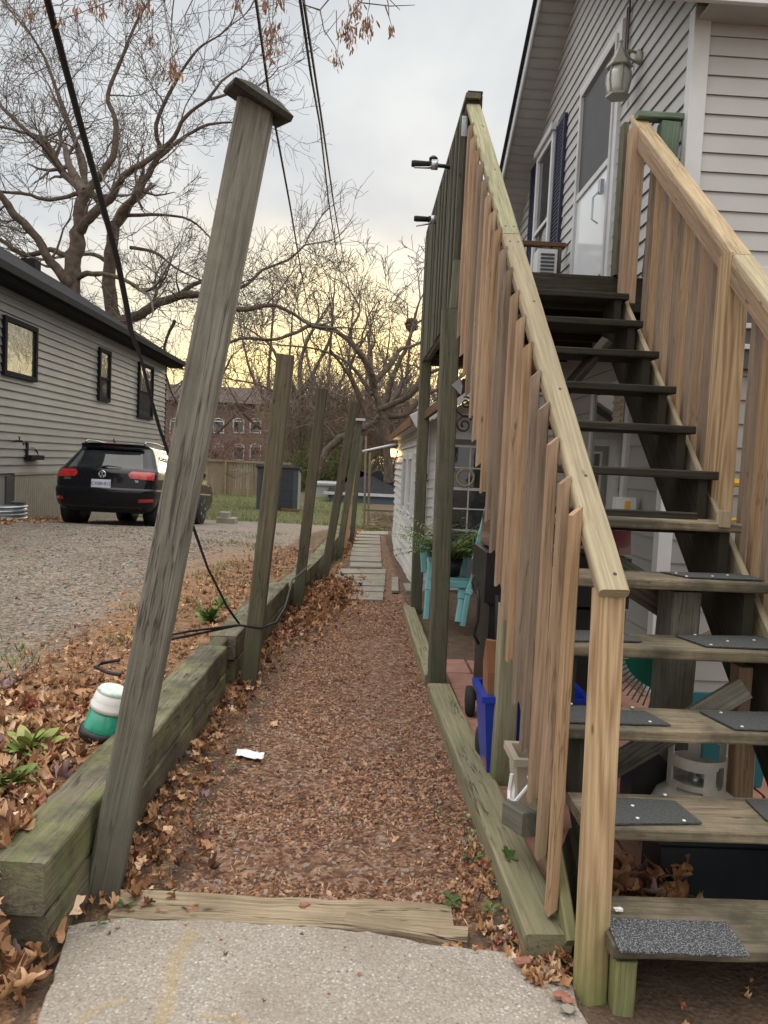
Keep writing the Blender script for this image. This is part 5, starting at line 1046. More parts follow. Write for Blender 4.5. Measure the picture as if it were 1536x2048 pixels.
# little white roofed outbuildings
def outb(name, lab, cat, p0, p1, Y, dep, wallm, roofm, rz, pitch=0.5):
    a, b = PY(p0[0], p0[1], Y), PY(p1[0], p1[1], Y); r_ = thing(name, lab, cat, ((a.x + b.x) / 2, Y, zb)); top = b.z
    t = MB(); t.box(a.x, b.x, Y, Y + dep, zb - .3, top); mkobj('wall', t, wallm, r_)
    if rz:
        t = MB(); t.rings([[Vector((a.x - .3, Y - .3, top)), Vector((b.x + .3, Y - .3, top)), Vector((b.x + .3, Y + dep + .3, top)), Vector((a.x - .3, Y + dep + .3, top))], [Vector((a.x + dep * .3, Y + dep / 2, top + rz)), Vector((b.x - dep * .3, Y + dep / 2, top + rz)), Vector((b.x - dep * .3, Y + dep / 2 + .1, top + rz)), Vector((a.x + dep * .3, Y + dep / 2 + .1, top + rz))]]); mkobj('roof', t, roofm, r_)
    return r_, a, b
g_, a, b = outb('garage', 'low pale rendered garage with a flat roof behind the shed', 'garage', (625, 1015), (676, 972), 42, 5, STUCCO, SHINGLE, 0)
t = MB(); t.box(a.x - .1, b.x + .1, 41.9, 47, b.z, b.z + 0.12); mkobj('flat_roof', t, STUCCO, g_)
t = MB(); t.box(b.x - 0.5, b.x - .05, 41.93, 41.99, zb, b.z - .1); mkobj('door', t, SCREEN, g_)
g_, a, b = outb('blue_house', 'low blue sided house with a dark shingle roof past the end of the path', 'house', (660, 1045), (812, 992), 38, 8, BLUESID, SHINGLE, 1.15)
t = MB(); t.box(a.x - .35, b.x + .35, 37.62, 37.7, b.z - .08, b.z + .06); mkobj('gutter', t, TRIMG, g_)
g_, a, b = outb('white_outbuilding', 'small outbuilding with a pale gabled roof behind the board fence', 'outbuilding', (466, 970), (505, 944), 48, 4, TRIMG, GALV, 0.5)
# stacked lattice fence panels at path end
lf = thing('stacked_fence_panels', 'old slatted fence panels stacked upright at the end of the path', 'fence panels', (0.4, 21.0, -.2))
c0 = PY(742, 1058, 20.5)
for j in range(3):
    t = MB()
    for k in range(8):
        x = c0.x + k * 0.065 + j * 0.03; yv = 20.5 + j * 0.12
        t.beam((x + 0.05 + j * .03, yv, -.30), (x - 0.08 + j * 0.05, yv, 0.22 + j * 0.02), 0.045, 0.02, (1, 0, 0), 0.002)
    t.beam((c0.x - .1, 20.53 + j * .12, 0.20), (c0.x + 0.55, 20.53 + j * .12, 0.20), 0.03, 0.03, (0, 1, 0), 0.002); mkobj('panel', t, W_FENCE, lf)
pk = thing('picket_fence', 'short grey picket fence beside the stacked panels', 'fence', (0.8, 21.6, -.2)); t = MB()
for k in range(8): t.box(0.50 + k * 0.12, 0.50 + k * 0.12 + 0.075, 21.6, 21.62, -.35, 0.16 + 0.02 * (k % 2))
mkobj('pickets', t, W_GREY, pk)
t = MB(); t.box(0.45, 1.42, 21.55, 21.60, 0.02, 0.08); t.box(0.1, 1.0, 22.2, 22.25, 0.16, 0.22); mkobj('rail', t, W_GREY, pk)
t = MB()
for k in range(26):
    a = Vector((random.uniform(0.0, 0.55), random.uniform(18.3, 20.2), random.uniform(-.1, 0.06))); an = random.uniform(-0.9, 0.9); L = random.uniform(0.3, 0.8)
    t.tube([a, a + Vector((L * math.cos(an), L * math.sin(an), random.uniform(-.02, .10)))], 0.012, 5)
mkobj('stick_pile', t, W_FENCE, label='heap of pale sticks at the foot of the stacked panels', cat='stick pile')
c = Vector((-3.2, 18.6, ramp_z(18.6))); t = MB(); t.box(c.x - .22, c.x + .22, c.y, c.y + .5, c.z - .03, c.z + 0.11); t.box(c.x - .18, c.x + .05, c.y + .1, c.y + .45, c.z + .11, c.z + .24); mkobj('stone_block', t, SLABM, label='two pale stacked stone blocks beyond the parked car', cat='stone block')
# ------------------------------------------------------------------ paving slabs
rows = [(700, 766, 1197, 1184), (692, 768, 1180, 1172), (668, 770, 1169, 1160), (670, 771, 1158, 1148), (676, 772, 1145, 1137), (700, 764, 1133, 1124), (700, 763, 1121, 1112), (702, 762, 1110, 1103), (704, 762, 1101, 1095), (706, 761, 1093, 1088), (708, 761, 1086, 1081), (710, 760, 1079, 1075), (712, 760, 1073, 1069), (714, 776, 1067, 1062)]
for i, (xa, xb, ya, yb_) in enumerate(rows):
    p = [PZ(xa, ya, 0.03), PZ(xb, ya + 2, 0.03), PZ(xb, yb_ + 1, 0.03), PZ(xa, yb_, 0.03)]
    lab = ('nearest grey paving slab of the path', 'second grey slab of the path, slightly wider', 'third and widest grey path slab, its left part tucked under leaves', 'fourth grey slab of the path with a crack', 'fifth grey path slab', 'sixth path slab, where the slabs turn narrower')[i] if i < 6 else ('seventh', 'eighth', 'ninth', 'tenth', 'eleventh', 'twelfth', 'thirteenth', 'farthest')[i - 6] + ' narrow grey slab along the cottage path'
    t = MB(); cz_ = sum(p, Vector()) / 4; q = [cz_ + (v - cz_) * 0.985 for v in p]
    dz = [random.uniform(-.006, .006) for _ in range(4)]
    t.rings([[v - Vector((0, 0, .05)) for v in p], [v - Vector((0, 0, .006)) + Vector((0, 0, dz[k])) for k, v in enumerate(p)], [v + Vector((0, 0, dz[k])) for k, v in enumerate(q)]]); mkobj('paving_slab', t, SLABM, label=lab, cat='paving slab', group='grey slabs along the path')
p = [PZ(783, 1186, 0.02), PZ(797, 1186, 0.02), PZ(796, 1158, 0.02), PZ(784, 1158, 0.02)]; t = MB(); t.poly([v for v in p], 0.03, (0, 0, 1)); mkobj('kerb_stone', t, SLABM, label='small upright edging stone right of the slabs', cat='edging stone')
p = [PZ(812, 1186, 0.02), PZ(860, 1187, 0.02), PZ(860, 1172, 0.02), PZ(806, 1171, 0.02)]; t = MB(); t.poly([v for v in p], 0.03, (0, 0, 1)); mkobj('kerb_stone', t, SLABM, label='flat grey stone at the cottage corner', cat='edging stone')
# red patio pavers
PT = []; yv = 3.9; 
for i in range(8):
    for j in range(5):
        x0 = 0.70 + j * 0.44 + (0.2 if i % 2 else 0); y0 = 2.75 + i * 0.40
        if x0 < 0.69 or x0 > 2.2: continue
        if i % 2 and j == 0: PT.append((0.70, 0.875, y0, y0 + 0.385))
        PT.append((x0, min(x0 + 0.425, 2.6), y0, y0 + 0.385))
pt_ = thing('paver_patio', 'patio of dusty red pavers under the stairs and deck', 'patio', (0.7, 2.8, 0)); pt_['kind'] = 'structure'
for (a, b, c_, d_) in PT:
    if d_ > 6.2: continue
    if random.random() < 0.08: continue
    t = MB(); t.beam((a, (c_ + d_) / 2, 0.055), (b, (c_ + d_) / 2, 0.055 + random.uniform(-.004, .006)), d_ - c_, 0.05, (0, 1, 0), 0.008); mkobj('paver', t, TERRA, pt_)
# ------------------------------------------------------------------ things by the deck
# teal garden chair
ch = thing('garden_chair', 'teal plastic garden chair holding a fern behind the deck post', 'chair', (0.94, 7.35, 0.03))
def cpx(px, py, Y): return PY(px, py, Y)
for pts, nm in (([(852, 1238, 7.15), (856, 1180, 7.2), (864, 1118, 7.3)], 'leg'), ([(925, 1252, 7.0), (936, 1190, 7.05), (958, 1128, 7.2)], 'leg'), ([(915, 1245, 7.0), (922, 1200, 7.1), (925, 1168, 7.25)], 'leg'), ([(866, 1230, 7.5), (870, 1190, 7.5), (872, 1160, 7.5)], 'leg')):
    P_ = [cpx(*p) for p in pts]; t = MB()
    for i in range(len(P_) - 1): t.beam(P_[i], P_[i + 1], 0.055 + 0.015 * i, 0.05, (1, 0, 0), 0.012, fs=2)
    mkobj(nm, t, TEAL, ch)
t = MB(); a, b = cpx(862, 1165, 7.2), cpx(938, 1170, 7.15); t.beam(a, b, 0.07, 0.03, (0, 0, 1), 0.01, fs=2); mkobj('seat_apron', t, TEAL, ch)
sz_ = a.z + 0.02; t = MB(); t.beam(((a.x + b.x) / 2, 7.2, sz_ + .02), ((a.x + b.x) / 2, 7.65, sz_ - 0.02), b.x - a.x + 0.04, 0.03, (1, 0, 0), 0.01); mkobj('seat', t, TEAL, ch)
for pxx, y0_ in ((862, 1118), (958, 1126)):
    t = MB(); q = cpx(pxx, y0_, 7.25); t.beam(q, q + Vector((0.0, 0.5, 0.02)), 0.06, 0.025, (1, 0, 0), 0.008); mkobj('armrest', t, TEAL, ch)
t = MB(); q = Vector(((a.x + b.x) / 2, 7.72, sz_))
for k in range(6): t.beam(q + Vector((-0.20 + k * 0.08, 0, 0)), q + Vector((-0.22 + k * 0.09, 0.10, 0.30 + .05 * math.sin(math.pi * k / 5))), 0.062, 0.02, (1, 0, 0), 0.006)
mkobj('backrest', t, TEAL, ch)
t = MB(); t.beam(cpx(975, 1015, 7.3), cpx(948, 1120, 7.0), 0.05, 0.03, (1, 0, 0), 0.01); mkobj('folded_slat', t, TEAL, ch)
# fern
fb = Vector(((a.x + b.x) / 2 + 0.01, 7.36, sz_ + 0.03)); fr = thing('potted_fern', 'bushy green fern in a pot standing on the teal chair', 'fern', tuple(fb))
t = MB(); t.lathe(fb, [(0.0, 0.005), (0.10, 0.005), (0.13, 0.17), (0.125, 0.17), (0.11, 0.14), (0, 0.14)], 16); mkobj('pot', t, BLACKP, fr, True)
pos = []; ya = []; tx_ = []; ty_ = []; sc_ = []; 
for k in range(95):
    an = random.uniform(0, 2 * math.pi); L = random.uniform(0.40, 0.75); up = random.uniform(0.5, 1.35); prev = None
    for i in range(26):
        f = i / 25; rr = L * f * math.cos(up * (1 - f * 0.9)); zz = L * math.sin(up) * f - 0.55 * L * f * f * (1.6 - up)
        p = fb + Vector((rr * math.cos(an), rr * math.sin(an), 0.15 + zz))
        for sgn in (-1, 1):
            pos.append(p); ya.append(an + sgn * 1.3); tx_.append(random.uniform(-.4, .4)); ty_.append(random.uniform(0.0, 0.7)); sc_.append(0.055 * math.sin(math.pi * min(1, 0.15 + f * 0.85)) + 0.008)
FL = ([(0, -0.13, 0), (0.5, -0.10, 0.05), (1.0, 0, 0.0), (0.5, 0.10, 0.05), (0, 0.13, 0)], [(0, 1, 2), (0, 2, 3), (0, 3, 4)])
scatter('fronds', [FL], np.array(pos), rotmats(np.array(ya), np.array(tx_), np.array(ty_)), np.array(sc_), np.clip(RNG.normal(0.45, 0.25, len(pos)), 0, 1), FERNM, fr)
# barbecue
bq = thing('barbecue', 'black cart barbecue with a maroon lid under the deck edge', 'barbecue', (1.2, 4.75, 0.08))
t = MB(); t.box(0.80, 1.62, 4.50, 4.95, 0.16, 0.78); mkobj('cabinet', t, BLACKM, bq)
t = MB(); t.box(0.76, 1.62, 4.46, 4.98, 0.80, 1.10); mkobj('firebox', t, BLACKM, bq)
t = MB(); t.rings([[Vector((0.80, y, z)) for y, z in ((4.48, 1.12), (4.96, 1.12), (4.94, 1.28), (4.80, 1.37), (4.60, 1.36), (4.50, 1.26))], [Vector((1.62, y, z)) for y, z in ((4.48, 1.12), (4.96, 1.12), (4.94, 1.28), (4.80, 1.37), (4.60, 1.36), (4.50, 1.26))]]); mkobj('lid', t, REDLID, bq)
t = MB(); t.tube([(0.95, 4.46, 1.16), (0.95, 4.41, 1.16), (1.45, 4.41, 1.16), (1.45, 4.46, 1.16)], 0.012, 6); mkobj('handle', t, GALV, bq)
for x in (0.83, 1.59):
    for y in (4.53, 4.92):
        t = MB(); t.box(x - .02, x + .02, y - .02, y + .02, 0.07, 0.80); mkobj('leg', t, BLACKM, bq)
t = MB(); t.lathe((0.735, 4.62, 0.16), [(0.0, -0.02), (0.08, -0.02), (0.095, -0.01), (0.095, 0.02), (0.03, 0.03), (0.0, 0.03)], 20, (-1, 0, 0)); mkobj('wheel', t, RUBBER, bq, True)
t = MB(); t.tube([PY(949, 1150, 4.4), PY(944, 1165, 4.4), PY(950, 1180, 4.4), PY(956, 1170, 4.4), PY(952, 1152, 4.4)], 0.006, 6); t.tube([PY(955, 1180, 4.4), PY(958, 1200, 4.4), PY(955, 1240, 4.4), PY(948, 1270, 4.4), PY(957, 1288, 4.4)], 0.010, 6); mkobj('gas_hose', t, BLACKM, bq, True)
# mower deck like black box with wheel behind the blue bin
t = MB(); t.lathe((0.70, 3.95, 0.145), [(0.0, -0.03), (0.07, -0.03), (0.085, -0.015), (0.085, 0.02), (0.03, 0.03), (0, 0.03)], 20, (-1, 0, 0)); hand = thing('hand_truck', 'dark two wheeled cart standing behind the blue bin', 'cart', (0.75, 4.0, 0.08)); mkobj('wheel', t, RUBBER, hand, True)
t = MB(); t.lathe((1.10, 3.95, 0.145), [(0.0, -0.03), (0.07, -0.03), (0.085, -0.015), (0.085, 0.02), (0.03, 0.03), (0, 0.03)], 20, (-1, 0, 0)); mkobj('wheel', t, RUBBER, hand, True)
t = MB(); t.tube([(0.73, 3.95, 0.145), (1.08, 3.95, 0.145)], 0.012, 6); t.tube([(0.78, 3.97, 0.15), (0.78, 4.15, 0.9), (1.02, 4.15, 0.9), (1.02, 3.97, 0.15)], 0.014, 6); t.box(0.76, 1.04, 3.8, 3.96, 0.09, 0.10); mkobj('frame', t, BLACKM, hand)
# blue bin
def bin_open(x0, x1, y0, y1, z0, z1, tp, th, mat, par, name):
    t = MB(); o = lambda k, z, i=0: [Vector((x0 + tp * (1 - k) + i, y0 + tp * (1 - k) + i, z)), Vector((x1 - tp * (1 - k) - i, y0 + tp * (1 - k) + i, z)), Vector((x1 - tp * (1 - k) - i, y1 - tp * (1 - k) - i, z)), Vector((x0 + tp * (1 - k) + i, y1 - tp * (1 - k) - i, z))]
    t.rings([o(0, z0), o(1, z1 - 0.03), o(1, z1 - 0.03, -0.018), o(1, z1, -0.018), o(1, z1, th), o(0, z0 + 0.02, th)]); return mkobj(name, t, mat, par)
bn_ = thing('recycling_bin', 'bright blue open recycling bin behind the lower stair post', 'bin', (0.95, 3.85, 0.08))
a = PY(958, 1350, 3.72); b = PY(1158, 1392, 3.72)
bin_open(a.x + .02, b.x + .02, 3.62, 4.02 - .1, 0.085, 0.50, 0.035, 0.012, BLUEP, bn_, 'tub')
t = MB(); q = PY(975, 1290, 3.72); x0 = a.x + 0.03; t.rings([[Vector((x0 + .02, 3.66, .12)), Vector((x0 + .22, 3.66, .12)), Vector((x0 + .22, 3.78, .12)), Vector((x0 + .02, 3.78, .12))], [Vector((x0, 3.65, q.z - .12)), Vector((x0 + .22, 3.66, q.z - .10)), Vector((x0 + .23, 3.80, q.z - .1)), Vector((x0 + .0, 3.80, q.z - .1))], [Vector((x0 - .015, 3.67, q.z + .035)), Vector((x0 + .2, 3.69, q.z + .01)), Vector((x0 + .22, 3.75, q.z)), Vector((x0, 3.73, q.z + .03))]])
mkobj('paper_bag', t, PAPERB, label='crumpled brown paper bag standing in the blue bin', cat='paper bag')
# beige bin with white basket, timber offcut
q0 = PY(1042, 1570, 3.05); bb_ = thing('waste_basket', 'small beige plastic bin tucked behind the balusters', 'waste bin', (q0.x + .05, 3.1, 0.08))
bx = PY(1026, 1500, 3.15).x; zt2 = PY(1030, 1500, 3.15).z
bin_open(bx, bx + 0.17, 3.06, 3.24, 0.09, zt2, 0.03, 0.008, BEIGEP, bb_, 'bin_body')
t = MB(); A = [PY(1019, 1580, 2.98), PY(1018, 1596, 2.96), PY(1030, 1604, 2.95), PY(1060, 1568, 2.95), PY(1058, 1552, 2.97)]; t.tube([PY(1024, 1548, 2.98)] + A, 0.008, 6); t.poly([PY(1024, 1552, 2.99), PY(1019, 1594, 2.97), PY(1028, 1600, 2.96), PY(1030, 1572, 2.98)], 0.012, (0.2, 1, 0)); mkobj('plastic_basket', t, WHITEP, label='white plastic basket edge leaning on the small beige bin', cat='basket')
t = MB(); t.beam(PY(1022, 1620, 2.9) + Vector((0, 0, -.01)), PY(1062, 1650, 2.75), 0.085, 0.075, (0, 0.3, 1), 0.006, 4, 0.003); mkobj('timber_offcut', t, W_GREY, label='short grey timber offcut lying inside the right border timber', cat='timber offcut')
# propane tank
pc = PY(1402, 1580, 2.95); pr = thing('propane_tank', 'white propane tank with a cut out collar under the stairs', 'gas bottle', (pc.x, 2.98, 0.08)); PX_, PY_ = pc.x, 3.0
zc0 = PY(1402, 1600, 2.84).z - 0.01; zc1 = PY(1402, 1512, 2.84).z
t = MB(); t.lathe((PX_, PY_, 0), [(0.0, 0.09), (0.11, 0.09), (0.11, 0.11), (0.155, 0.14), (0.165, 0.18), (0.168, zc0 - 0.075), (0.15, zc0 - 0.035), (0.10, zc0 + 0.0), (0.0, zc0 + 0.015)], 36); mkobj('tank', t, TANKW, pr, True)
t = MB(); nseg = 72; nz = 18; rr = 0.112; H = zc1 - zc0 + .02
def hole(a, v):
    a = a % 360
    if 190 < a < 345 and v > 0.74: return True          # lower front rim
    if 85 < a < 150 and v > 0.55: return True           # open back
    if 192 <= a <= 262 and 0.20 < v < 0.52: return True  # front left hand hole
    if ((a - 300) / 17.0) ** 2 + ((v - 0.38) / 0.24) ** 2 < 1: return True
    if 15 < a < 62 and 0.45 < v < 0.84: return True     # slot in the tall rear guard
    if v < 0.12 and (205 < a < 262 or 20 < a < 80): return True
    return False
ang = lambda i: 360.0 * i / nseg
for i in range(nseg):
    for j in range(nz):
        if hole(ang(i) + 2.5, (j + .5) / nz): continue
        c4 = []
        for r_2 in (rr, rr - 0.006):
            for (ii, jj_) in ((i, j), (i + 1, j), (i + 1, j + 1), (i, j + 1)):
                a_ = R(ang(ii)); c4.append((PX_ + r_2 * math.cos(a_), PY_ + r_2 * math.sin(a_), zc0 - .01 + H * jj_ / nz))
        t.quad(c4[0:4]); t.quad(c4[7:3:-1])
        for (p, q) in ((0, 1), (1, 2), (2, 3), (3, 0)): t.quad([c4[p], c4[p + 4], c4[q + 4], c4[q]])
mkobj('collar', t, TANKW, pr, False)
t = MB(); t.lathe((PX_, PY_, zc0), [(0.03, 0), (0.03, 0.04), (0.018, 0.045), (0.018, 0.07), (0.03, 0.075), (0.03, 0.095), (0, 0.097)], 12); t.tube([(PX_, PY_, zc0 + .05), (PX_ + .02, PY_ - .06, zc0 + .05)], 0.014, 8); mkobj('valve', t, GALV, pr, True)
# green leaf rake
rk = thing('leaf_rake', 'green plastic leaf rake head hanging behind the lower treads', 'rake', tuple(PY(1330, 1300, 3.55)))
hub = PY(1345, 1300, 3.55); t = MB(); pts = []
for k in range(9):
    q = R(196 + k * 9.5); pts.append(hub + Vector((0.235 * math.cos(q) * 1.0, 0, 0.20 * math.sin(q))))
t.poly([hub + Vector((0.0, 0, .03))] + pts + [hub + Vector((.03, 0, -.1))], 0.006, (0, -1, 0)); mkobj('rake_head', t, GREENP, rk)
for k in range(15):
    q = R(196 + k * 5.6); t = MB(); d1 = Vector((math.cos(q), 0, math.sin(q))); p0 = hub + Vector((d1.x * 0.23, 0, d1.z * 0.195)); t.beam(p0, p0 + Vector((d1.x * .09, -0.01, d1.z * .10)), 0.011, 0.004, (0, 1, 0), 0.001); mkobj('tine', t, GREENP, rk)
t = MB(); t.tube([hub, hub + Vector((0.45, 0.25, 0.12))], 0.012, 8); mkobj('handle', t, W_FENCE, rk)
# teal tub + charcoal totes + electric box
tb = thing('storage_tub', 'dark teal tub half hidden behind the stair posts', 'tub', (1.75, 3.9, .08)); a = PY(1395, 1395, 3.7); bin_open(a.x, a.x + 0.36, 3.62, 3.95, 0.085, 0.46, 0.03, 0.01, plain('dark_teal', (0.01, 0.12, 0.15), 0.4), tb, 'tub_body')
tt = thing('storage_tote', 'black lidded storage tote under the lowest steps', 'storage box', (1.5, 2.7, 0)); t = MB(); a = PY(1312, 1790, 2.72); t.box(a.x, a.x + 0.75, 2.70, 2.88, 0.0, 0.24); mkobj('box', t, SLATE, tt)
t = MB(); t.beam((a.x - .02, 2.80, 0.262), (a.x + 0.77, 2.80, 0.262), 0.22, 0.035, (0, 1, 0), 0.01); mkobj('lid', t, SLATE, tt)
t = MB(); q = PY(1262, 1545, 3.1); t.box(q.x, q.x + 0.15, 3.08, 3.22, 0.08, q.z + .05); mkobj('black_bucket', t, BLACKP, label='black square bucket left of the propane tank', cat='bucket')
eb = thing('electric_box', 'small white electric box with a yellow label on the lower wall', 'electric box', tuple(PX(1250, 1010, HX - .03))); q = PY(1252, 1010, 5.6); t = MB(); t.box(q.x - .075, q.x + .075, 5.6, 5.68, q.z - 0.06, q.z + .055); mkobj('casing', t, TRIMW, eb); t = MB(); t.box(q.x - .01, q.x + .03, 5.594, 5.599, q.z - .03, q.z + .03); mkobj('warning_label', t, YELLOWP, eb)
t = MB(); q = PY(1312, 1220, 3.9); t.lathe((q.x + .3, 3.9, 0.08), [(0.0, 0.0), (0.12, 0.0), (0.145, 0.30), (0.15, 0.31), (0.14, 0.32), (0.11, 0.02), (0, 0.02)], 24); mkobj('white_bucket', t, WHITEP, label='white plastic bucket behind the weathered stair support', cat='bucket', smooth=True)
# ------------------------------------------------------------------ jar upside down by the near post
jb = PY(186, 1458, 3.42); jt = PY(212, 1376, 3.42); jx = (jt - jb).normalized(); jl = (jt - jb).length
jr = thing('drink_jug', 'green drink jug with a white lid tipped among the leaves behind the near post', 'jug', tuple(jb))
jb2 = jb + Vector((0.035, 0, -0.01))
t = MB(); t.lathe(jb2, [(0.0, -0.02), (0.085, -0.02), (0.085, 0.0), (0.083, 0.02), (0.072, jl * 0.60)], 28, jx); mkobj('jug_body', t, JARG, jr, True)
t = MB(); t.lathe(jb2, [(0.080, jl * 0.56), (0.082, jl * 0.66), (0.076, jl * 0.72), (0.077, jl * 0.78), (0.070, jl * 0.98), (0.055, jl * 1.06), (0.0, jl * 1.07)], 28, jx); mkobj('jug_lid', t, WHITEP, jr, True)
t = MB(); t.lathe(jb2, [(0.088, -0.025), (0.094, -0.02), (0.094, 0.018), (0.086, 0.02)], 28, jx); mkobj('jug_base_ring', t, BLACKP, jr, True)
t = MB(); t.lathe(jb2, [(0.0726, jl * 0.97), (0.0575, jl * 1.063), (0.045, jl * 1.074)], 28, jx, sx=1); mkobj('lid_smear', t, plain('pale_green', (0.60, 0.74, 0.66), 0.4, var=0.25, scale=30), jr, True)
# tissue on path
t = MB(); c = PZ(500, 1512, 0.015); nx_, ny_ = 12, 6; rg = []
for j in range(ny_ + 1):
    row = []
    for i in range(nx_ + 1):
        u, v = i / nx_ - .5, j / ny_ - .5; p = Vector((u * 0.150, v * 0.095 - u * 0.05, 0.012 + 0.003 * math.sin(u * 9 + v * 5) + 0.006 * mnoise.noise((u * 14, v * 14, 1)))); p.x += 0.008 * mnoise.noise((v * 9, 3, 1)); row.append(c + p)
    rg.append(row)
t.rings(rg, closed=False, cap=False); o = mkobj('tissue', t, PAPERW, label='crumpled white tissue lying on the red path', cat='tissue', smooth=True)
md = o.modifiers.new('solid', 'SOLIDIFY'); md.thickness = 0.002
# brick lumps on concrete
for i, (px_, py_, s, lab, mt) in enumerate(((1047, 1932, 0.035, 'reddish brown stone on the concrete near the right timber end', BRICKRED), (1120, 1998, 0.026, 'small red stone nearest the new post, left of its twin', BRICKRED), (1136, 2006, 0.024, 'small red stone touching the new post foot', BRICKRED), (1135, 2026, 0.028, 'grey pebble below the two red stones', SLABM), (609, 1815, 0.022, 'small red stone on the sunken timber', BRICKRED), (1236, 1822, 0.016, 'tiny white pebble on the lowest tread', WHITEP))):
    z = RISE + 0.008 if i == 5 else (0.075 if i == 4 else 0.035); c = PZ(px_, py_, z); V_, F_ = chip_variant(50 + i); t = MB()
    for f in F_: t.quad([c + Vector(V_[k]) * s * 1.7 + Vector((0, 0, s * .4)) for k in f])
    mkobj('stone', t, mt, label=lab, cat='stone')
# ------------------------------------------------------------------ cables
def sagline(p, q, sag, n=24):
    p, q = Vector(p), Vector(q); return [p.lerp(q, i / n) - Vector((0, 0, sag * 4 * (i / n) * (1 - i / n))) for i in range(n + 1)]
pts = [(60, -160, 3.0), (95, 0, 3.4), (120, 95, 3.55), (160, 245, 3.8), (200, 390, 4.0), (235, 520, 4.2), (255, 622, 4.35), (262, 662, 4.4), (283, 720, 4.45), (300, 790, 4.55), (320, 860, 4.65), (345, 930, 4.75), (385, 1050, 4.9), (415, 1135, 5.0), (455, 1215, 5.12), (478, 1247, 5.2)]
t = MB(); P_ = [PY(*p) for p in pts]; t.tube(P_, [0.0165] * 7 + [0.0155] + [0.0085] * 1 + [0.0105] * 4 + [0.008] * 3, 8); mkobj('thick_cable', t, CABLEM, label='thick black cable slanting from the sky down to the second post', cat='cable', smooth=True)
t = MB()
for dz in (0, 9): t.tube([PY(330, 1272 + dz, 4.6), PY(380, 1262 + dz, 4.8), PY(430, 1256 + dz / 2, 5.0), PY(478, 1250, 5.17), PY(520, 1257, 5.2), PY(552, 1245, 5.45), PY(570, 1215, 5.7), PY(585, 1160 , 6.6), PY(620, 1130, 7.7)], 0.008, 6)
mkobj('ground_cable', t, CABLEM, label='black cables looped round the foot of the second post', cat='cable', smooth=True)
t = MB(); t.tube([PY(238, 1320, 3.9), PY(205, 1326, 4.0), PY(190, 1334, 3.9), PY(215, 1345, 3.8), PY(240, 1350, 3.75)], 0.009, 6); mkobj('cable_end', t, CABLEM, label='loose black cable end among leaves above the jug', cat='cable', smooth=True)
for pp, r_2, lab in (([(500, -60, 5), (512, 0, 5.5), (537, 180, 7), (556, 280, 8), (580, 410, 10), (600, 530, 14), (622, 650, 22), (640, 740, 40)], 0.013, 'leftmost of the three thin overhead wires'), ([(585, -90, 5), (600, 0, 5.6), (622, 150, 7), (640, 250, 8.5), (657, 400, 12), (672, 500, 18), (690, 600, 35), (700, 660, 60)], 0.012, 'middle overhead wire running away over the path'), ([(590, -90, 5), (607, 0, 5.6), (630, 150, 7), (648, 270, 8.5), (668, 410, 12), (684, 500, 18), (700, 590, 35), (712, 660, 60)], 0.012, 'rightmost of the three thin overhead wires')):
    t = MB(); P_ = [PY(*p) for p in pp]; t.tube(P_, [r_2 * (1 + 0.0 * i) for i in range(len(P_))], 6); mkobj('overhead_wire', t, CABLEM, label=lab, cat='wire', smooth=True)
# ------------------------------------------------------------------ trees
def rvec(): 
    while True:
        v = Vector((random.uniform(-1, 1), random.uniform(-1, 1), random.uniform(-1, 1)))
        if 0.05 < v.length < 1: return v.normalized()
def grow(mb, p, d, L, r, lev, wig=0.22, lift=0.05, kids=(5, 8), rmin=0.008):
    n = max(4, int(L / 0.35)) if lev > 0 else 4; n = min(n, 10); st = L / n; pts = [p.copy()]; rad = [r]; d = d.normalized()
    for i in range(n):
        d = (d + rvec() * wig * 1.25 + Vector((0, 0, lift))).normalized(); p = p + d * st; pts.append(p.copy()); rad.append(max(rmin, r * (1 - 0.75 * (i + 1) / n)))
    mb.tube(pts, rad, 6 if r > 0.08 else (4 if r > 0.025 else 3), cap=False)
    if lev <= 0: return
    k = random.randint(*kids)
    for j in range(k):
        f = random.uniform(0.2, 1.0); i = min(n - 1, int(f * n)); dd = (pts[i + 1] - pts[i]).normalized()
        nd_ = (dd * random.uniform(0.5, 1.1) + rvec() * random.uniform(0.6, 1.0)).normalized()
        grow(mb, pts[i + 1], nd_, L * random.uniform(0.38, 0.68), max(rmin, rad[i + 1] * random.uniform(0.4, 0.7)), lev - 1, wig * 1.1, lift, kids, rmin)
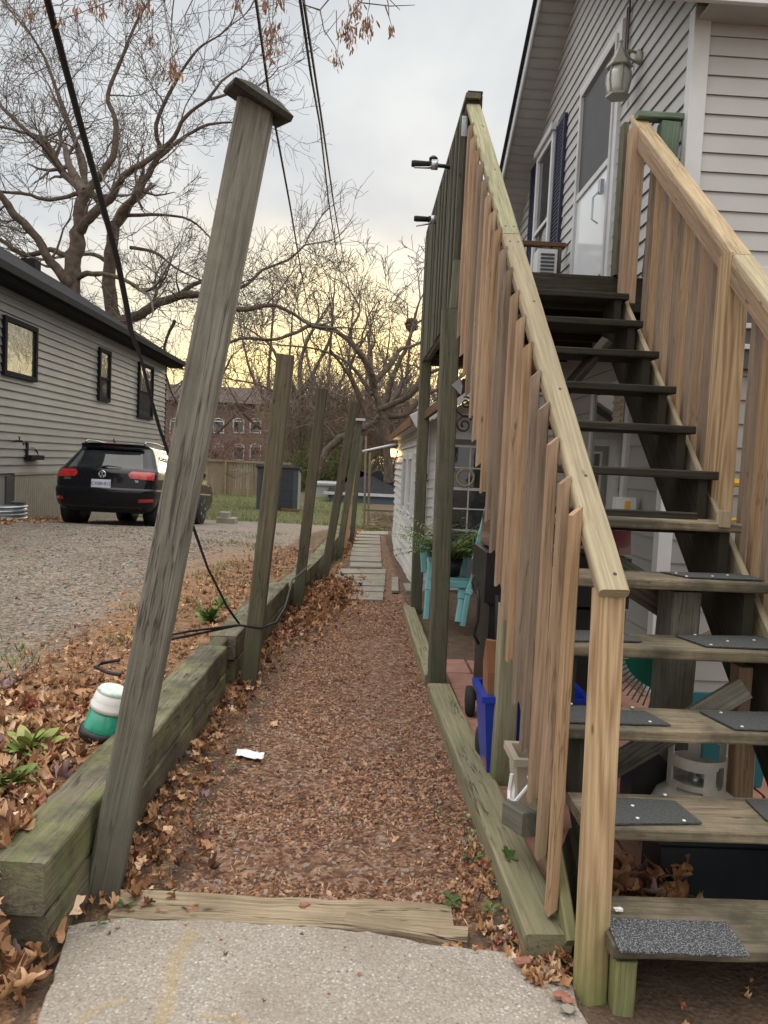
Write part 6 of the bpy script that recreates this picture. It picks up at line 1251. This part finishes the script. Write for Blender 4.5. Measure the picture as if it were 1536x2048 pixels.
def limb(mbL, mbT, pxs, Y, r0, r1, lev=3, dens=1.0, tl=2.4, dy=0.0, rmin=0.010, wig=0.24, kids=(4, 7)):
    P_ = [PY(a, b, Y + dy * i / max(1, len(pxs) - 1)) for i, (a, b) in enumerate(pxs)]; Q = []
    for i in range(len(P_) - 1):
        for k in range(4):
            f = k / 4; p0, p1, p2, p3 = P_[max(i - 1, 0)], P_[i], P_[i + 1], P_[min(i + 2, len(P_) - 1)]
            Q.append(0.5 * ((2 * p1) + (p2 - p0) * f + (2 * p0 - 5 * p1 + 4 * p2 - p3) * f * f + (3 * p1 - p0 - 3 * p2 + p3) * f ** 3))
    Q.append(P_[-1]); n = len(Q); rad = [0.88 * (r0 + (r1 - r0) * (i / (n - 1)) ** 0.7) for i in range(n)]
    Q = [q + rvec() * rad[i] * 0.25 for i, q in enumerate(Q)]
    mbL.tube(Q, [r * random.uniform(0.92, 1.1) for r in rad], 9, cap=False)
    tot = sum((Q[i + 1] - Q[i]).length for i in range(n - 1)); m = int(tot * dens)
    for k in range(m):
        i = random.randint(int(n * 0.25), n - 2); dd = (Q[i + 1] - Q[i]).normalized(); nd_ = (dd * 0.6 + rvec() * 0.9 + Vector((0, 0, 0.12))).normalized()
        grow(mbT, Q[i], nd_, tl * random.uniform(0.6, 1.2), max(rmin * 1.6, rad[i] * random.uniform(0.25, 0.5)), lev - 1, wig, 0.06, kids, rmin)
    dd = (Q[-1] - Q[-2]).normalized()
    for _ in range(2): grow(mbT, Q[-1], (dd + rvec() * 0.3).normalized(), tl * 1.1, r1, lev - 1, wig, 0.05, kids, rmin)
def z1(L): return [(a / 2, b / 2) for a, b in L]
def tree(lab, Y, limbs, base, group=None, name='bare_tree', dens=1.0, tl=2.4, lev=3, kids=(4, 7), rmin=0.011):
    b = PY(base[0], base[1], Y); root = thing(name, lab, 'tree', (b.x, Y, zb), group); L_ = MB(); T_ = MB()
    first = True; TR = MB()
    for (pxs, r0, r1, dy) in limbs:
        if first: limb(TR, T_, pxs, Y, r0, r1, lev, dens * 0.3, tl, dy, rmin, kids=kids); first = False
        else: limb(L_, T_, pxs, Y, r0, r1, lev, dens, tl, dy, rmin, kids=kids)
    mkobj('trunk', TR, BARK, root, True)
    if L_.v: mkobj('limbs', L_, BARK, root, True)
    mkobj('crown', T_, TWIG, root, True); return root
YA = 27.0
tree('big bare tree with a forked trunk rising behind the bungalow roof', YA, [
    ([(140, 700), (145, 600), (147, 530), (155, 470), (165, 400), (170, 385)], 0.42, 0.20, 0),
    (z1([(290, 1180), (275, 1130), (200, 1040), (130, 930), (60, 860), (0, 780), (-80, 700)]), 0.24, 0.11, -1.5),
    (z1([(310, 930), (380, 850), (450, 780), (490, 710), (560, 660), (680, 570), (740, 470), (830, 400)]), 0.22, 0.05, -2),
    (z1([(340, 770), (400, 700), (455, 620), (460, 480), (430, 380), (490, 230), (540, 100), (600, 0)]), 0.18, 0.035, 1),
    (z1([(335, 770), (260, 700), (190, 580), (100, 520), (0, 420), (-80, 340)]), 0.16, 0.05, 1.5),
    (z1([(325, 770), (200, 800), (100, 775), (0, 765), (-90, 740)]), 0.09, 0.04, -1),
    (z1([(340, 770), (330, 640), (270, 480), (190, 260), (130, 150), (30, 30)]), 0.14, 0.03, 2),
    (z1([(285, 1120), (350, 1095), (430, 1100), (520, 1130), (560, 1160)]), 0.13, 0.06, -1),
    (z1([(280, 1030), (200, 1000), (100, 1020), (0, 960), (-80, 940)]), 0.13, 0.06, 1),
    (z1([(250, 690), (150, 560), (60, 520), (-40, 500)]), 0.09, 0.04, -2)], (145, 1000), dens=1.35, tl=2.3, lev=3, rmin=0.0075, kids=(5, 8))
tree('second bare tree with a straight trunk beside the forked one', 31.0, [
    ([(226, 760), (225, 640), (220, 550), (225, 475), (235, 440)], 0.40, 0.22, 0),
    (z1([(465, 890), (500, 830), (545, 780), (610, 670), (640, 600), (625, 500), (700, 330), (790, 200), (880, 140)]), 0.22, 0.03, -2),
    (z1([(620, 640), (720, 560), (830, 500), (930, 490)]), 0.12, 0.04, 1),
    (z1([(455, 940), (400, 820), (330, 700), (300, 560), (240, 440), (190, 330)]), 0.17, 0.03, 1.5),
    (z1([(440, 1060), (380, 1020), (280, 1020), (190, 1040)]), 0.12, 0.05, 1),
    (z1([(460, 1290), (540, 1270), (600, 1230), (700, 1190), (790, 1180), (870, 1190), (960, 1240), (1100, 1220), (1240, 1300)]), 0.28, 0.06, -3),
    (z1([(690, 1200), (800, 1130), (960, 1150), (1050, 1080), (1150, 1040), (1220, 980)]), 0.12, 0.04, 1),
    (z1([(520, 990), (620, 1010), (700, 1070), (800, 1120)]), 0.09, 0.03, -1),
    (z1([(500, 860), (640, 860), (760, 880), (850, 960)]), 0.09, 0.03, 1), ([(350, 640), (330, 690), (330, 740), (345, 790)], 0.08, 0.04, 1)], (224, 1000), dens=1.25, tl=2.3, lev=3, rmin=0.008, kids=(5, 8))
tree('tall bare tree with a long arching limb above the fence posts', 40.0, [
    ([(775, 1000), (775, 900), (768, 850), (756, 800), (745, 770)], 0.30, 0.18, 0),
    ([(750, 780), (742, 740), (705, 690), (660, 655), (620, 652), (585, 668), (540, 680), (490, 676), (450, 690), (400, 720)], 0.17, 0.06, -5),
    ([(745, 770), (780, 730), (800, 700), (830, 690), (870, 670)], 0.22, 0.06, 2),
    ([(760, 820), (820, 790), (860, 745), (920, 735)], 0.22, 0.08, -2),
    ([(700, 690), (700, 660), (720, 620), (700, 580)], 0.12, 0.04, 1), ([(660, 700), (690, 740), (710, 780), (730, 830)], 0.10, 0.05, 1), ([(745, 790), (700, 730), (640, 700), (560, 690)], 0.14, 0.04, 2)], (775, 1010), dens=0.75, tl=2.6, lev=3, rmin=0.015, kids=(4, 6))
tree('leaning bare tree whose trunk slants behind the second and third posts', 46.0, [
    ([(630, 960), (645, 920), (665, 888), (700, 866), (740, 850), (765, 830)], 0.30, 0.22, 0),
    ([(760, 835), (775, 790), (790, 740), (815, 690), (828, 640), (840, 600)], 0.30, 0.06, 1), ([(700, 866), (720, 800), (700, 740), (720, 690)], 0.25, 0.08, -1), ([(765, 830), (810, 830), (850, 790), (900, 770)], 0.25, 0.10, 1)], (630, 1000), dens=0.6, tl=3.0, lev=3, rmin=0.017, kids=(4, 6))
tree('upright bare tree behind the shed', 52.0, [
    ([(608, 1000), (606, 880), (602, 800), (600, 740), (610, 690)], 0.40, 0.12, 0), ([(602, 800), (560, 730), (540, 690), (500, 660)], 0.22, 0.06, 1), ([(603, 790), (640, 720), (665, 660), (660, 600)], 0.22, 0.05, -1), ([(606, 860), (570, 800), (520, 770), (470, 760)], 0.18, 0.05, 1)], (608, 1000), dens=0.7, tl=3.0, lev=3, rmin=0.018, kids=(4, 6))
for i, (px_, Y, top, lab) in enumerate(((540, 62, 560, 'distant bare tree rising behind the big fence post'), (660, 66, 545, 'distant bare tree between the wires'), (735, 70, 590, 'distant bare tree above the far posts'), (815, 64, 600, 'distant bare tree beside the deck holding a squirrel nest'), (420, 68, 640, 'distant bare tree left of the near post'), (880, 60, 640, 'distant bare tree seen between the deck posts'))):
    tp = top + 70; tree(lab, Y, [([(px_, 960), (px_ + 3, 860), (px_ - 4, 780), (px_ + 6, tp)], 0.32, 0.09, 0), ([(px_, 820), (px_ - 40, 740), (px_ - 60, tp + 20)], 0.2, 0.05, 1), ([(px_, 800), (px_ + 35, 730), (px_ + 45, tp)], 0.2, 0.05, -1), ([(px_, 880), (px_ + 50, 830), (px_ + 80, 790)], 0.18, 0.05, -1), ([(px_, 870), (px_ - 50, 830), (px_ - 85, 770)], 0.18, 0.05, -1)], (px_, 1000), 'distant bare trees behind the yards', dens=0.8, tl=3.0, lev=3, rmin=0.016, kids=(4, 5))
# squirrel nest
c = PY(823, 650, 64); n_ = 260; scatter('squirrel_nest', LEAVES, np.array([c + rvec() * random.uniform(0, 0.55) for _ in range(n_)]), rotmats(RNG.uniform(0, 6, n_), RNG.uniform(-2, 2, n_), RNG.uniform(-2, 2, n_)), np.full(n_, 0.35), RNG.uniform(0, 0.35, n_), LEAFM, label='clump of dead leaves, a squirrel nest high in the bare tree by the deck', cat='nest')
# bare brush thickets
def thicket(name, lab, x0, x1, Y, dep, h, n, mat, seed):
    random.seed(seed); mb = MB()
    for k in range(n):
        p = Vector((random.uniform(x0, x1), Y + random.uniform(0, dep), zb)); grow(mb, p, (Vector((random.uniform(-.35, .35), random.uniform(-.2, .2), 1))).normalized(), h * random.uniform(0.5, 1.0), 0.035, 2, 0.16, 0.06, (4, 6), 0.014)
    mkobj(name, mb, mat, label=lab, cat='thicket', kind='stuff')
thicket('brush_thicket', 'tangled brown bare thicket behind the garage and blue house', -5.5, 4.5, 49, 14, 6.5, 330, BRUSHM, 3)
thicket('brush_thicket', 'reddish bare bushes in front of the brick building', -22, -6.5, 56, 14, 3.2, 150, BRUSHR, 4)
thicket('ivy_brush', 'low green brown brush behind the garage', -4.5, 0.5, 47.5, 1.5, 2.2, 90, plain('green_brush', (0.13, 0.14, 0.05), 0.9, var=0.4, scale=.6), 5)
thicket('brush_thicket', 'far wooded rise closing the view past the blue house', -30, 20, 84, 30, 9.5, 380, BRUSHM, 6)
# ------------------------------------------------------------------ maple branches with keys overhead
random.seed(21)
KEY = []
for s in range(3):
    rg = random.Random(s); V_ = [(0, 0, 0), (0.10, 0.02, -0.25), (0.16, 0.0, -0.65), (0.05, 0.0, -1.0), (-0.08, 0.02, -0.7), (-0.06, -0.02, -0.3)]; KEY.append((V_, [(0, 1, 5), (1, 4, 5), (1, 2, 4), (2, 3, 4)]))
mbr = thing('maple_branch', 'thin maple twigs hanging into the top of the view with brown seed keys', 'branch', tuple(PY(500, -250, 3.6)))
tw = MB(); kp = []; kt = []
clusters = [(545, 55, 45, 1.0), (541, 95, 30, .9), (560, 0, 20, .8), (695, 55, 45, 1.0), (705, 85, 20, .6), (735, 45, 50, 1.0), (712, 15, 30, .8), (675, 118, 28, .8), (783, 68, 14, .4), (345, 132, 45, 1.0), (352, 148, 20, .6), (305, 80, 28, .6), (192, 12, 40, 1.0), (280, 8, 50, 1.0), (205, 25, 20, .6), (120, 45, 20, .5), (60, 30, 22, .5), (30, 35, 15, .4), (150, 20, 20, .6), (95, 20, 20, .5), (240, -5, 30, .8), (475, 2, 25, .6), (530, 8, 25, .5), (300, 20, 30, .6)]
for (cx_2, cy_2, n_, s_) in clusters:
    Yc = random.uniform(3.3, 4.0); top_ = PY(cx_2 + random.uniform(-6, 6), cy_2 - 55, Yc); c = PY(cx_2, cy_2 - 16, Yc)
    tw.tube([top_ + Vector((random.uniform(-.12, .12), 0, 0.10)), top_, (top_ + c) / 2 + Vector((random.uniform(-.015, .015), 0, 0)), c, c - Vector((0.0, 0, 0.05 * s_))], [0.0035, 0.003, 0.0022, 0.0016, 0.001], 4)
    for k in range(int(n_ * (1.3 if cx_2 > 500 or cx_2 in (345, 352) else 0.7))):
        f = random.random(); kp.append(c + Vector((random.gauss(0, .018 * s_), random.gauss(0, .018), -0.085 * s_ * f + random.uniform(-.01, .01)))); kt.append(random.random())
m_ = len(kp); scatter('seed_keys', KEY, np.array(kp), rotmats(RNG.uniform(0, 6.3, m_), RNG.normal(0, .32, m_), RNG.normal(0, .32, m_)), RNG.uniform(0.026, 0.042, m_), np.array(kt), SEEDM, mbr, kind='stuff')
for pxs in ([(700, -60), (665, -10), (640, 20), (648, 60), (668, 90), (675, 105)], [(690, -40), (720, 5), (780, 12), (830, 10)], [(640, 20), (610, 10), (590, -30)], [(585, -40), (560, -5), (545, 40)], [(470, 0), (490, 40), (510, 35)], [(700, -60), (730, -20), (770, -10), (800, 20)], [(355, -60), (345, 20), (340, 100), (347, 120)], [(640, 20), (650, 70), (690, 20)], [(770, 10), (780, 40)]):
    P_ = [PY(a, b, 3.7) for a, b in pxs]; tw.tube(P_, [0.0042 - 0.0028 * i / (len(P_) - 1) for i in range(len(P_))], 5)
for pxs in ([(350, -60), (250, -10), (150, 30), (60, 60)], [(200, -40), (120, 10), (30, 20)], [(420, -40), (330, 0), (280, 60)], [(100, -40), (60, 10), (20, 90)], [(400, -30), (370, 30), (372, 50)]):
    P_ = [PY(a, b, 3.8) for a, b in pxs]; tw.tube(P_, [0.0034 - 0.0022 * i / (len(P_) - 1) for i in range(len(P_))], 5)
    for q in P_[1:]:
        for _ in range(3): grow(tw, q, (rvec() + Vector((0, 0, -.3))).normalized(), 0.25, 0.0016, 1, 0.2, -0.02, (2, 3), 0.001)
mkobj('twigs', tw, TWIG, mbr, True)
# ------------------------------------------------------------------ leaf litter, stones, grass
def hz(x, y): return height(x, y) + bumps(x, y)
def place(n, fx, fy, accept): 
    x = fx(n); y = fy(n); k = accept(x, y) > RNG.random(n); return x[k], y[k]
def U(a, b): return lambda n: RNG.uniform(a, b, n)
# big curled leaves left of the near timber and along its foot
def leaf_field(name, x, y, zoff, s0, s1, tm, tsd, lab, tilt=0.5, mat=LEAFM, cat='fallen leaves', ext_z=None):
    n = len(x); z = hz(x, y) + zoff + (ext_z if ext_z is not None else 0) ; pos = np.stack([x, y, z], 1)
    tn = RNG.normal(tm, tsd, n); sp = RNG.random(n); tn = np.where(sp < 0.045, 0.94, np.where(sp < 0.07, 1.0, np.clip(tn, 0, 0.86)))
    scatter(name, LEAVES, pos, rotmats(RNG.uniform(0, 6.3, n), RNG.normal(0, tilt, n), RNG.normal(0, tilt, n)), RNG.uniform(s0, s1, n), tn, mat, label=lab, cat=cat, kind='stuff')
x, y = place(3000, U(-2.6, -0.9), U(1.2, 4.2), lambda x, y: (x < timber_x(y) - 0.20 + 0.12 * (y < 2.2)) * 1.0 * np.exp(-np.maximum(0, y - 3.0) * 0.9))
leaf_field('leaf_litter', x, y, 0.012 + RNG.random(len(x)) * 0.03 * (y < 3.2), 0.04, 0.095, 0.46, 0.26, 'deep drift of curled dead maple leaves left of the timber wall')
x, y = place(12000, U(-3.6, -0.5), U(3.0, 11), lambda x, y: (x < timber_x(y) - 0.22) * np.clip(1.0 - 0.85 * (timber_x(y) - x - 0.2) ** 2 - 0.04 * (y - 3), 0.012, 1))
leaf_field('leaf_litter', x, y, 0.006, 0.018, 0.052, 0.5, 0.2, 'scattered orange dead leaves between the driveway and the fence posts', 0.4)
x, y = place(5200, U(-0.98, -0.3), U(2.55, 9.5), lambda x, y: (x > timber_x(y) + 0.0) * np.clip(1.15 - (x - timber_x(y)) / (0.20 + 0.14 * (y < 3.2) + 0.10 * (y > 6.0)), 0, 1))
leaf_field('leaf_litter', x, y, 0.008 + RNG.random(len(x)) * 0.035, 0.022, 0.072, 0.38, 0.25, 'band of brown leaves along the left edge of the path')
xx = RNG.normal(-0.42, 0.17, 1900); y_ = RNG.normal(8.5, 0.75, 1900); xx = xx + 0.10 * (y_ - 8.5); k = xx > timber_x(y_)
leaf_field('leaf_litter', xx[k], y_[k], 0.01 + RNG.random(k.sum()) * 0.07, 0.04, 0.09, 0.38, 0.16, 'orange leaf heap where the slab path begins')
x, y = place(3000, U(-0.3, 0.2), U(9, 18), lambda x, y: (x > timber_x(y)) * np.clip(1 - (x - timber_x(y)) / 0.22, 0, 1)); leaf_field('leaf_litter', x, y, 0.01, 0.04, 0.08, 0.4, 0.16, 'leaves along the left of the slab path')
x, y = place(4600, U(-0.75, 0.62), U(2.6, 9), lambda x, y: 0.12 + 0.12 * y / 3 + 0.6 * (np.abs(x - 0.52) < 0.10)); leaf_field('leaf_bits', x, y, 0.010, 0.008, 0.026, 0.38, 0.24, 'small broken leaf bits over the red path', 0.35)
x, y = place(420, U(0.30, 0.72), U(2.25, 3.1), lambda x, y: np.clip((x - 0.34) / 0.2, 0, 1) * (y > 2.36 - 0.0 * x)); leaf_field('leaf_bits', x, y, 0.015, 0.02, 0.05, 0.5, 0.2, 'leaf bits gathered at the head of the right border timber', 0.5)
x, y = place(700, U(-6.3, -5.3), U(12.2, 16), lambda x, y: np.exp(-((x + 6.1) / 0.35) ** 2)); leaf_field('leaf_litter', x, y, 0.01, 0.05, 0.10, 0.5, 0.16, 'leaves drifted against the bungalow foot')
x, y = place(90, U(0.85, 1.25), U(2.45, 2.85), lambda x, y: x * 0 + 1.0); leaf_field('leaf_litter', x, y, 0.02 + RNG.random(len(x)) * 0.12, 0.07, 0.12, 0.3, 0.12, 'big damp leaves piled under the lowest steps', 0.9)
x, y = place(500, U(1.0, 2.4), U(1.2, 2.3), lambda x, y: 0.5 + 0 * x); leaf_field('leaf_bits', x, y, 0.01, 0.008, 0.03, 0.35, 0.15, 'dry bits on the soil before the steps', 0.4)
x, y = place(260, U(-1.25, -0.85), U(1.75, 2.55), lambda x, y: (x < -0.88 - 0.3 * (y < 2.1)) * 1.0); leaf_field('leaf_litter', x, y, 0.02 + RNG.random(len(x)) * 0.06, 0.06, 0.11, 0.5, 0.22, 'large curled leaves at the concrete corner', 0.7)
x, y = place(70, U(0.56, 0.78), U(2.22, 2.36), lambda x, y: 0 * x + 1.0); leaf_field('leaf_litter', x, y, 0.02, 0.03, 0.06, 0.45, 0.2, 'brown leaves gathered against the near end of the border timber', 0.7)
x, y = place(160, U(-0.85, 0.65), U(1.5, 2.5), lambda x, y: 0.15 + 0.85 * (y > 2.36)); leaf_field('leaf_bits', x, y, 0.034, 0.008, 0.022, 0.4, 0.25, 'tiny bits of leaf and grit lying on the concrete', 0.2)
# individual leaves that read on their own
def one_leaf(px_, py_, z, s, tint, lab, var, rot=(0.3, 0.2)):
    c = PZ(px_, py_, z); V_, F_ = LEAVES[var]; scatter('fallen_leaf', [LEAVES[var]], np.array([c]), rotmats(np.array([random.uniform(0, 6)]), np.array([rot[0]]), np.array([rot[1]])), np.array([s]), np.array([tint]), LEAFM, label=lab, cat='leaf')
one_leaf(795, 1680, 0.025, 0.075, 0.74, 'pale tan leaf lying alone low on the red path', 1)
one_leaf(548, 1448, 0.02, 0.06, 0.72, 'small tan leaf on the path above the tissue', 0)
one_leaf(640, 1445, 0.02, 0.05, 0.55, 'little curled brown leaf mid path', 2)
one_leaf(1012, 1612, 0.11, 0.045, 0.62, 'small tan leaf on the mossy border timber', 2)
c = PZ(1015, 1712, 0.118); scatter('green_leaf', [LEAVES[4]], np.array([c]), rotmats(np.array([0.4]), np.array([0.5]), np.array([0.3])), np.array([0.085]), np.array([0.45]), GRASSM, label='fresh green leaf curled on the mossy border timber', cat='leaf')
# red stone chips on the path
x1_, y1_ = place(44000, U(-0.85, 0.62), lambda n: 2.55 + 6.6 * RNG.random(n) ** 1.25, lambda x, y: np.clip(np.interp(y, [2.5, 9.2], [1, 0.9]) * sstep(x - timber_x(y), 0.10, 0.42) * (1 - 0.75 * sstep(x, 0.42, 0.6)), 0, 1))
n = len(x1_); nz = np.array([mnoise.noise((a * 2.2, b * 2.2, 5)) for a, b in zip(x1_, y1_)]); k = RNG.random(n) < np.clip(0.60 + 2.2 * nz, 0.03, 1); x1_, y1_ = x1_[k], y1_[k]; n = len(x1_)
scatter('red_gravel', CHIPS, np.stack([x1_, y1_, hz(x1_, y1_) + 0.002], 1), rotmats(RNG.uniform(0, 6.3, n), RNG.normal(0, .45, n), RNG.normal(0, .45, n)), RNG.gamma(3.2, 0.0036, n) + 0.005, np.clip(np.where(RNG.random(n) < 0.03, RNG.uniform(0.9, 1, n), RNG.normal(0.48, 0.30, n)), 0, 0.9) * 1.0, STONEM, label='loose red stone chips covering the path', cat='gravel', kind='stuff')
# driveway gravel chips
x1_, y1_ = place(16000, U(-6.0, -1.8), lambda n: 3.2 + 10 * RNG.random(n) ** 1.3, lambda x, y: 1.0 * (x < -1.8 + 0.02 * y) + 0); n = len(x1_)
scatter('driveway_gravel', CHIPS, np.stack([x1_, y1_, height(x1_, y1_) + bumps(x1_, y1_) + 0.001], 1), rotmats(RNG.uniform(0, 6.3, n), RNG.normal(0, .4, n), RNG.normal(0, .4, n)), RNG.gamma(5, 0.0035, n) + 0.006, np.where(RNG.random(n) < 0.10, 1.0, np.clip(RNG.normal(0.5, 0.22, n), 0, 0.9)), GRAVM, label='grey gravel of the driveway', cat='gravel', kind='stuff')
# dry honey locust like straw bits along the driveway
ST = ([(-0.5, -0.02, 0), (0, -0.03, 0.06), (0.5, 0.0, 0.0), (0, 0.03, 0.06)], [(0, 1, 2), (0, 2, 3)])
x1_, y1_ = place(14000, U(-4.6, -0.9), U(3.0, 12), lambda x, y: (x < timber_x(y) - .2) * np.clip(np.array([mnoise.noise((a * 1.0, b * 0.7, 9)) for a, b in zip(x, y)]) * 2.2 + 0.25, 0.0, 1) * np.clip(1.35 - 0.55 * (-0.8 - x), 0.03, 1)); n = len(x1_)
scatter('straw_litter', [ST], np.stack([x1_, y1_, hz(x1_, y1_) + 0.008], 1), rotmats(RNG.uniform(0, 6.3, n), RNG.normal(0, .2, n), RNG.normal(0, .2, n)), RNG.uniform(0.03, 0.10, n), np.clip(RNG.normal(0.55, 0.14, n), 0, .86), LEAFM, label='orange straw like leaf stalks strewn over the driveway edge', cat='litter', kind='stuff')
x1_, y1_ = place(3200, U(-0.8, 0.65), U(2.55, 8), lambda x, y: 1.0 + 0 * x); n = len(x1_)
scatter('straw_litter', [ST], np.stack([x1_, y1_, hz(x1_, y1_) + 0.014], 1), rotmats(RNG.uniform(0, 6.3, n), RNG.normal(0, .2, n), RNG.normal(0, .2, n)), RNG.uniform(0.02, 0.06, n), np.clip(RNG.normal(0.72, 0.1, n), 0, .86), LEAFM, label='dry stalks strewn over the red path', cat='litter', kind='stuff')
# grass
BL = []
for s in range(4):
    rg = random.Random(s); b_ = rg.uniform(0.2, 0.6); V_ = [(-0.06, 0, 0), (0.06, 0, 0), (-0.045, b_ * .35, 0.5), (0.045, b_ * .35, 0.5), (0.0, b_, 0.95)]; BL.append((V_, [(0, 1, 3), (0, 3, 2), (2, 3, 4)]))
def grass(name, x, y, s0, s1, lab, tm=0.55, tsd=0.2, zo=0.0):
    n = len(x); scatter(name, BL, np.stack([x, y, hz(x, y) - 0.003 + zo], 1), rotmats(RNG.uniform(0, 6.3, n), RNG.normal(0, .3, n), RNG.normal(0, .3, n)), RNG.uniform(s0, s1, n), np.clip(RNG.normal(tm, tsd, n), 0, 1), GRASSM, label=lab, cat='grass', kind='stuff')
x, y = place(15000, U(-9, 0.3), U(21.3, 40), lambda x, y: np.clip(np.array([mnoise.noise((a * .5, b * .4, 2)) for a, b in zip(x, y)]) * 2 + 0.6, 0.05, 1)); grass('grass', x, y, 0.05, 0.12, 'patchy lawn beyond the driveway', 0.62, 0.28)
x, y = place(6500, U(-2.3, -0.7), U(3.3, 13), lambda x, y: (x < timber_x(y) - .2) * (np.array([mnoise.noise((a * 1.6, b * 1.2, 7)) for a, b in zip(x, y)]) > 0.18)); grass('grass', x, y, 0.03, 0.08, 'thin green grass tufts behind the fence posts', 0.6, 0.25)
x, y = place(500, U(0.40, 0.62), U(2.4, 4.2), lambda x, y: (np.array([mnoise.noise((a * 6, b * 4, 7)) for a, b in zip(x, y)]) > 0.1)); grass('grass', x, y, 0.02, 0.05, 'sparse weeds at the right edge of the path', 0.4, 0.2)
x, y = place(1200, U(-0.4, 0.7), U(17.9, 21), lambda x, y: x * 0 + 1.0); grass('grass', x, y, 0.05, 0.12, 'grass at the end of the slab path', 0.6, 0.2)
# broad leaved weeds
def weed(px_, py_, z, n, L, wd, lab, tm, up=0.6, Y=None):
    c = PZ(px_, py_, z) if Y is None else PY(px_, py_, Y); V_ = []; root = thing('weed', lab, 'weed', tuple(c)); t = MB()
    pos_, yaw, s_ = [], [], []
    RB = ([(0, 0, 0), (0.3, -0.10, 0.10), (0.3, 0.10, 0.10), (0.62, -0.17, 0.14), (0.62, 0.17, 0.14), (0.62, 0, 0.11), (0.85, -0.10, 0.10), (0.85, 0.10, 0.10), (1.0, 0, 0.03)], [(0, 1, 2), (1, 3, 5), (1, 5, 2), (2, 5, 4), (3, 6, 5), (5, 6, 7), (5, 7, 4), (6, 8, 7)])
    scatter('leaves', [RB], np.tile(np.array(c), (n, 1)), rotmats(RNG.uniform(0, 6.3, n), RNG.normal(0, .25, n), -RNG.uniform(0.1, up, n)), RNG.uniform(L * .6, L, n), np.clip(RNG.normal(tm, .12, n), 0, 1), GRASSM, root)
weed(55, 1515, 0.31, 34, 0.17, 0.05, 'yellow green broad leaved weed at the left edge', 0.80, 1.1)
weed(10, 1575, 0.31, 24, 0.15, 0.05, 'second broad leaved weed low at the left edge', 0.68, 0.9)
weed(35, 1625, 0.30, 8, 0.07, 0.03, 'small green seedling among the leaves', 0.5, 0.9)
weed(30, 1860, 0.05, 12, 0.07, 0.05, 'pale green ivy like leaves beside the timber end', 0.66, 0.9)
weed(250, 1812, 0.03, 9, 0.05, 0.05, 'tiny clover at the near post foot', 0.3, 0.6)
weed(195, 1850, 0.04, 4, 0.035, 0.05, 'single clover on the concrete edge', 0.1, 0.4)
weed(470, 1535, 0.02, 7, 0.045, 0.05, 'little weed on the path below the tissue', 0.4, 0.6)
weed(935, 1640, 0.02, 6, 0.04, 0.05, 'little weed beside the right border timber', 0.5, 0.6)
weed(945, 1720, 0.02, 8, 0.06, 0.05, 'low dark weed at the right path edge', 0.2, 0.6)
weed(905, 1805, 0.02, 10, 0.06, 0.05, 'low weed next to the sunken timber', 0.35, 0.6)
weed(980, 1820, 0.03, 8, 0.05, 0.05, 'weed by the head of the border timber', 0.5, 0.6)
weed(420, 1245, 0.30, 26, 0.16, 0.05, 'tall green weed tuft left of the second post', 0.5, 1.25)
weed(440, 1215, 0.32, 18, 0.14, 0.05, 'upright weed behind the cable knot', 0.6, 1.3)
